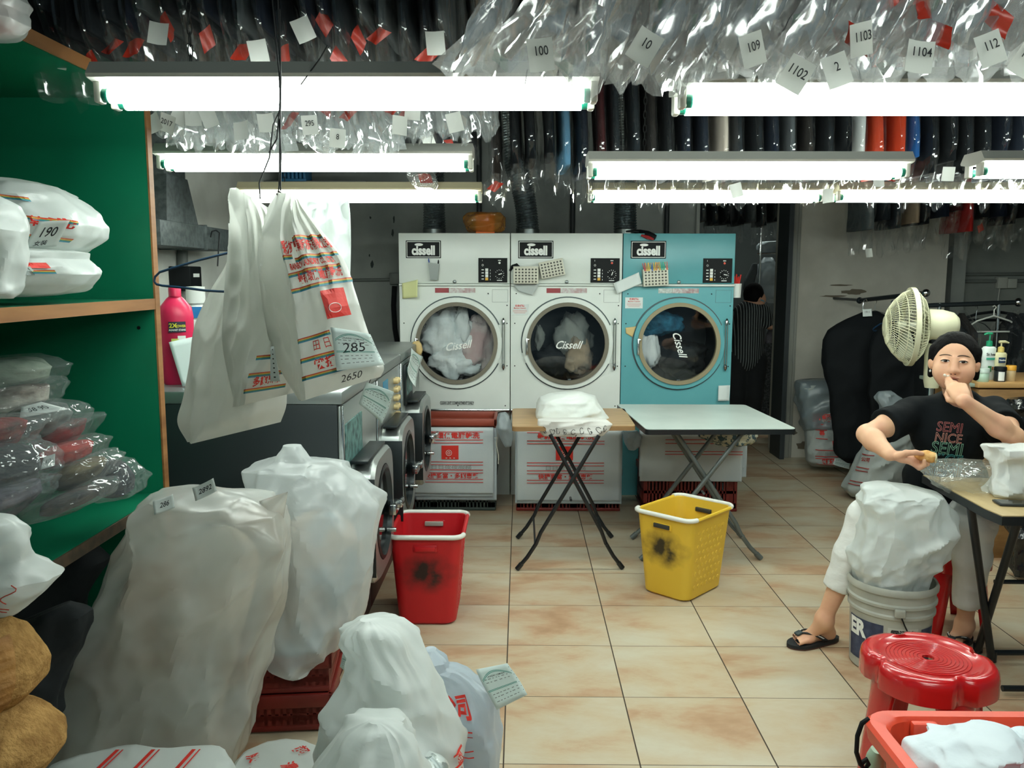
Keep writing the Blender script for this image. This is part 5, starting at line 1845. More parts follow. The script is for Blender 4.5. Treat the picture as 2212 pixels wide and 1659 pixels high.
MB().tube([PY(a, b, 2.22) for a, b in ((560, 530), (600, 515), (602, 440), (598, 425), (606, 420))], 0.0025, 8).build('hanger_hook', blue_w, t)
# receipts clipped by the washers
receipt('receipt dangling below the striped hanging bag in front of the washer', [PY(793, 825, 2.0), PY(853, 846, 1.99), PY(827, 914, 2.01), PY(775, 872, 2.0)], curl=0.004)
MB().tube([PY(797, 828, 1.998), PY(803, 815, 1.99), PY(812, 800, 1.985)], 0.001, 5).build('staple_thread', wire_m, bpy.data.objects['receipt.003'])
receipt('receipt on the rear washer beside its control box', [PX(885, 752, XW + 0.03), PX(909, 771, XW + 0.05), PX(893, 836, XW + 0.06), PX(878, 800, XW + 0.03)], curl=0.01)

# dark bundles for faint clothes, added to deepen the shade below the green board
for lab, lv, Y, sd in (('dark bundle added to deepen the shade under the lowest green board', [(-80, 1200, 190, 1160), (-100, 1240, 235, 1210), (-100, 1300, 190, 1280), (-100, 1400, 150, 1400), (-100, 1600, 100, 1600), (-80, 1720, 90, 1720)], 2.62, 121.0),
                       ('dark striped bundle added to the shade on the floor below the green shelf', [(40, 1345, 150, 1300), (20, 1370, 190, 1320), (10, 1420, 170, 1400), (0, 1500, 120, 1500), (0, 1640, 90, 1640)], 2.15, 124.0)):
    sack_thing('bundle', lab, 'bundle', lv, Y, mat('shade_bundle_cloth', '14191c', 0.85, col2='22272a', nscale=9), None, depth=0.4, fold=0.02, fs=7, fbmp=0.02, seed=sd, dmax=0.16, nu=48, nv=36, group='dark bundles added to the shade under the shelf')

for lab, lv, Yq, sd in (('loose clear cover end with a red print before the third left lamp', [(886, 366, 915, 366), (884, 384, 940, 378), (889, 398, 944, 396), (900, 408, 942, 410)], 4.255, 41.0),
                        ('long clear cover end with a tag hanging over the second left lamp', [(648, 262, 674, 262), (642, 282, 692, 284), (656, 300, 712, 308), (672, 318, 722, 328), (692, 332, 720, 337)], 3.13, 43.0)):
    t, S = sack_thing('cover_scrap', lab, 'plastic cover', lv, Yq, film_mid, None, depth=0.4, fold=0.014, fs=16, fbmp=0.008, seed=sd, nu=36, nv=26, dmax=0.03, rid=0.008, rsc=20, rang=1.0, group='loose cover ends by the left lamps')
    mb = MB()
    if sd < 42:
        mb.grid(5, 5, lambda u, v: S.fx(-0.1 + 0.6 * u, 0.35 + 0.4 * v, -0.006))
        mb.build('red_print', red_print, t, smooth=180)
    else:
        mb.grid(5, 5, lambda u, v: S.fx(-0.6 + 0.9 * u, 0.22 + 0.26 * v + 0.1 * u, 0.004))
        o = mb.build('number_tag', tag_m, t, smooth=180)
        k = MB()
        put_text_fn(k, '295', 0.14, lambda x, y: S.fx(-0.15 + x * 1.6, 0.40 - y, 0.007), 0, 0)
        k.build('tag_number', black_ink, o, smooth=0)
# ================================================================== CENTRE OF THE ROOM
crate_m = {'red': mat('crate_dark_red', '7a2018', 0.45, col2='671a14', nscale=4), 'brown': mat('crate_brick_red', '8a3a28', 0.5), 'green': mat('crate_dark_green', '2c3a36', 0.5)}


def crate(label, c, size, colour, rz=0.0, group='plastic crates'):
    """ribbed stacking crate with slotted sides; c = floor centre"""
    lx, ly, h = size
    t = thing('plastic_crate', label, 'crate', c, rz, group=group)
    m = crate_m[colour]
    R = Matrix.Translation(Vector(c)) @ Matrix.Rotation(rz, 4, 'Z')

    def mbx():
        q = MB()
        q.T = R
        return q
    mbx().box((0, 0, 0.012), (lx - 0.02, ly - 0.02, 0.02), 0.005).build('crate_floor', m, t)
    q = mbx()
    for s, (wx, wy) in ((0, (lx, 0.02)), (1, (0.02, ly))):
        for sg in (-1, 1):
            q.box(((0, sg * (ly / 2 - 0.01)) if s == 0 else (sg * (lx / 2 - 0.01), 0)) + (h - 0.025,), (wx, wy, 0.05), 0.006)
    q.build('rim', m, t)
    for s in (0, 1):
        for sg in (-1, 1):
            q = mbx()
            L = (lx if s == 0 else ly) - 0.03
            W = (ly if s == 0 else lx) / 2 - 0.018
            # slotted wall: solid band low, two bands of bars, solid posts
            def put(u, z, w, hh):
                q.box(((u, sg * W, z) if s == 0 else (sg * W, u, z)), ((w, 0.010, hh) if s == 0 else (0.010, w, hh)))
            h1 = h - 0.05
            put(0, 0.035, L, 0.05)
            put(0, h1 * 0.55, L, 0.02)
            put(0, h1 - 0.01, L, 0.03)
            n = int(L / 0.024)
            for k in range(n):
                u = -L / 2 + L * (k + 0.5) / n
                put(u, h1 / 2 + 0.01, 0.013 if (k % 8) not in (0, 7) else 0.024, h1 - 0.03)
            q.build('side_wall', m, t, smooth=0)
    return t


YC = 5.62
ZCR = PY(985, 905, YC).z
def cx_(a, b):
    return (PY(a, 1000, YC).x + PY(b, 1000, YC).x) / 2, PY(b, 1000, YC).x - PY(a, 1000, YC).x


cb = [cx_(868, 1074), cx_(1112, 1345), cx_(1388, 1600)]
for k, (c, w) in enumerate(cb):
    nm = ('first white dryer', 'middle white dryer', 'teal dryer')[k]
    crate(('dark green', 'dark red', 'dark red')[k] + ' crate on the floor below the ' + nm, (c, YC + 0.17, 0), (w, 0.34, 0.30), ('green', 'red', 'red')[k])
    crate('brick red upper crate below the ' + nm, (c, YC + 0.17, 0.302), (w - 0.01, 0.34, ZCR - 0.302), 'brown')

sheet_m = mat('bag_sheet', 'c3ced3', 0.45, col2='b3bfc6', nscale=3, bump=0.12, bscale=10, transl=0.15)
sheet_p = mat('bag_sheet_pale', 'cfd8da', 0.45, col2='bfc9ce', nscale=3, bump=0.12, bscale=10, transl=0.15)


def draped(label, xa, xb, ytop, ybots, seed, icon=True, y0=None):
    """stack of printed flat bags hung over the crate front"""
    t = thing('bag_stack', label, 'bag stack', ((PY(xa, ytop, YC).x + PY(xb, ytop, YC).x) / 2, YC - 0.03, PY((xa + xb) / 2, ybots[0], YC).z), group='stacks of printed bags over the crates')
    out = None
    for k, yb in enumerate(ybots):
        rr = random.Random(seed + k)
        Yk = YC - 0.052 + 0.012 * k
        x0, x1 = PY(xa, ytop, Yk).x + 0.012 * (rr.random() - 0.5) * k * 2, PY(xb, ytop, Yk).x + 0.02 * k * (rr.random() - 0.2)
        zt, zb_ = PY((xa + xb) / 2, ytop, Yk).z + 0.002 * (3 - k), PY((xa + xb) / 2, yb, Yk).z
        Lt = 0.02 + (zt - zb_)

        def fn(u, v, off=0.0, x0=x0, x1=x1, zt=zt, Lt=Lt, Yk=Yk, k=k):
            d = v * Lt
            x = x0 + (x1 - x0) * u
            wv = 0.006 * noise.noise(Vector((u * 3 + seed, v * 2.5, k * 3.0))) + 0.008 * smoothstep(0.3, 1, v) * noise.noise(Vector((u * 1.7, v * 1.2, seed + k)))
            if d < 0.04:
                a = d / 0.04 * math.pi / 2
                return Vector((x, Yk + 0.02 - (0.02 + off) * math.sin(a), zt - 0.02 + (0.02 + off) * math.cos(a)))
            return Vector((x, Yk - off + wv, zt - 0.02 - (d - 0.04)))
        o = MB().grid(40, 44, fn).build('bag_sheet', sheet_m if k else sheet_p, t, smooth=180, solid=0.0015)
        if k == 0:
            out = (fn, o, x1 - x0, Lt)
    fn, o, wx, Lt = out
    f = lambda x, y: fn(x / wx, y / Lt, 0.006)
    mb = MB()
    mb.use(red_ink)
    c = wx * (0.47 if icon else 0.62)
    hw = min(wx * 0.40, 0.26)
    base = 0.045 if icon else -0.02
    put = lambda y: put_rect_fn(mb, f, c - hw, y, c + hw, y + 0.0045, 12, 1)
    for y in ((0.0, 0.055, 0.075, 0.205, 0.225, 0.26, 0.28, 0.325, 0.345) if icon else (0.10, 0.125, 0.18, 0.20)):
        put(base + y)
    s = 0.043
    put_text_fn(mb, '最新環保電腦乾洗', s, lambda x, y: f(c + x * 1.12, base + 0.03 - y), 0, 0, bold=0.025)
    if icon:
        put_text_fn(mb, '快捷妥當・多謝惠顧', s * 0.86, lambda x, y: f(c + x * 1.1, base + 0.306 - y), 0, 0, bold=0.025)
        x0, y0 = c - 0.065, base + 0.095
        put_rect_fn(mb, f, x0, y0, x0 + 0.115, y0 + 0.095, 5, 5)
        mb.use(grey_ink)
        put_text_fn(mb, '日日夜夜服務', s * 0.8, lambda x, y: f(c + x * 1.35, base + 0.245 - y), 0, 0)
        mb.use(white_ink)
        f2 = lambda x, y: fn(x / wx, y / Lt, 0.0078)
        for r in (0.019, 0.008):
            mb.tube([f2(x0 + 0.05 + r * math.cos(a), y0 + 0.05 + r * math.sin(a)) for a in [q * 0.4 for q in range(16)]], 0.0017, 4, closed=True)
        for q in range(3):
            put_rect_fn(mb, f2, x0 + 0.028 + 0.026 * q, y0 + 0.083, x0 + 0.038 + 0.026 * q, y0 + 0.088, 1, 1)
    mb.build('bag_print', None, o, smooth=0)
    return t


draped('stack of printed bags hung on the crates left of the wooden table', 893, 1066, 926, (1066, 1073, 1080), 3)
draped('stack of printed bags hung on the crates behind the wooden folding table', 1116, 1342, 928, (1082, 1088, 1078), 13)
draped('bluish stack of bags hung on the crates below the white table', 1384, 1606, 932, (1040, 1010, 1030), 23, icon=False)

# limp little bags between the crates
for lab, lv, sd in (('small limp translucent bag between the first crates and the wooden table', [(1078, 893, 1092, 890), (1074, 905, 1100, 900), (1073, 925, 1106, 925), (1082, 950, 1108, 945), (1092, 966, 1104, 964)], 51.0),
                    ('small limp translucent bag hanging between the wooden and white tables', [(1346, 932, 1376, 930), (1348, 945, 1384, 942), (1352, 960, 1380, 962), (1358, 972, 1370, 973)], 54.0)):
    sack_thing('small_bag', lab, 'bag', lv, YC - 0.07, bag_grey, None, depth=0.6, fold=0.012, fs=14, fbmp=0.012, seed=sd, nu=32, nv=24, dmax=0.05, rid=0.01, rsc=18, rang=1.3)
o = MB().tube([PY(a, b, YC - 0.06) for a, b in ((1068, 946), (1074, 944), (1072, 960), (1077, 985), (1076, 1002))], 0.003, 6).build('string', mat('string_white', 'c9c7b8', 0.8))
tag(o, 'white string dangling beside the limp bag near the first crates', 'string')

# ---------------------------------------------------------------- folding tables
blk_tube = mat('black_tube', '12171a', 0.35)
gry_tube = mat('grey_tube', '5d6462', 0.4, metal=0.3)


def fold_table(label, corners, z, th, top_m, edge_m, leg_m, group, feet, r=0.011, yf=0.0, yb=0.0):
    """corners: top outline (4 points, world xy); feet: (xl, xr)"""
    c = sum((Vector((p[0], p[1], 0)) for p in corners), Vector()) / 4
    t = thing('folding_table', label, 'table', (c.x, c.y, 0), group=group)
    # rounded outline
    poly = []
    n = len(corners)
    for i in range(n):
        p0, p1, p2 = Vector(corners[i - 1]), Vector(corners[i]), Vector(corners[(i + 1) % n])
        a, b = (p0 - p1).normalized(), (p2 - p1).normalized()
        for k in range(5):
            s = k / 4
            q = p1 + a * 0.035 * (1 - s) ** 2 + b * 0.035 * s ** 2
            poly.append((q.x, q.y))
    MB().prism(poly, z - 0.004, z).build('table_top', top_m, t, smooth=0)
    big = [(c.x + (x - c.x) * 1.006, c.y + (y - c.y) * 1.006) for x, y in poly]
    MB().prism(big, z - th, z - 0.0035).build('table_edge', edge_m, t, smooth=30)
    xl, xr, xtl, xtr, Yf, Yb_ = feet
    zt = z - th
    for Y, name in ((Yf, 'leg'), (Yb_, 'leg')):
        for s in (0, 1):
            a, b = (xl, xtr) if s == 0 else (xr, xtl)
            yy = Y + (0.026 if s else 0.0)
            # foot splays outwards low down, then a straight rise to the far side
            kx = a + (b - a) * 0.27
            path = [(a, yy, r), (a + (kx - a) * 0.45, yy, 0.075), (kx - (b - a) * 0.04, yy, 0.15), (kx + (b - a) * 0.02, yy, 0.215), (b, yy, zt)]
            q = MB()
            pts = [Vector(p) for p in path]
            q.tube(pts, r, 10)
            lg = q.build(name, leg_m, t)
            d = (pts[1] - pts[0]).normalized()
            MB().cyl(pts[0] - d * 0.006, pts[0] + d * 0.035, r + 0.003, seg=12).build('rubber_foot', leg_m, lg)
    for s, x in ((0, xl), (1, xr)):
        kx = x + ((xtr if s == 0 else xtl) - x) * 0.22
        MB().cyl((kx, Yf, 0.14), (kx, Yb_, 0.14), 0.006, seg=8).build('cross_bar', leg_m, t)
    xm = (xl + xr) / 2
    MB().cyl((xm, Yf - 0.012, zt * 0.53), (xm, Yf + 0.04, zt * 0.53), 0.007, seg=10).build('pivot_bolt', leg_m, t)
    return t


ZT1 = 0.78
wood = mat('table_wood', 'b08f63', 0.35, col2='9a7a52', nscale=5, stretch=(1, 6, 1))
wood_e = mat('table_wood_edge', '8a6a44', 0.5)
c1 = [PZ(1107, 922, ZT1), PZ(1373, 920, ZT1), PZ(1348, 882, ZT1), PZ(1107, 882, ZT1)]
T1 = fold_table('wooden topped folding table with black crossed legs, holding folded white clothes', [(p.x, p.y) for p in c1], ZT1, 0.026, wood, wood_e, blk_tube, None,
                (PZ(1118, 1232).x, PZ(1343, 1228).x, PY(1185, 945, 4.72).x, PY(1284, 945, 4.72).x, PZ(1118, 1232).y, PZ(1114, 1164).y))
white_top = mat('table_white_laminate', 'c6d1cb', 0.3, col2='bcc8c2', nscale=4)
c2 = [PZ(1396, 927, ZT1), PZ(1721, 926, ZT1), PZ(1609, 874, ZT1), PZ(1332, 873, ZT1)]
T2 = fold_table('pale folding table with a dark edge behind the yellow basket', [(p.x, p.y) for p in c2], ZT1, 0.032, white_top, blk_tube, gry_tube, None,
                (PZ(1376, 1190).x, PZ(1645, 1213).x, PY(1452, 935, 4.72).x, PY(1596, 935, 4.72).x, PZ(1645, 1213).y, PZ(1590, 1166).y), r=0.013)

# folded clothes on the wooden table
cl_w = mat('folded_white_cotton', 'd5dad6', 0.85, col2='c9cfcb', nscale=4, bump=0.25, bscale=12)
cl_p = mat('printed_white_cotton', 'cfcfca', 0.85, bump=0.2, bscale=14)
for lab, lv, Y, m, sd, dp in (
        ('white folded shirt on top of the wooden folding table pile', [(1195, 850, 1250, 846), (1168, 862, 1285, 858), (1160, 880, 1300, 884), (1158, 900, 1315, 905), (1170, 914, 1312, 916)], 4.92, cl_w, 61.0, 0.8),
        ('patterned white cloth folded below the white shirt on the wooden table', [(1165, 905, 1305, 905), (1162, 916, 1320, 916), (1164, 930, 1318, 928), (1175, 942, 1296, 942)], 4.61, cl_p, 64.0, 0.28)):
    t, S = sack_thing('folded_clothes', lab, 'clothes', lv, Y, m, None, depth=dp, p=0.8, fold=0.012, fs=10, fbmp=0.012, seed=sd, nu=64, nv=36, dmax=0.15, rid=0.014, rang=0.25, rst=4, rsc=10)
    if sd > 63:
        mb = MB()
        rr = random.Random(4)
        f = lambda x, y: S.fx(x, y, 0.006)
        for k in range(9):
            x, y = -0.8 + 0.19 * k, 0.45 + 0.3 * rr.random()
            mb.tube([f(x + 0.05 * math.cos(a) * (0.6 + 0.6 * rr.random()), y + 0.16 * math.sin(a)) for a in [q * 0.7 for q in range(9)]], 0.0014, 4)
        for k in range(6):
            x, y = -0.85 + 0.3 * k, 0.4 + 0.4 * rr.random()
            put_rect_fn(mb, f, x, y, x + 0.025, y + 0.12, 1, 1)
        mb.build('scribble_pattern', black_ink, t, smooth=0)
flor = mat('floral_cloth', 'b9b8a2', 0.85, col2='39525a', nscale=38, lo=0.5, hi=0.56, bump=0.2, bscale=20)
t, S = sack_thing('floral_bag', 'floral cloth bag lying under the pale table on the crates', 'bag', [(1500, 926, 1630, 926), (1510, 940, 1636, 938), (1530, 952, 1632, 952), (1560, 964, 1618, 960)], 5.40, flor, None, depth=0.6,
                  fold=0.015, fs=12, fbmp=0.016, seed=67.0, nu=44, nv=24, dmax=0.12)

# ---------------------------------------------------------------- laundry baskets
bk_red = mat('basket_red', 'b5121b', 0.35, spec=0.5)
bk_yel = mat('basket_yellow', 'd6b136', 0.38, spec=0.5)
bk_wht = mat('basket_white_handle', 'd8dad2', 0.4)
smudge = mat('black_smudge', '2a2622', 0.9)


def smudge_mat(name, base, dark_):
    if name in MATS:
        return MATS[name]
    m = mat(name, base, 0.5)
    nt = m.node_tree
    N, L = nt.nodes, nt.links
    tc = N.new('ShaderNodeTexCoord')
    n = N.new('ShaderNodeTexNoise')
    n.inputs['Scale'].default_value = 16
    n.inputs['Detail'].default_value = 8
    L.new(tc.outputs['Object'], n.inputs['Vector'])
    g = N.new('ShaderNodeTexGradient')
    g.gradient_type = 'SPHERICAL'
    mp = N.new('ShaderNodeMapping')
    mp.vector_type = 'TEXTURE'
    mp.inputs['Location'].default_value = SMC
    mp.inputs['Scale'].default_value = SMS
    L.new(tc.outputs['Object'], mp.inputs['Vector'])
    L.new(mp.outputs[0], g.inputs['Vector'])
    a = N.new('ShaderNodeMath')
    a.operation = 'MULTIPLY'
    L.new(g.outputs['Fac'], a.inputs[0])
    L.new(n.outputs['Fac'], a.inputs[1])
    r = N.new('ShaderNodeValToRGB')
    r.color_ramp.elements[0].position = 0.10
    r.color_ramp.elements[1].position = 0.42
    r.color_ramp.elements[0].color = (*lin(base), 1)
    r.color_ramp.elements[1].color = (*lin(dark_), 1)
    L.new(a.outputs[0], r.inputs['Fac'])
    L.new(r.outputs['Color'], N['Principled BSDF'].inputs['Base Color'])
    return m


SMC, SMS = (0, -0.19, 0.255), (0.19, 0.13, 0.14)
bs_red = smudge_mat('basket_red_smudged', 'b5121b', '24120f')
bs_yel = smudge_mat('basket_yellow_smudged', 'd6b136', '2b2614')


def rrect(hx, hy, r, n=6):
    P = []
    for cx, cy, a0 in ((hx - r, hy - r, 0), (-hx + r, hy - r, 90), (-hx + r, -hy + r, 180), (hx - r, -hy + r, 270)):
        for k in range(n + 1):
            a = math.radians(a0 + 90 * k / n)
            P.append((cx + r * math.cos(a), cy + r * math.sin(a)))
    return P


def basket(label, loc, rz, m, ms, holes_m, hole_col):
    t = thing('laundry_basket', label, 'basket', loc, rz, group='laundry baskets on the tiles')
    hb, ht, hh = (0.132, 0.172), (0.165, 0.205), 0.425
    T = Matrix.Translation(Vector(loc)) @ Matrix.Rotation(rz, 4, 'Z')

    def q():
        b = MB()
        b.T = T
        return b

    def sect(z, off=0.0):
        k = z / hh
        return [(x, y, z) for x, y in rrect(hb[0] + (ht[0] - hb[0]) * k + off, hb[1] + (ht[1] - hb[1]) * k + off, 0.05, 6)]
    zs = [0, 0.012, 0.1, 0.2, 0.3, 0.37, hh]
    b = q()
    n = len(sect(0))
    vs, fs = [], []
    for i, z in enumerate(zs):
        vs += sect(z, -0.012 if i == 0 else 0)
    for i, z in enumerate(reversed(zs)):
        vs += sect(max(z, 0.006), -0.005 - (0.012 if z == 0 else 0))
    nl = 2 * len(zs)
    for i in range(nl - 1):
        for k in range(n):
            k2 = (k + 1) % n
            fs.append((i * n + k, i * n + k2, (i + 1) * n + k2, (i + 1) * n + k))
    fs.append(tuple(range(n))[::-1])
    fs.append(tuple((nl - 1) * n + k for k in range(n)))
    b.add(vs, fs)
    body = b.build('basket_body', ms, t, smooth=35)
    # rolled rim
    b = q()
    rim = sect(hh, 0.004)
    b.tube(rim, 0.0095, 8, closed=True)
    b.build('rim', m, t)
    # white hoop handles front and back
    for sg in (-1, 1):
        pts = [p for p in sect(hh, 0.006) if sg * p[1] > 0.03]
        pts.sort(key=lambda p: math.atan2(p[0] * -sg, p[1] * sg))
        pts = [Vector((p[0], p[1], hh + 0.004)) for p in pts]
        b = q()
        b.tube(pts, 0.0115, 10)
        b.build('handle', bk_wht, t)
    # slots below the rim, front and back
    for sg in (-1, 1):
        y = sg * (ht[1] - 0.007)
        b = q().box((0, y + sg * 0.004, hh - 0.05), (0.11, 0.012, 0.034), 0.005)
        b.build('hand_slot', m, t)
        b = q().box((0, y - sg * 0.010 + (sg * 0.018 if sg < 0 else 0), hh - 0.05), (0.092, 0.014 if sg > 0 else 0.016, 0.022), 0.003)
        b.build('slot_opening', hole_col if sg > 0 or 'yellow' in label else holes_m, t)
    # rows of moulded dimples on both long sides
    for sg in (-1, 1):
        b = q()
        for i in range(7):
            for j in range(9):
                z = 0.07 + j * 0.035
                k = z / hh
                x = sg * (hb[0] + (ht[0] - hb[0]) * k + 0.0006)
                y = -0.115 + i * 0.038 + (0.019 if j % 2 else 0)
                if abs(y) < hb[1] - 0.05:
                    b.lathe([(0.011, -0.0012), (0.0098, 0.0016), (0.0, 0.0024)], 8, (x, y, z), rot=(0, sg * math.pi / 2, 0))
        b.build('dimple_pattern', m, t)
    return t


pr = PZ(924, 1352)
basket('red laundry basket with white rim handles and a black smudge', (pr.x - 0.005, pr.y + 0.18, 0), 0.0, bk_red, bs_red, bk_red, mat('slot_red_grey', '8f8f86', 0.7))
A, B, C = PZ(1388, 1278), PZ(1479, 1306), PZ(1556, 1267)
cY = (A + C) / 2
basket('yellow laundry basket with white rim handle, standing turned on the tiles', (cY.x + 0.005, cY.y + 0.015, 0), math.atan2(B.y - A.y, B.x - A.x), bk_yel, bs_yel, bk_yel, mat('slot_dark', '2a2c26', 0.7))

# the two dark red crates in front, below the stuffed bag
cA = PZ(608, 1598)
for k in range(2):
    crate(('lower', 'upper')[k] + ' dark red slotted crate under the white stuffed bag', (cA.x - 0.015, cA.y + 0.20, 0.005 + 0.142 * k), (0.34, 0.34, 0.14), 'red', 0.10, group='crates under the stuffed bag')

# ---------------------------------------------------------------- things on and around the dryers
def duct(label, x, py0, py1, r, lean=0.0, wob=0.0, Y=YD + 0.62):
    t = thing('vent_duct', label, 'duct', (PY(x, py0, Y).x, Y, DH), group='foil ducts rising from the dryers')
    z1 = 3.0
    n = 110
    c0 = PY(x, py0, Y).x
    path, rs = [], []
    for k in range(n + 1):
        s = k / n
        path.append((c0 + lean * s + wob * math.sin(s * 7), Y + 0.03 * math.sin(s * 5 + x), DH + (z1 - DH) * s))
        rs.append(r * (1 + 0.045 * (1 if k % 2 else -1) + 0.05 * math.sin(s * 9 + x)))
    MB().tube(path, rs, 20).build('duct_hose', foil, t, smooth=60)
    MB().cyl((c0, Y, DH - 0.01), (c0, Y, DH + 0.06), r * 1.05, seg=24).build('collar', steel, t)


foil = mat('duct_foil', '8f999b', 0.24, metal=0.9, bump=0.9, bscale=28)
duct('foil vent duct above the first white dryer', 938, 500, 440, 0.085)
duct('crumpled foil vent duct leaning left above the middle dryer', 1140, 500, 400, 0.088, lean=-0.17, wob=0.02)
duct('foil vent duct above the teal dryer', 1352, 500, 440, 0.085, lean=-0.03)
pipe_m = mat('dark_pipe', '23292b', 0.5)
for px, lab in ((1035, 'dark pipe on the back wall beside the orange packet'), (1237, 'dark pipe on the back wall between the middle and teal ducts'), (1441, 'dark pipe on the back wall above the teal dryer control panel')):
    o = MB().cyl((PY(px, 450, YB - 0.03).x, YB - 0.03, 1.0), (PY(px, 450, YB - 0.03).x, YB - 0.03, 3.2), 0.022, seg=12).build('wall_pipe', pipe_m)
    tag(o, lab, 'pipe', 'vertical pipes behind the dryers')
# orange packet in clear plastic on the first dryer
Yo = YD + 0.16
a, b = PY(1018, 505, Yo), PY(1076, 462, Yo)
t = thing('orange_packet', 'orange box in crinkled amber plastic on top of the first white dryer', 'packet', (a.x, Yo, DH))
MB().box(((a.x + b.x) / 2 + 0.005, Yo, DH + 0.072), (0.135, 0.10, 0.14), 0.004).build('carton', mat('orange_carton', 'e8742c', 0.5), t)
S = Sack([(1012, 459, 1082, 459), (1004, 468, 1089, 470), (1003, 482, 1087, 484), (1010, 496, 1086, 498), (1016, 503, 1078, 503)], Yo, depth=0.55, fold=0.02, fs=12, fbmp=0.01, seed=71.0, nu=48, nv=28, dmax=0.08)
S.mesh().build('amber_wrap', film('amber_film', clear=0.45, rough=0.15, col='d0953a', bump=0.5, bscale=14), t, smooth=180)
# handheld tool on the teal dryer
Yt = YD + 0.07
t = thing('tagging_gun', 'black and red handheld tagging gun on top of the teal dryer', 'tool', PY(1395, 505, Yt))
MB().tube([PY(1352, 500, Yt), PY(1368, 499, Yt), PY(1383, 502, Yt), PY(1400, 506, Yt - 0.08), PY(1416, 513, Yt - 0.10)], [0.006, 0.011, 0.02, 0.024, 0.02], 10).build('tool_body', blackp, t)
MB().tube([PY(1385, 508, Yt - 0.10), PY(1400, 513, Yt - 0.11), PY(1412, 517, Yt - 0.11)], [0.008, 0.014, 0.008], 8).build('red_grip', mat('tool_red', '8a1f22', 0.4), t)
# pen holder with pens
Ym = YD - 0.035
grey_pl = mat('clear_grey_plastic', '7e8683', 0.3)
t = thing('pen_holder', 'small grey pen holder stuck on the first white dryer', 'holder', PY(937, 605, Ym))
a, b, c, d = PY(926, 567, Ym), PY(949, 570, Ym), PY(946, 605, Ym), PY(930, 605, Ym)
mb = MB()
for s in (-0.022, 0.022):
    mb.add([v + Vector((0, s, 0)) for v in (a, b, c, d)], [(0, 1, 2, 3)])
n = 4
mb.add([v + Vector((0, s, 0)) for s in (-0.022, 0.022) for v in (a, b, c, d)], [(1, 5, 6, 2), (2, 6, 7, 3), (0, 3, 7, 4)])
mb.build('holder_cup', grey_pl, t, smooth=0)
for lab, x0, x1, y1, m in (('blue pen standing in the grey pen holder', 933, 926, 558, mat('pen_blue', '1d3f8c', 0.4)), ('black pen standing in the grey pen holder', 943, 947, 561, blackp)):
    o = MB().tube([PY(x0, 600, Ym), PY(x1, y1 + 4, Ym - 0.0), PY(x1, y1, Ym)], [0.005, 0.005, 0.002], 8).build('pen', m)
    tag(o, lab, 'pen', 'pens in the holder')
basket_w = mat('basket_offwhite', 'c9c8b8', 0.5)
hole_m = mat('basket_hole', '54554e', 0.8)


def wall_basket(label, cx, cy_, w, h, ang):
    c = PY(cx, cy_, YD - 0.045)
    t = thing('perforated_basket', label, 'basket', c - Vector((0, 0, 0.05)), group='perforated baskets on the dryers')
    R = Matrix.Translation(c) @ Matrix.Rotation(-ang, 4, 'Y')
    mb = MB()
    mb.T = R
    W, Hh, D = w / 302, h / 302, 0.07
    th = 0.003
    mb.box((0, -D / 2 + 0, 0), (W, th, Hh), 0.001)
    mb.box((0, D / 2, 0), (W, th, Hh), 0.001)
    for s in (-1, 1):
        mb.box((s * W / 2, 0, 0), (th, D, Hh), 0.001)
    mb.box((0, 0, -Hh / 2), (W, D, th), 0.001)
    mb.box((0, -D / 2 - 0.003, Hh / 2 - 0.004), (W + 0.006, 0.006, 0.008), 0.002)
    mb.build('basket_body', basket_w, t, smooth=30)
    mb = MB()
    mb.T = R
    for i in range(7):
        for j in range(5):
            mb.box((-W / 2 + W * (i + 0.7) / 7.4, -D / 2 - 0.0022, -Hh / 2 + Hh * (j + 0.6) / 5.6), (W * 0.075, 0.001, Hh * 0.10))
    mb.build('hole_pattern', hole_m, t, smooth=0)
    return R, W, Hh, D


wall_basket('level perforated basket on the middle dryer', 1136, 594, 52, 36, 0.0)
wall_basket('tilted perforated basket on the middle dryer', 1192, 580, 50, 35, 0.2)
R, W, Hh, D = wall_basket('perforated basket of clothes pegs on the teal dryer', 1415, 599, 52, 36, 0.06)
pegc = ['c01f1f', 'd8a72c', 'e0c53a', '3c5fae', 'd8b02a', 'd9862e', 'c9a53a', '2fa58a', '2fae8c', 'd46a50']
for k, c in enumerate(pegc):
    nm = ('red', 'amber', 'yellow', 'blue', 'gold', 'orange', 'mustard', 'teal', 'green', 'coral')[k]
    t = thing('clothes_peg', nm + ' clothes peg clipped on the rim of the peg basket', 'clothes peg', R @ Vector((-W / 2 + W * (k + 0.5) / 10, -D / 2, Hh / 2)), group='clothes pegs on the peg basket')
    a = (k % 3 - 1) * 0.16
    for s in (-1, 1):
        mb = MB()
        mb.T = R @ Matrix.Translation((-W / 2 + W * (k + 0.5) / 10, -D / 2, Hh / 2 + 0.012)) @ Matrix.Rotation(a, 4, 'Y')
        mb.box((s * 0.003 + s * 0.002, -0.004, 0.004), (0.005, 0.008, 0.058), 0.002, rot=(0, s * 0.09, 0))
        mb.build('peg_half', mat('peg_' + nm, c, 0.4), t)
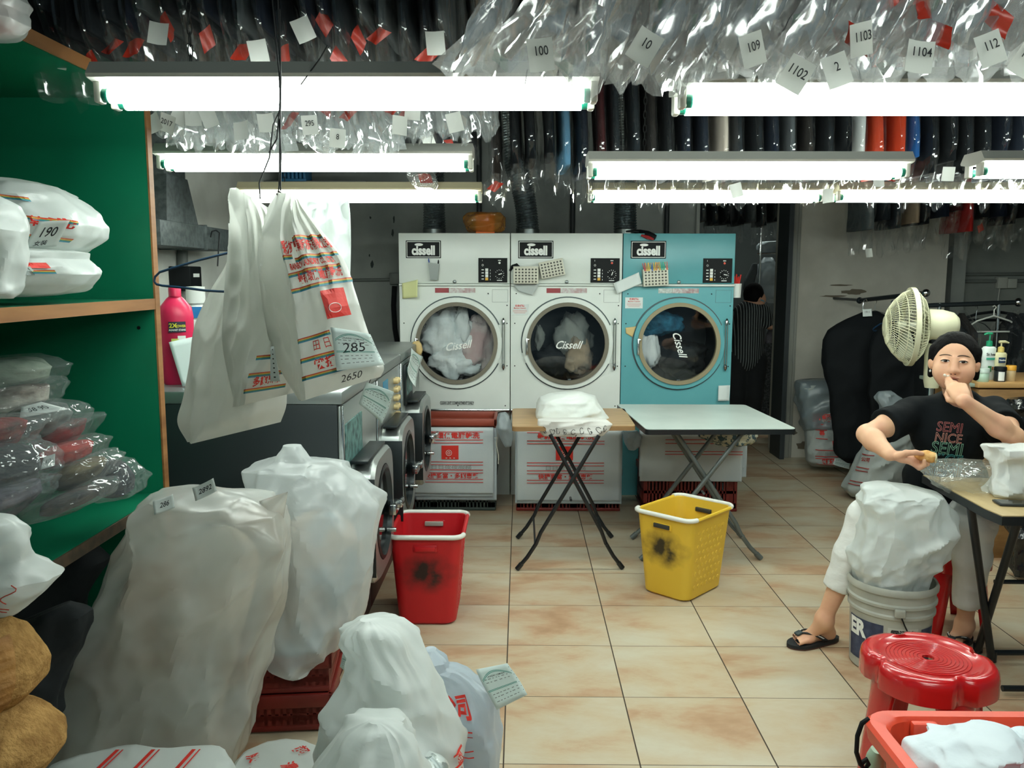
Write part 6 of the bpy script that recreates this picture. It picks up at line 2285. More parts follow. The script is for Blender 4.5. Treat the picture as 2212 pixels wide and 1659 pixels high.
# notes, stickers
Yn = YD - 0.018
card('note', 'pale yellow sticky note on the first white dryer', 'note', [PY(869, 612, Yn), PY(903, 604, Yn - 0.03), PY(902, 642, Yn - 0.05), PY(870, 645, Yn)], yellow_paper, 'paper notes on the dryers', curl=0.006)
card('note', 'faded grey paper slip below the baskets on the middle dryer', 'note', [PY(1106, 612, Yn), PY(1166, 612, Yn), PY(1150, 638, Yn - 0.02), PY(1118, 628, Yn - 0.01)], mat('grey_slip', 'a9b0ae', 0.7), 'paper notes on the dryers')
o, f = card('note', 'lined white notepad page across the edge of the teal dryer', 'note', [PY(1325, 612, Yn - 0.02), PY(1380, 588, Yn - 0.03), PY(1386, 612, Yn - 0.04), PY(1333, 635, Yn - 0.03)], paper, 'paper notes on the dryers', curl=0.004)
card('note', 'folded white paper on the lower corner of the teal dryer', 'note', [PY(1553, 833, YD - 0.01), PY(1578, 832, YD - 0.05), PY(1576, 866, YD - 0.06), PY(1552, 866, YD - 0.02)], paper, 'paper notes on the dryers', curl=0.012)
card('note', 'peeling tan tape beside the teal dryer window', 'tape', [PY(1351, 708, YD - 0.006), PY(1374, 705, YD - 0.012), PY(1366, 728, YD - 0.014), PY(1352, 720, YD - 0.006)], mat('tan_tape', 'c2a970', 0.5), None)
mb = MB()
rr = random.Random(3)
cst = PY(1471, 548, YD - 0.0075)
for k in range(26):
    mb.use([mat('sticker_cream', 'b9bf9a', 0.5), mat('sticker_green', '4f7a55', 0.5), mat('sticker_dark', '2f4a48', 0.5)][k % 3])
    mb.box((cst.x + (rr.random() - 0.5) * 0.09, cst.y - 0.0004 * (k % 5), cst.z + (rr.random() - 0.5) * 0.035), (0.02, 0.001, 0.014), rot=(0, rr.random() * 3, 0))
o = mb.build('sticker', None, smooth=0)
tag(o, 'worn green and cream sticker beside the sign on the teal dryer', 'sticker')
# dark clip and cord at the side of the dryers
o = MB().tube([PY(1101, 585, Yn), PY(1108, 575, Yn), PY(1116, 572, Yn - 0.02), PY(1124, 578, Yn - 0.02)], [0.006, 0.012, 0.012, 0.005], 8).build('clip', blackp)
tag(o, 'black clip at the left edge of the middle dryer', 'clip')
CUP = Vector((DX0 + 3 * DW - 0.003 + 0.034, YD + 0.05, PY(1600, 643, YD + 0.05).z))
cup = thing('pen_cup', 'white cup of red pens hung on the right side of the teal dryer', 'cup', CUP)
MB().lathe([(0.030, 0), (0.034, 0.10), (0.031, 0.10), (0.028, 0.004), (0, 0.004)], 20, CUP).build('cup_body', mat('cup_white', 'd5d9d4', 0.4), cup)
for k, (x, y) in enumerate(((1594, 598), (1598, 594), (1603, 599), (1607, 595), (1600, 601))):
    o = MB().tube([CUP + Vector(((k - 2) * 0.006, 0, 0.04)), CUP + Vector(((x - 1600) * 0.0034, -0.01, (643 - y) * 0.0034))], 0.005, 6).build('pen', mat('pen_red', 'c22a22', 0.4))
    tag(o, ('first', 'second', 'third', 'fourth', 'fifth')[k] + ' of five red pens in the white cup beside the teal dryer', 'pen', 'red pens in the cup')
# ================================================================== RIGHT SIDE
# conduits and switch on the recess wall
cond = mat('conduit_grey', '6b706c', 0.5)
for py, lab in ((593, 'upper grey conduit on the right recess wall'), (608, 'lower grey conduit on the right recess wall')):
    a, b = PY(2044, py, YR - 0.02), PY(2300, py - 2, YR - 0.02)
    o = MB().cyl(a, b, 0.016, seg=10).build('conduit', cond)
    tag(o, lab, 'conduit', 'conduits on the recess wall')
a = PY(2170, 611, YR - 0.03)
t = thing('wall_switch', 'white switch boxes on the right recess wall conduits', 'switch', a)
MB().box(a + Vector((-0.03, 0, 0.0)), (0.085, 0.06, 0.10), 0.006).build('switch_box', mat('switch_white', 'b5b7ae', 0.5), t)
MB().box(a + Vector((0.055, -0.005, -0.005)), (0.08, 0.06, 0.085), 0.006).build('socket_box', MATS['switch_white'], t)
MB().tube([a + Vector((-0.04, 0, -0.05)), a + Vector((-0.05, 0, -0.2)), a + Vector((-0.04, 0, -0.35))], 0.005, 6).build('cord', MATS['switch_white'], t)
# conduit and box left of the dryers, black box, duct on the left wall
o = MB().cyl(PY(700, 606, YB - 0.02), PY(850, 604, YB - 0.02), 0.014, seg=10).build('conduit', cond)
tag(o, 'thin grey conduit on the back wall left of the first dryer', 'conduit')
o = MB().box(PY(853, 602, YB - 0.03), (0.085, 0.06, 0.10), 0.006).build('junction_box', cond)
tag(o, 'grey junction box on the back wall beside the first dryer', 'junction box')
o = MB().tube([PY(852, 618, YB - 0.03), PY(850, 660, YB - 0.04), PY(853, 710, YB - 0.04), PY(862, 760, YB - 0.04)], 0.022, 8).build('cable', blackp)
tag(o, 'thick black cable dropping beside the first white dryer', 'cable')
XLW = XL
galv = mat('galvanised_duct', '545c5d', 0.6, metal=0.25, col2='3f4748', nscale=40)
t = thing('air_duct', 'grey galvanised duct running down and along the left wall', 'duct', (XLW + 0.12, PX(362, 400, XLW + 0.2).y, PX(362, 500, XLW + 0.2).z))
ya, yb = PX(345, 400, XLW + 0.22).y, PX(391, 400, XLW + 0.22).y
zt, zbn = 3.0, PX(360, 480, XLW + 0.22).z
MB().box((XLW + 0.125, (ya + yb) / 2, (zt + zbn) / 2), (0.24, yb - ya, zt - zbn), 0.004).build('vertical_run', galv, t, smooth=30)
zl, zh = PX(400, 535, XLW + 0.22).z, PX(400, 484, XLW + 0.22).z
y2 = PX(492, 500, XLW + 0.22).y
MB().box((XLW + 0.13, (ya - 0.1 + y2) / 2, (zl + zh) / 2), (0.25, y2 - ya + 0.1, zh - zl), 0.004).build('horizontal_run', galv, t, smooth=30)
mb = MB()
mb.prism([(ya - 0.02, zh), (yb + 0.12, zh), (yb, zh + 0.22), (ya, zh + 0.22)], 0, 0.25, O=(XLW + 0.004, 0, 0), ax=(0, 1, 0), ay=(0, 0, 1), az=(1, 0, 0))
mb.build('elbow', galv, t, smooth=0)
MB().box((XLW + 0.136, (ya + y2) / 2, (zl + zh) / 2), (0.262, 0.02, zh - zl + 0.012), 0.003).build('seam_flange', galv, t)
o = MB().tube([PX(a, b, XLW + 0.3) for a, b in ((455, 512), (458, 500), (466, 497), (474, 503), (472, 540), (470, 575))], 0.004, 6).build('hook_wire', wire_m)
tag(o, 'hooked dark wire hanging over the left wall duct', 'wire')
o = MB().cyl(PX(394, 540, XLW + 0.03), PX(394, 580, XLW + 0.03), 0.03, seg=10).build('wall_pipe', cond)
tag(o, 'short grey pipe above the black box on the left wall', 'pipe')
t = thing('control_box', 'black control box fixed on the left wall behind the blue hanger', 'box', PX(399, 628, XLW + 0.06))
a, b = PX(386, 575, XLW + 0.06), PX(414, 628, XLW + 0.06)
MB().box((XLW + 0.062, (a.y + b.y) / 2, (a.z + b.z) / 2), (0.12, b.y - a.y, a.z - b.z), 0.006).build('box_body', blackp, t)
MB().box((XLW + 0.121, b.y - 0.08, a.z - 0.05), (0.003, 0.09, 0.02)).build('label', white_ink, t, smooth=0)
# vertical pale strip seam on the left wall corner and a blue crate up high
t = thing('blue_basket', 'blue slatted plastic basket up behind the second left lamp', 'basket', PY(640, 392, 6.6))
a, b = PY(610, 392, 6.6), PY(668, 366, 6.6)
mb = MB()
for k in range(7):
    mb.box((a.x + (b.x - a.x) * (k + 0.5) / 7, 6.6, (a.z + b.z) / 2), (0.018, 0.2, b.z - a.z), 0.003)
mb.box(((a.x + b.x) / 2, 6.6, a.z), (b.x - a.x, 0.22, 0.02), 0.004).box(((a.x + b.x) / 2, 6.6, b.z), (b.x - a.x, 0.22, 0.02), 0.004)
mb.build('slat_sides', mat('basket_blue', '2f6f9a', 0.5), t)
t2 = MB().box(((a.x + b.x) / 2, 6.95, a.z - 0.02), (b.x - a.x + 0.9, 0.9, 0.03)).build('high_shelf', mat('shelf_grey', '6a6f6d', 0.6), smooth=0)
tag(t2, 'grey high shelf on the back wall behind the left lamps', 'shelf')

# bottles standing on the washers
def bottle(label, base, prof, m, cap=None, capm=None, sx=1.0, sy=1.0, rz=0.0, group=None):
    t = thing('bottle', label, 'bottle', base, group=group)
    MB().lathe(prof, 28, base, rot=(0, 0, rz), sx=sx, sy=sy).build('bottle_body', m, t, smooth=50)
    if cap:
        MB().lathe(cap, 20, base, rot=(0, 0, rz)).build('cap', capm, t, smooth=50)
    return t


pink = mat('pink_plastic', 'd42352', 0.35)
pb = PZ(387, 829, ZW)
hb_ = 0.385
bt = bottle('big pink detergent bottle standing on the nearest steel washer', pb, [(0.05, 0), (0.056, 0.01), (0.060, 0.20), (0.062, 0.27), (0.056, 0.31), (0.030, 0.345), (0.024, 0.35), (0.024, 0.352)], pink,
            [(0.024, 0.352), (0.024, hb_), (0.022, hb_ + 0.003), (0, hb_ + 0.003)], pink, sx=1.08, sy=0.72, rz=0.4)
bc = Vector((math.sin(-0.43), -math.cos(-0.43), 0)) * -1
cyl_f = lambda x, z, r=0.0635: pb + Vector((x, -r * 0.80 + abs(x) ** 2 * 6, z))
vd = Vector((0.43, -0.9, 0)).normalized()
vr = Vector((0.9, 0.43, 0)).normalized()
lab_f = lambda x, z, off=0.0: pb + vr * x + vd * (0.052 - 5.0 * x * x + off) + Vector((0, 0, z))
mb = MB()
mb.use(mat('label_navy', '1d2438', 0.5))
mb.grid(8, 2, lambda u, v: lab_f(-0.032 + 0.064 * u, 0.212 + 0.042 * v, 0.003))
mb.use(mat('label_yellow', 'd8cf3a', 0.5))
put_text_fn(mb, '2X', 0.024, lambda x, y: lab_f(x, y, 0.0045), -0.016, 0.238, bold=0.03)
put_text_fn(mb, 'POWER', 0.014, lambda x, y: lab_f(x, y, 0.0045), 0.012, 0.236, bold=0.03, sx=0.8)
mb.use(white_ink)
put_text_fn(mb, 'AGAINST STAINS', 0.0105, lambda x, y: lab_f(x, y, 0.0045), 0.0, 0.221, bold=0.03, sx=0.78)
mb.use(mat('label_lime', 'cfd06a', 0.5))
mb.grid(6, 4, lambda u, v: lab_f(-0.024 + 0.03 * u, 0.165 + 0.022 * v, 0.003))
mb.use(white_ink)
mb.grid(6, 4, lambda u, v: lab_f(0.0 + 0.03 * u, 0.172 + 0.026 * v, 0.003))
mb.build('bottle_label', None, bt, smooth=0)
card('notepad', 'white printed leaflet leaning on the pink detergent bottle', 'leaflet', [pb + vr * -0.035 + vd * 0.075 + Vector((0, 0, 0.175)), pb + vr * 0.085 + vd * 0.07 + Vector((0, 0, 0.20)), pb + vr * 0.10 + vd * 0.11 + Vector((0, 0, 0.002)), pb + vr * 0.005 + vd * 0.115 + Vector((0, 0, 0.002))], paper_b)
pw = PZ(430, 800, ZW)
bottle('white bottle with a blue label behind the pink detergent bottle', pw, [(0.045, 0), (0.05, 0.01), (0.05, 0.26), (0.03, 0.31), (0.02, 0.32)], mat('white_plastic', 'd3d7d2', 0.4), [(0.042, 0.31), (0.042, 0.385), (0, 0.388)], MATS['white_plastic'])
o = MB().box(pw + Vector((0.02, -0.052, 0.27)), (0.05, 0.004, 0.05)).build('bottle_sticker', mat('sticker_blue', '2a78b8', 0.5), smooth=0)
tag(o, 'blue sticker on the white bottle behind the pink detergent bottle', 'sticker')
t = thing('magazine', 'stack of papers lying on the nearest washer under the pink bottle', 'papers', PZ(360, 838, ZW))
for k in range(3):
    MB().box(PZ(352 + 3 * k, 815, ZW) + Vector((-0.12, -0.05, 0.004 + 0.005 * k)), (0.24, 0.20, 0.004)).build('paper_sheet', paper, t, smooth=0)
# rag on the rear washer corner and coin bits
S = Sack([(893, 738, 905, 736), (890, 746, 911, 744), (896, 758, 913, 756), (902, 768, 910, 766)], 5.45, depth=0.6, fold=0.006, fs=20, fbmp=0.006, seed=81.0, nu=24, nv=14, dmax=0.03)
t = thing('rag', 'tan rag hung over the rear corner of the last washer', 'rag', PY(903, 768, 5.45))
S.mesh().build('rag_cloth', mat('tan_rag', 'b09a6a', 0.9), t, smooth=180)

# ---------------------------------------------------------------- doorway and back room
floral = None
dk = mat('dark_clutter', '1b2023', 0.8, col2='2b3133', nscale=7)
t = thing('wire_shelf', 'wire shelf with a grey roll inside the back room', 'shelf', PY(1660, 556, 8.6))
for k in range(5):
    MB().cyl(PY(1636, 548, 8.4 + 0.09 * k), PY(1720, 548, 8.4 + 0.09 * k), 0.005, seg=6).build('shelf_wire', chrome, t)
for px in (1645, 1698):
    MB().cyl(PY(px, 480, 8.4), Vector((PY(px, 480, 8.4).x, 8.4, 0)), 0.011, seg=8).build('shelf_post', chrome, t)
S = Sack([(1644, 522, 1695, 520), (1636, 530, 1698, 530), (1636, 540, 1698, 540), (1642, 547, 1696, 547)], 8.6, depth=0.4, fold=0.01, fs=10, fbmp=0.005, seed=83.0, nu=40, nv=18, dmax=0.08)
t = thing('fabric_roll', 'grey plastic covered roll on the wire shelf in the back room', 'roll', PY(1665, 547, 8.6))
S.mesh().build('roll', mat('roll_grey', '8b969a', 0.4, col2='707b80', nscale=6), t, smooth=180)
for lab, lv, m, sd in (('clear bag of white clothes hanging under the wire shelf in the back room', [(1650, 556, 1668, 556), (1640, 580, 1680, 578), (1642, 610, 1682, 615), (1650, 645, 1680, 650), (1660, 655, 1674, 655)], bag_grey, 85.0),
                       ('white striped garment hanging at the right of the back room doorway', [(1681, 560, 1690, 560), (1676, 590, 1694, 590), (1676, 630, 1696, 630), (1678, 655, 1692, 655)], MATS['bag_sheet_pale'], 86.0),
                       ('pale garment hanging at the left of the clear bag in the back room', [(1625, 570, 1634, 568), (1612, 600, 1632, 600), (1608, 625, 1626, 628), (1612, 640, 1622, 640)], MATS['cloth_grey'], 87.0)):
    sack_thing('hanging_clothes', lab, 'hanging clothes', lv, 8.45, m, None, depth=0.5, fold=0.02, fs=8, fbmp=0.012, seed=sd, nu=36, nv=26, dmax=0.09)
plaid = mat('plaid_dark', '2a2f31', 0.8, col2='55585a', nscale=60)
for lab, lv, m, sd in (('grey plaid laundry bag on the floor of the back room', [(1645, 742, 1690, 738), (1632, 760, 1700, 758), (1630, 800, 1702, 800), (1634, 850, 1700, 850), (1640, 900, 1698, 900)], plaid, 88.0),
                       ('lilac grey bundle on the plaid bag in the back room', [(1660, 712, 1690, 708), (1655, 722, 1698, 720), (1655, 738, 1698, 738), (1662, 746, 1690, 746)], mat('lilac_bundle', '77757f', 0.7), 89.0),
                       ('pale green cloth corner beside the plaid bag in the back room', [(1632, 720, 1636, 720), (1632, 732, 1645, 732), (1632, 744, 1652, 745)], mat('pale_green_cloth', '8f9a6f', 0.8), 90.0)):
    sack_thing('bundle', lab, 'bundle', lv, 8.3, m, None, depth=0.5, fold=0.015, fs=9, fbmp=0.01, seed=sd, nu=36, nv=24, dmax=0.16)

# ---------------------------------------------------------------- garment racks, suit cover, fan
rail_d = mat('rack_dark_tube', '2b3235', 0.35, metal=0.5)
t = thing('wall_rail', 'dark rail with a chrome ball end holding the black suit covers', 'clothes rail', PY(1930, 640, 6.3))
a, b = PY(1857, 649, 6.75), PY(2000, 633, 5.9)
MB().cyl(a, b, 0.017, seg=12).build('rail_tube', rail_d, t)
MB().ell(b, (0.028, 0.028, 0.028), 16, 10).build('ball_end', chrome, t)
MB().ell(a, (0.026, 0.026, 0.026), 16, 10).build('end_knob', rail_d, t)
MB().cyl((a.x + 0.04, a.y - 0.05, a.z), (a.x + 0.04, 7.42, a.z), 0.012, seg=8).build('wall_bracket', rail_d, t)
suit = mat('suit_cover', '0b0f12', 0.85, spec=0.2, bump=0.2, bscale=7)
for lab, lv, Y, sd in (('black suit cover hung broad side out beside the fan, with a number tag', [(1865, 673, 1895, 672), (1825, 692, 1925, 690), (1790, 712, 1950, 706), (1781, 735, 1958, 730), (1784, 790, 1962, 790), (1793, 850, 1962, 850), (1800, 920, 1962, 920), (1812, 985, 1958, 985), (1830, 1000, 1950, 1000)], 6.35, 91.0),
                       ('second black suit cover hanging closer, half hidden behind the woman', [(1915, 700, 1960, 698), (1890, 725, 1990, 720), (1878, 760, 2000, 755), (1880, 830, 2004, 830), (1885, 920, 2004, 920), (1900, 1010, 1990, 1010)], 6.1, 92.0)):
    t, S = sack_thing('suit_cover', lab, 'suit cover', lv, Y, suit, None, depth=0.28, p=0.8, fold=0.02, fs=5, fbmp=0.012, seed=sd, nu=48, nv=40, dmax=0.09, group='black suit covers')
    if sd < 92:
        h = PY(1866, 660, Y)
        MB().tube([PY(1864, 675, Y), PY(1864, 662, Y), PY(1866, 650, Y), PY(1871, 646, Y), PY(1874, 652, Y)], 0.004, 6).build('hanger_hook', chrome, t)
        o, f = card('number_tag', None, None, [PY(1863, 668, Y - 0.07), PY(1883, 667, Y - 0.07), PY(1884, 683, Y - 0.07), PY(1864, 684, Y - 0.07)], paper, parent=t)
        mb = MB()
        put_text_fn(mb, '1911', 0.42, lambda x, y: f(x, 0.42 - y, 0.001), 0.5, 0, sx=0.75)
        mb.build('tag_number', black_ink, o, smooth=0)


def hanger(label, apex, w, h, hook, m, ang=0.0, r=0.004, group='empty hangers on the rack'):
    t = thing('coat_hanger', label, 'hanger', apex, group=group)
    ax = Vector((math.cos(ang), math.sin(ang), 0))
    A = Vector(apex)
    Z = Vector((0, 0, 1))
    pts = [A - Z * 0.03]
    for s in (1, -1):
        pass
    path = [A - Z * 0.01, A + ax * w * 0.30 - Z * h * 0.38, A + ax * w * 0.46 - Z * h * 0.72, A + ax * w * 0.5 - Z * h * 0.88, A + ax * w * 0.47 - Z * h, A - ax * w * 0.47 - Z * h, A - ax * w * 0.5 - Z * h * 0.88, A - ax * w * 0.46 - Z * h * 0.72, A - ax * w * 0.30 - Z * h * 0.38]
    MB().tube(path, r, 8, closed=True).build('hanger_frame', m, t)
    MB().tube([A - Z * 0.01, A + Z * hook * 0.5, A + ax * 0.014 + Z * hook * 0.8, A + Z * hook, A - ax * 0.012 + Z * hook * 0.88], r * 0.7, 6).build('hanger_hook', m, t)
    return t


YK = 5.9
t = thing('garment_rack', 'dark standing clothes rack with a ball end behind the lotion bottles', 'clothes rack', (PY(2160, 900, YK).x, YK, 0))
a, b = PY(2003, 660, YK), PY(2200, 653, YK)
MB().cyl(a, b, 0.016, seg=12).build('rail_tube', rail_d, t)
MB().ell(b, (0.03, 0.03, 0.03), 16, 10).build('ball_end', chrome, t)
MB().cyl(PY(2158, 655, YK), Vector((PY(2158, 655, YK).x, YK, 0.04)), 0.013, seg=10).build('rack_post', chrome, t)
MB().cyl(PY(2030, 655, YK), Vector((PY(2030, 655, YK).x, YK, 0.04)), 0.013, seg=10).build('rack_post', chrome, t)
MB().box((PY(2094, 900, YK).x, YK, 0.03), (0.55, 0.35, 0.04), 0.01).build('rack_base', rail_d, t)
wh = mat('hanger_white', 'c9ccc4', 0.4)
hanger('white plastic hanger on the standing rack', PY(2147, 679, YK - 0.04), 0.40, 0.12, 0.06, wh, 0.1, 0.006)
hanger('grey wire hanger behind the white hanger on the rack', PY(2108, 690, YK + 0.06), 0.36, 0.10, 0.10, hang_steel, 0.5, 0.003)
hanger('broad black hanger at the end of the rack', PY(2150, 670, YK + 0.08), 0.42, 0.07, 0.05, blackp, 0.0, 0.010)
hanger('thin wire hanger on the suit cover rail', PY(1890, 668, 6.45), 0.36, 0.10, 0.07, hang_steel, 0.3, 0.0025)
hanger('blue hanger between the black suit cover and the fan', PY(1925, 690, 6.2), 0.34, 0.08, 0.14, blue_w, 0.4, 0.005)
for k, px in enumerate((2012, 2032, 2052, 2074, 2180, 2205)):
    x = PY(px, 700, YK + 0.02).x
    zt = PY(px, 658, YK).z
    t = thing('bagged_garment', ('first', 'second', 'third', 'fourth', 'fifth', 'sixth')[k] + ' dark garment from left on the standing rack behind the woman', 'garment', (x, YK + 0.02, zt), group='dark garments on the standing rack')
    mb = garment_mesh(200 + k, 0.95, 0.035, 0.2)
    child('clothing', local_mesh(mb, 'clothing', gm[('black', 'charcoal', 'black', 'dark brown', 'black', 'charcoal')[k]]), t)
    child('plastic_cover', local_mesh(cover_mesh(210 + k, 1.0, 0.05, 0.22, 0.2, 0.03, 0.0), 'plastic_cover', film_clear), t)

# standing fan seen from the side
fan_c = mat('fan_cream', 'c4c3a6', 0.45)
fan_d = mat('fan_blade', 'a8ab98', 0.25)
FC = PY(1966, 706, 4.75)
ax = Vector((-0.975, 0.22, 0.0)).normalized()
up = Vector((0, 0, 1))
rt = ax.cross(up)
t = thing('standing_fan', 'cream standing fan turned to the left behind the woman', 'fan', (FC.x, FC.y, 0))
RF = 0.212
fp = lambda d, r, a: FC + ax * d + (rt * math.cos(a) + up * math.sin(a)) * r
prof_f = [(0.062, 0.13), (0.10, 0.118), (0.15, 0.085), (0.19, 0.045), (RF, 0.0)]
prof_b = [(0.06, -0.085), (0.11, -0.08), (0.16, -0.06), (0.195, -0.03), (RF, 0.0)]
for nm, pf, n in (('front_grille', prof_f, 66), ('rear_grille', prof_b, 66)):
    mb = MB()
    for k in range(n):
        a0 = 2 * math.pi * k / n
        mb.tube([fp(d, r, a0 + (0.10 * i if nm == 'front_grille' else -0.05 * i)) for i, (r, d) in enumerate(pf)], 0.0017, 4)
    for (r, d) in pf[1:4]:
        mb.tube([fp(d, r, 2 * math.pi * q / 40) for q in range(40)], 0.0022, 4, closed=True)
    mb.build(nm, fan_c, t)
mb = MB()
mb.grid(48, 3, lambda u, v: fp((0.013, 0.013, -0.013, -0.013)[round(v * 3)], (RF - 0.004, RF + 0.008, RF + 0.008, RF - 0.004)[round(v * 3)], 2 * math.pi * u), cu=True)
mb.build('grille_ring', fan_c, t, smooth=30)
q = MB()
q.grid(28, 4, lambda u, v: fp((0.13, 0.136, 0.138, 0.134, 0.133)[round(v * 4)], (0.064, 0.056, 0.03, 0.012, 0.0)[round(v * 4)], 2 * math.pi * u), cu=True)
q.build('hub_badge', fan_c, t)
for k in range(3):
    b0 = 2 * math.pi * k / 3 + 0.4
    mb = MB()
    mb.grid(10, 10, lambda u, v: fp(0.02 + 0.05 * (u - 0.5) * (0.4 + v), 0.03 + 0.15 * v, b0 + (u - 0.5) * 1.5 * (0.5 + 0.5 * math.sin(math.pi * min(1, v + 0.25)))))
    mb.build('fan_blade', fan_d, t, smooth=180, solid=0.002)
MB().tube([fp(0.07, 0, 0), fp(-0.03, 0, 0)], 0.03, 16).build('hub', fan_d, t)
# motor housing, neck and pole
mb = MB()
mp_ = [(-0.075, 0.075), (-0.10, 0.088), (-0.16, 0.086), (-0.22, 0.070), (-0.245, 0.045), (-0.25, 0.0)]
mb.grid(28, 5, lambda u, v: fp(mp_[round(v * 5)][0], mp_[round(v * 5)][1] * (1.0), 2 * math.pi * u) + Vector((0, 0, 0.012)), cu=True)
mb.build('motor_housing', fan_c, t, smooth=50)
pc = FC + ax * -0.13
MB().lathe([(0.036, -0.34), (0.044, -0.30), (0.047, -0.16), (0.034, -0.085), (0.02, -0.06)], 20, pc).build('tilt_neck', fan_c, t)
MB().box(pc + Vector((0, 0, -0.075)), (0.07, 0.07, 0.03), 0.006).build('neck_bracket', blackp, t)
MB().cyl((pc.x, pc.y, 0.03), (pc.x, pc.y, pc.z - 0.33), 0.014, seg=12).build('pole', chrome, t)
MB().lathe([(0.19, 0), (0.19, 0.02), (0.05, 0.04), (0.03, 0.07), (0, 0.07)], 32, (pc.x, pc.y, 0)).build('base', fan_c, t)

# printed sacks on the floor by the pier
gsack = film('grey_sack_film', clear=0.30, rough=0.3, col='9fadb3', bump=0.3, bscale=6, gmin=0.03, gmax=0.3)
psack = mat('woven_sack', 'a9b0ae', 0.6, col2='9aa2a1', nscale=7, bump=0.25, bscale=9, transl=0.1)
LV = [(1722, 830, 1836, 824), (1724, 850, 1838, 848), (1732, 880, 1838, 880), (1740, 920, 1842, 920), (1742, 960, 1846, 960), (1742, 995, 1845, 995), (1752, 1006, 1838, 1007)]
YS = 6.88
t, S = sack_thing('printed_sack', 'upright sack with red characters and a red square, standing against the pier', 'sack', LV, YS, psack, None, depth=0.62, p=0.75, fold=0.012, fs=7, fbmp=0.01, seed=95.0, nu=60, nv=46, dmax=0.14,
                  group='printed sacks by the pier')
mb = MB()
f = lambda x, y: S.fx(x, y, 0.010)
mb.use(red_ink)
for v in (0.335, 0.455, 0.525, 0.625, 0.755, 0.83, 0.855, 0.925):
    put_rect_fn(mb, f, -0.72, v, 0.78, v + 0.008, 12, 1)
put_text_fn(mb, '彩虹專業乾洗有限公司', 0.083, lambda x, y: f(0.03 + x * 1.75, 0.395 - y), 0, 0, bold=0.04)
put_text_fn(mb, 'RAINBOW LAUNDRY CO., LTD.', 0.05, lambda x, y: f(0.03 + x * 1.9, 0.49 - y), 0, 0, bold=0.04)
put_text_fn(mb, '最', 0.07, lambda x, y: f(-0.5 + x * 3, 0.575 - y), 0, 0, bold=0.04)
put_text_fn(mb, '乾洗', 0.07, lambda x, y: f(0.55 + x * 3, 0.575 - y), 0, 0, bold=0.04)
put_rect_fn(mb, f, -0.14, 0.65, 0.30, 0.745, 6, 4)
put_text_fn(mb, '快捷妥當・多謝惠顧', 0.062, lambda x, y: f(0.05 + x * 2.0, 0.89 - y), 0, 0, bold=0.04)
mb.use(grey_ink)
put_text_fn(mb, '日日夜夜服務', 0.05, lambda x, y: f(0.03 + x * 3.0, 0.80 - y), 0, 0)
mb.use(psack)
put_rect_fn(mb, lambda x, y: S.fx(x, y, 0.013), -0.30, 0.47, 0.40, 0.645, 8, 4)
mb.use(white_ink)
f2 = lambda x, y: S.fx(x, y, 0.013)
mb.tube([f2(0.06 + 0.035 * math.cos(q), 0.70 + 0.012 * math.sin(q)) for q in [k * 0.5 for k in range(12)]], 0.003, 4, closed=True)
mb.build('sack_print', None, t, smooth=0)
LV = [(1724, 822, 1790, 818), (1720, 835, 1836, 826), (1724, 860, 1840, 855), (1730, 895, 1840, 895), (1736, 930, 1842, 925)]
S = Sack(LV, YS, depth=0.64, p=0.75, fold=0.022, fs=7, fbmp=0.012, seed=96.0, nu=60, nv=30, dmax=0.145)
S.mesh().build('inner_liner', gsack, t, smooth=180)
LV = [(1905, 915, 1962, 905), (1880, 945, 1975, 940), (1858, 985, 1965, 985), (1840, 1025, 1950, 1030), (1825, 1055, 1930, 1062), (1838, 1072, 1915, 1074)]
t, S = sack_thing('printed_sack', 'white sack leaning over behind the arm of the seated woman', 'sack', LV, 5.98, psack, None, depth=0.6, p=0.8, fold=0.012, fs=8, fbmp=0.012, seed=97.0, nu=56, nv=40, dmax=0.14, rid=0.012, rang=0.6, rst=4,
                  rsc=10, group='printed sacks by the pier')
mb = MB()
f = lambda x, y: S.fx(x, y, 0.010)
for v in (0.30, 0.34, 0.40, 0.57, 0.61, 0.75, 0.79):
    put_rect_fn(mb, f, -0.97, v, -0.62, v + 0.012, 5, 1)
put_text_fn(mb, '公司', 0.06, lambda x, y: f(-0.82 + x * 2, 0.47 - y), 0, 0, bold=0.03)
mb.build('sack_print', mat('print_maroon', '8b2a26', 0.6), t, smooth=0)
LV = [(1898, 846, 1925, 844), (1896, 858, 1938, 858), (1905, 885, 1945, 880), (1900, 905, 1940, 905), (1896, 922, 1930, 920)]
sack_thing('open_bag', 'open frosted top of a bag between the black suit covers and the woman', 'bag', LV, 5.9, bag_grey, None, depth=0.5, fold=0.02, fs=12, fbmp=0.01, seed=98.0, nu=36, nv=24, dmax=0.07, rid=0.01, rsc=14, rang=1.2)
receipt('receipt sticking out between the two printed sacks', [PY(1803, 990, 6.73), PY(1840, 992, 6.71), PY(1834, 1014, 6.66), PY(1799, 1003, 6.70)], curl=0.003)

# counter with toiletries
YCO = 4.95
zc_ = PY(2130, 826, YCO - 0.25).z
x0 = PY(2116, 830, YCO - 0.25).x
t = thing('counter', 'light wood counter at the right frame edge holding lotion bottles', 'counter', (x0 + 0.4, YCO, 0))
cw = mat('counter_wood', 'a07a4c', 0.55, col2='8d6a40', nscale=6, stretch=(1, 1, 5))
MB().box((x0 + 0.40, YCO, zc_ / 2 - 0.02), (0.80, 0.50, zc_ - 0.04), 0.003).build('cabinet_body', cw, t, smooth=30)
MB().box((x0 + 0.40, YCO, zc_ - 0.015), (0.83, 0.53, 0.03), 0.004).build('worktop', mat('counter_top', 'b08a58', 0.4), t, smooth=30)
MB().box((x0 - 0.06, YCO - 0.03, zc_ - 0.02), (0.16, 0.40, 0.02), 0.004).build('side_flap', mat('flap_grey', '8a9a90', 0.4), t, smooth=30)


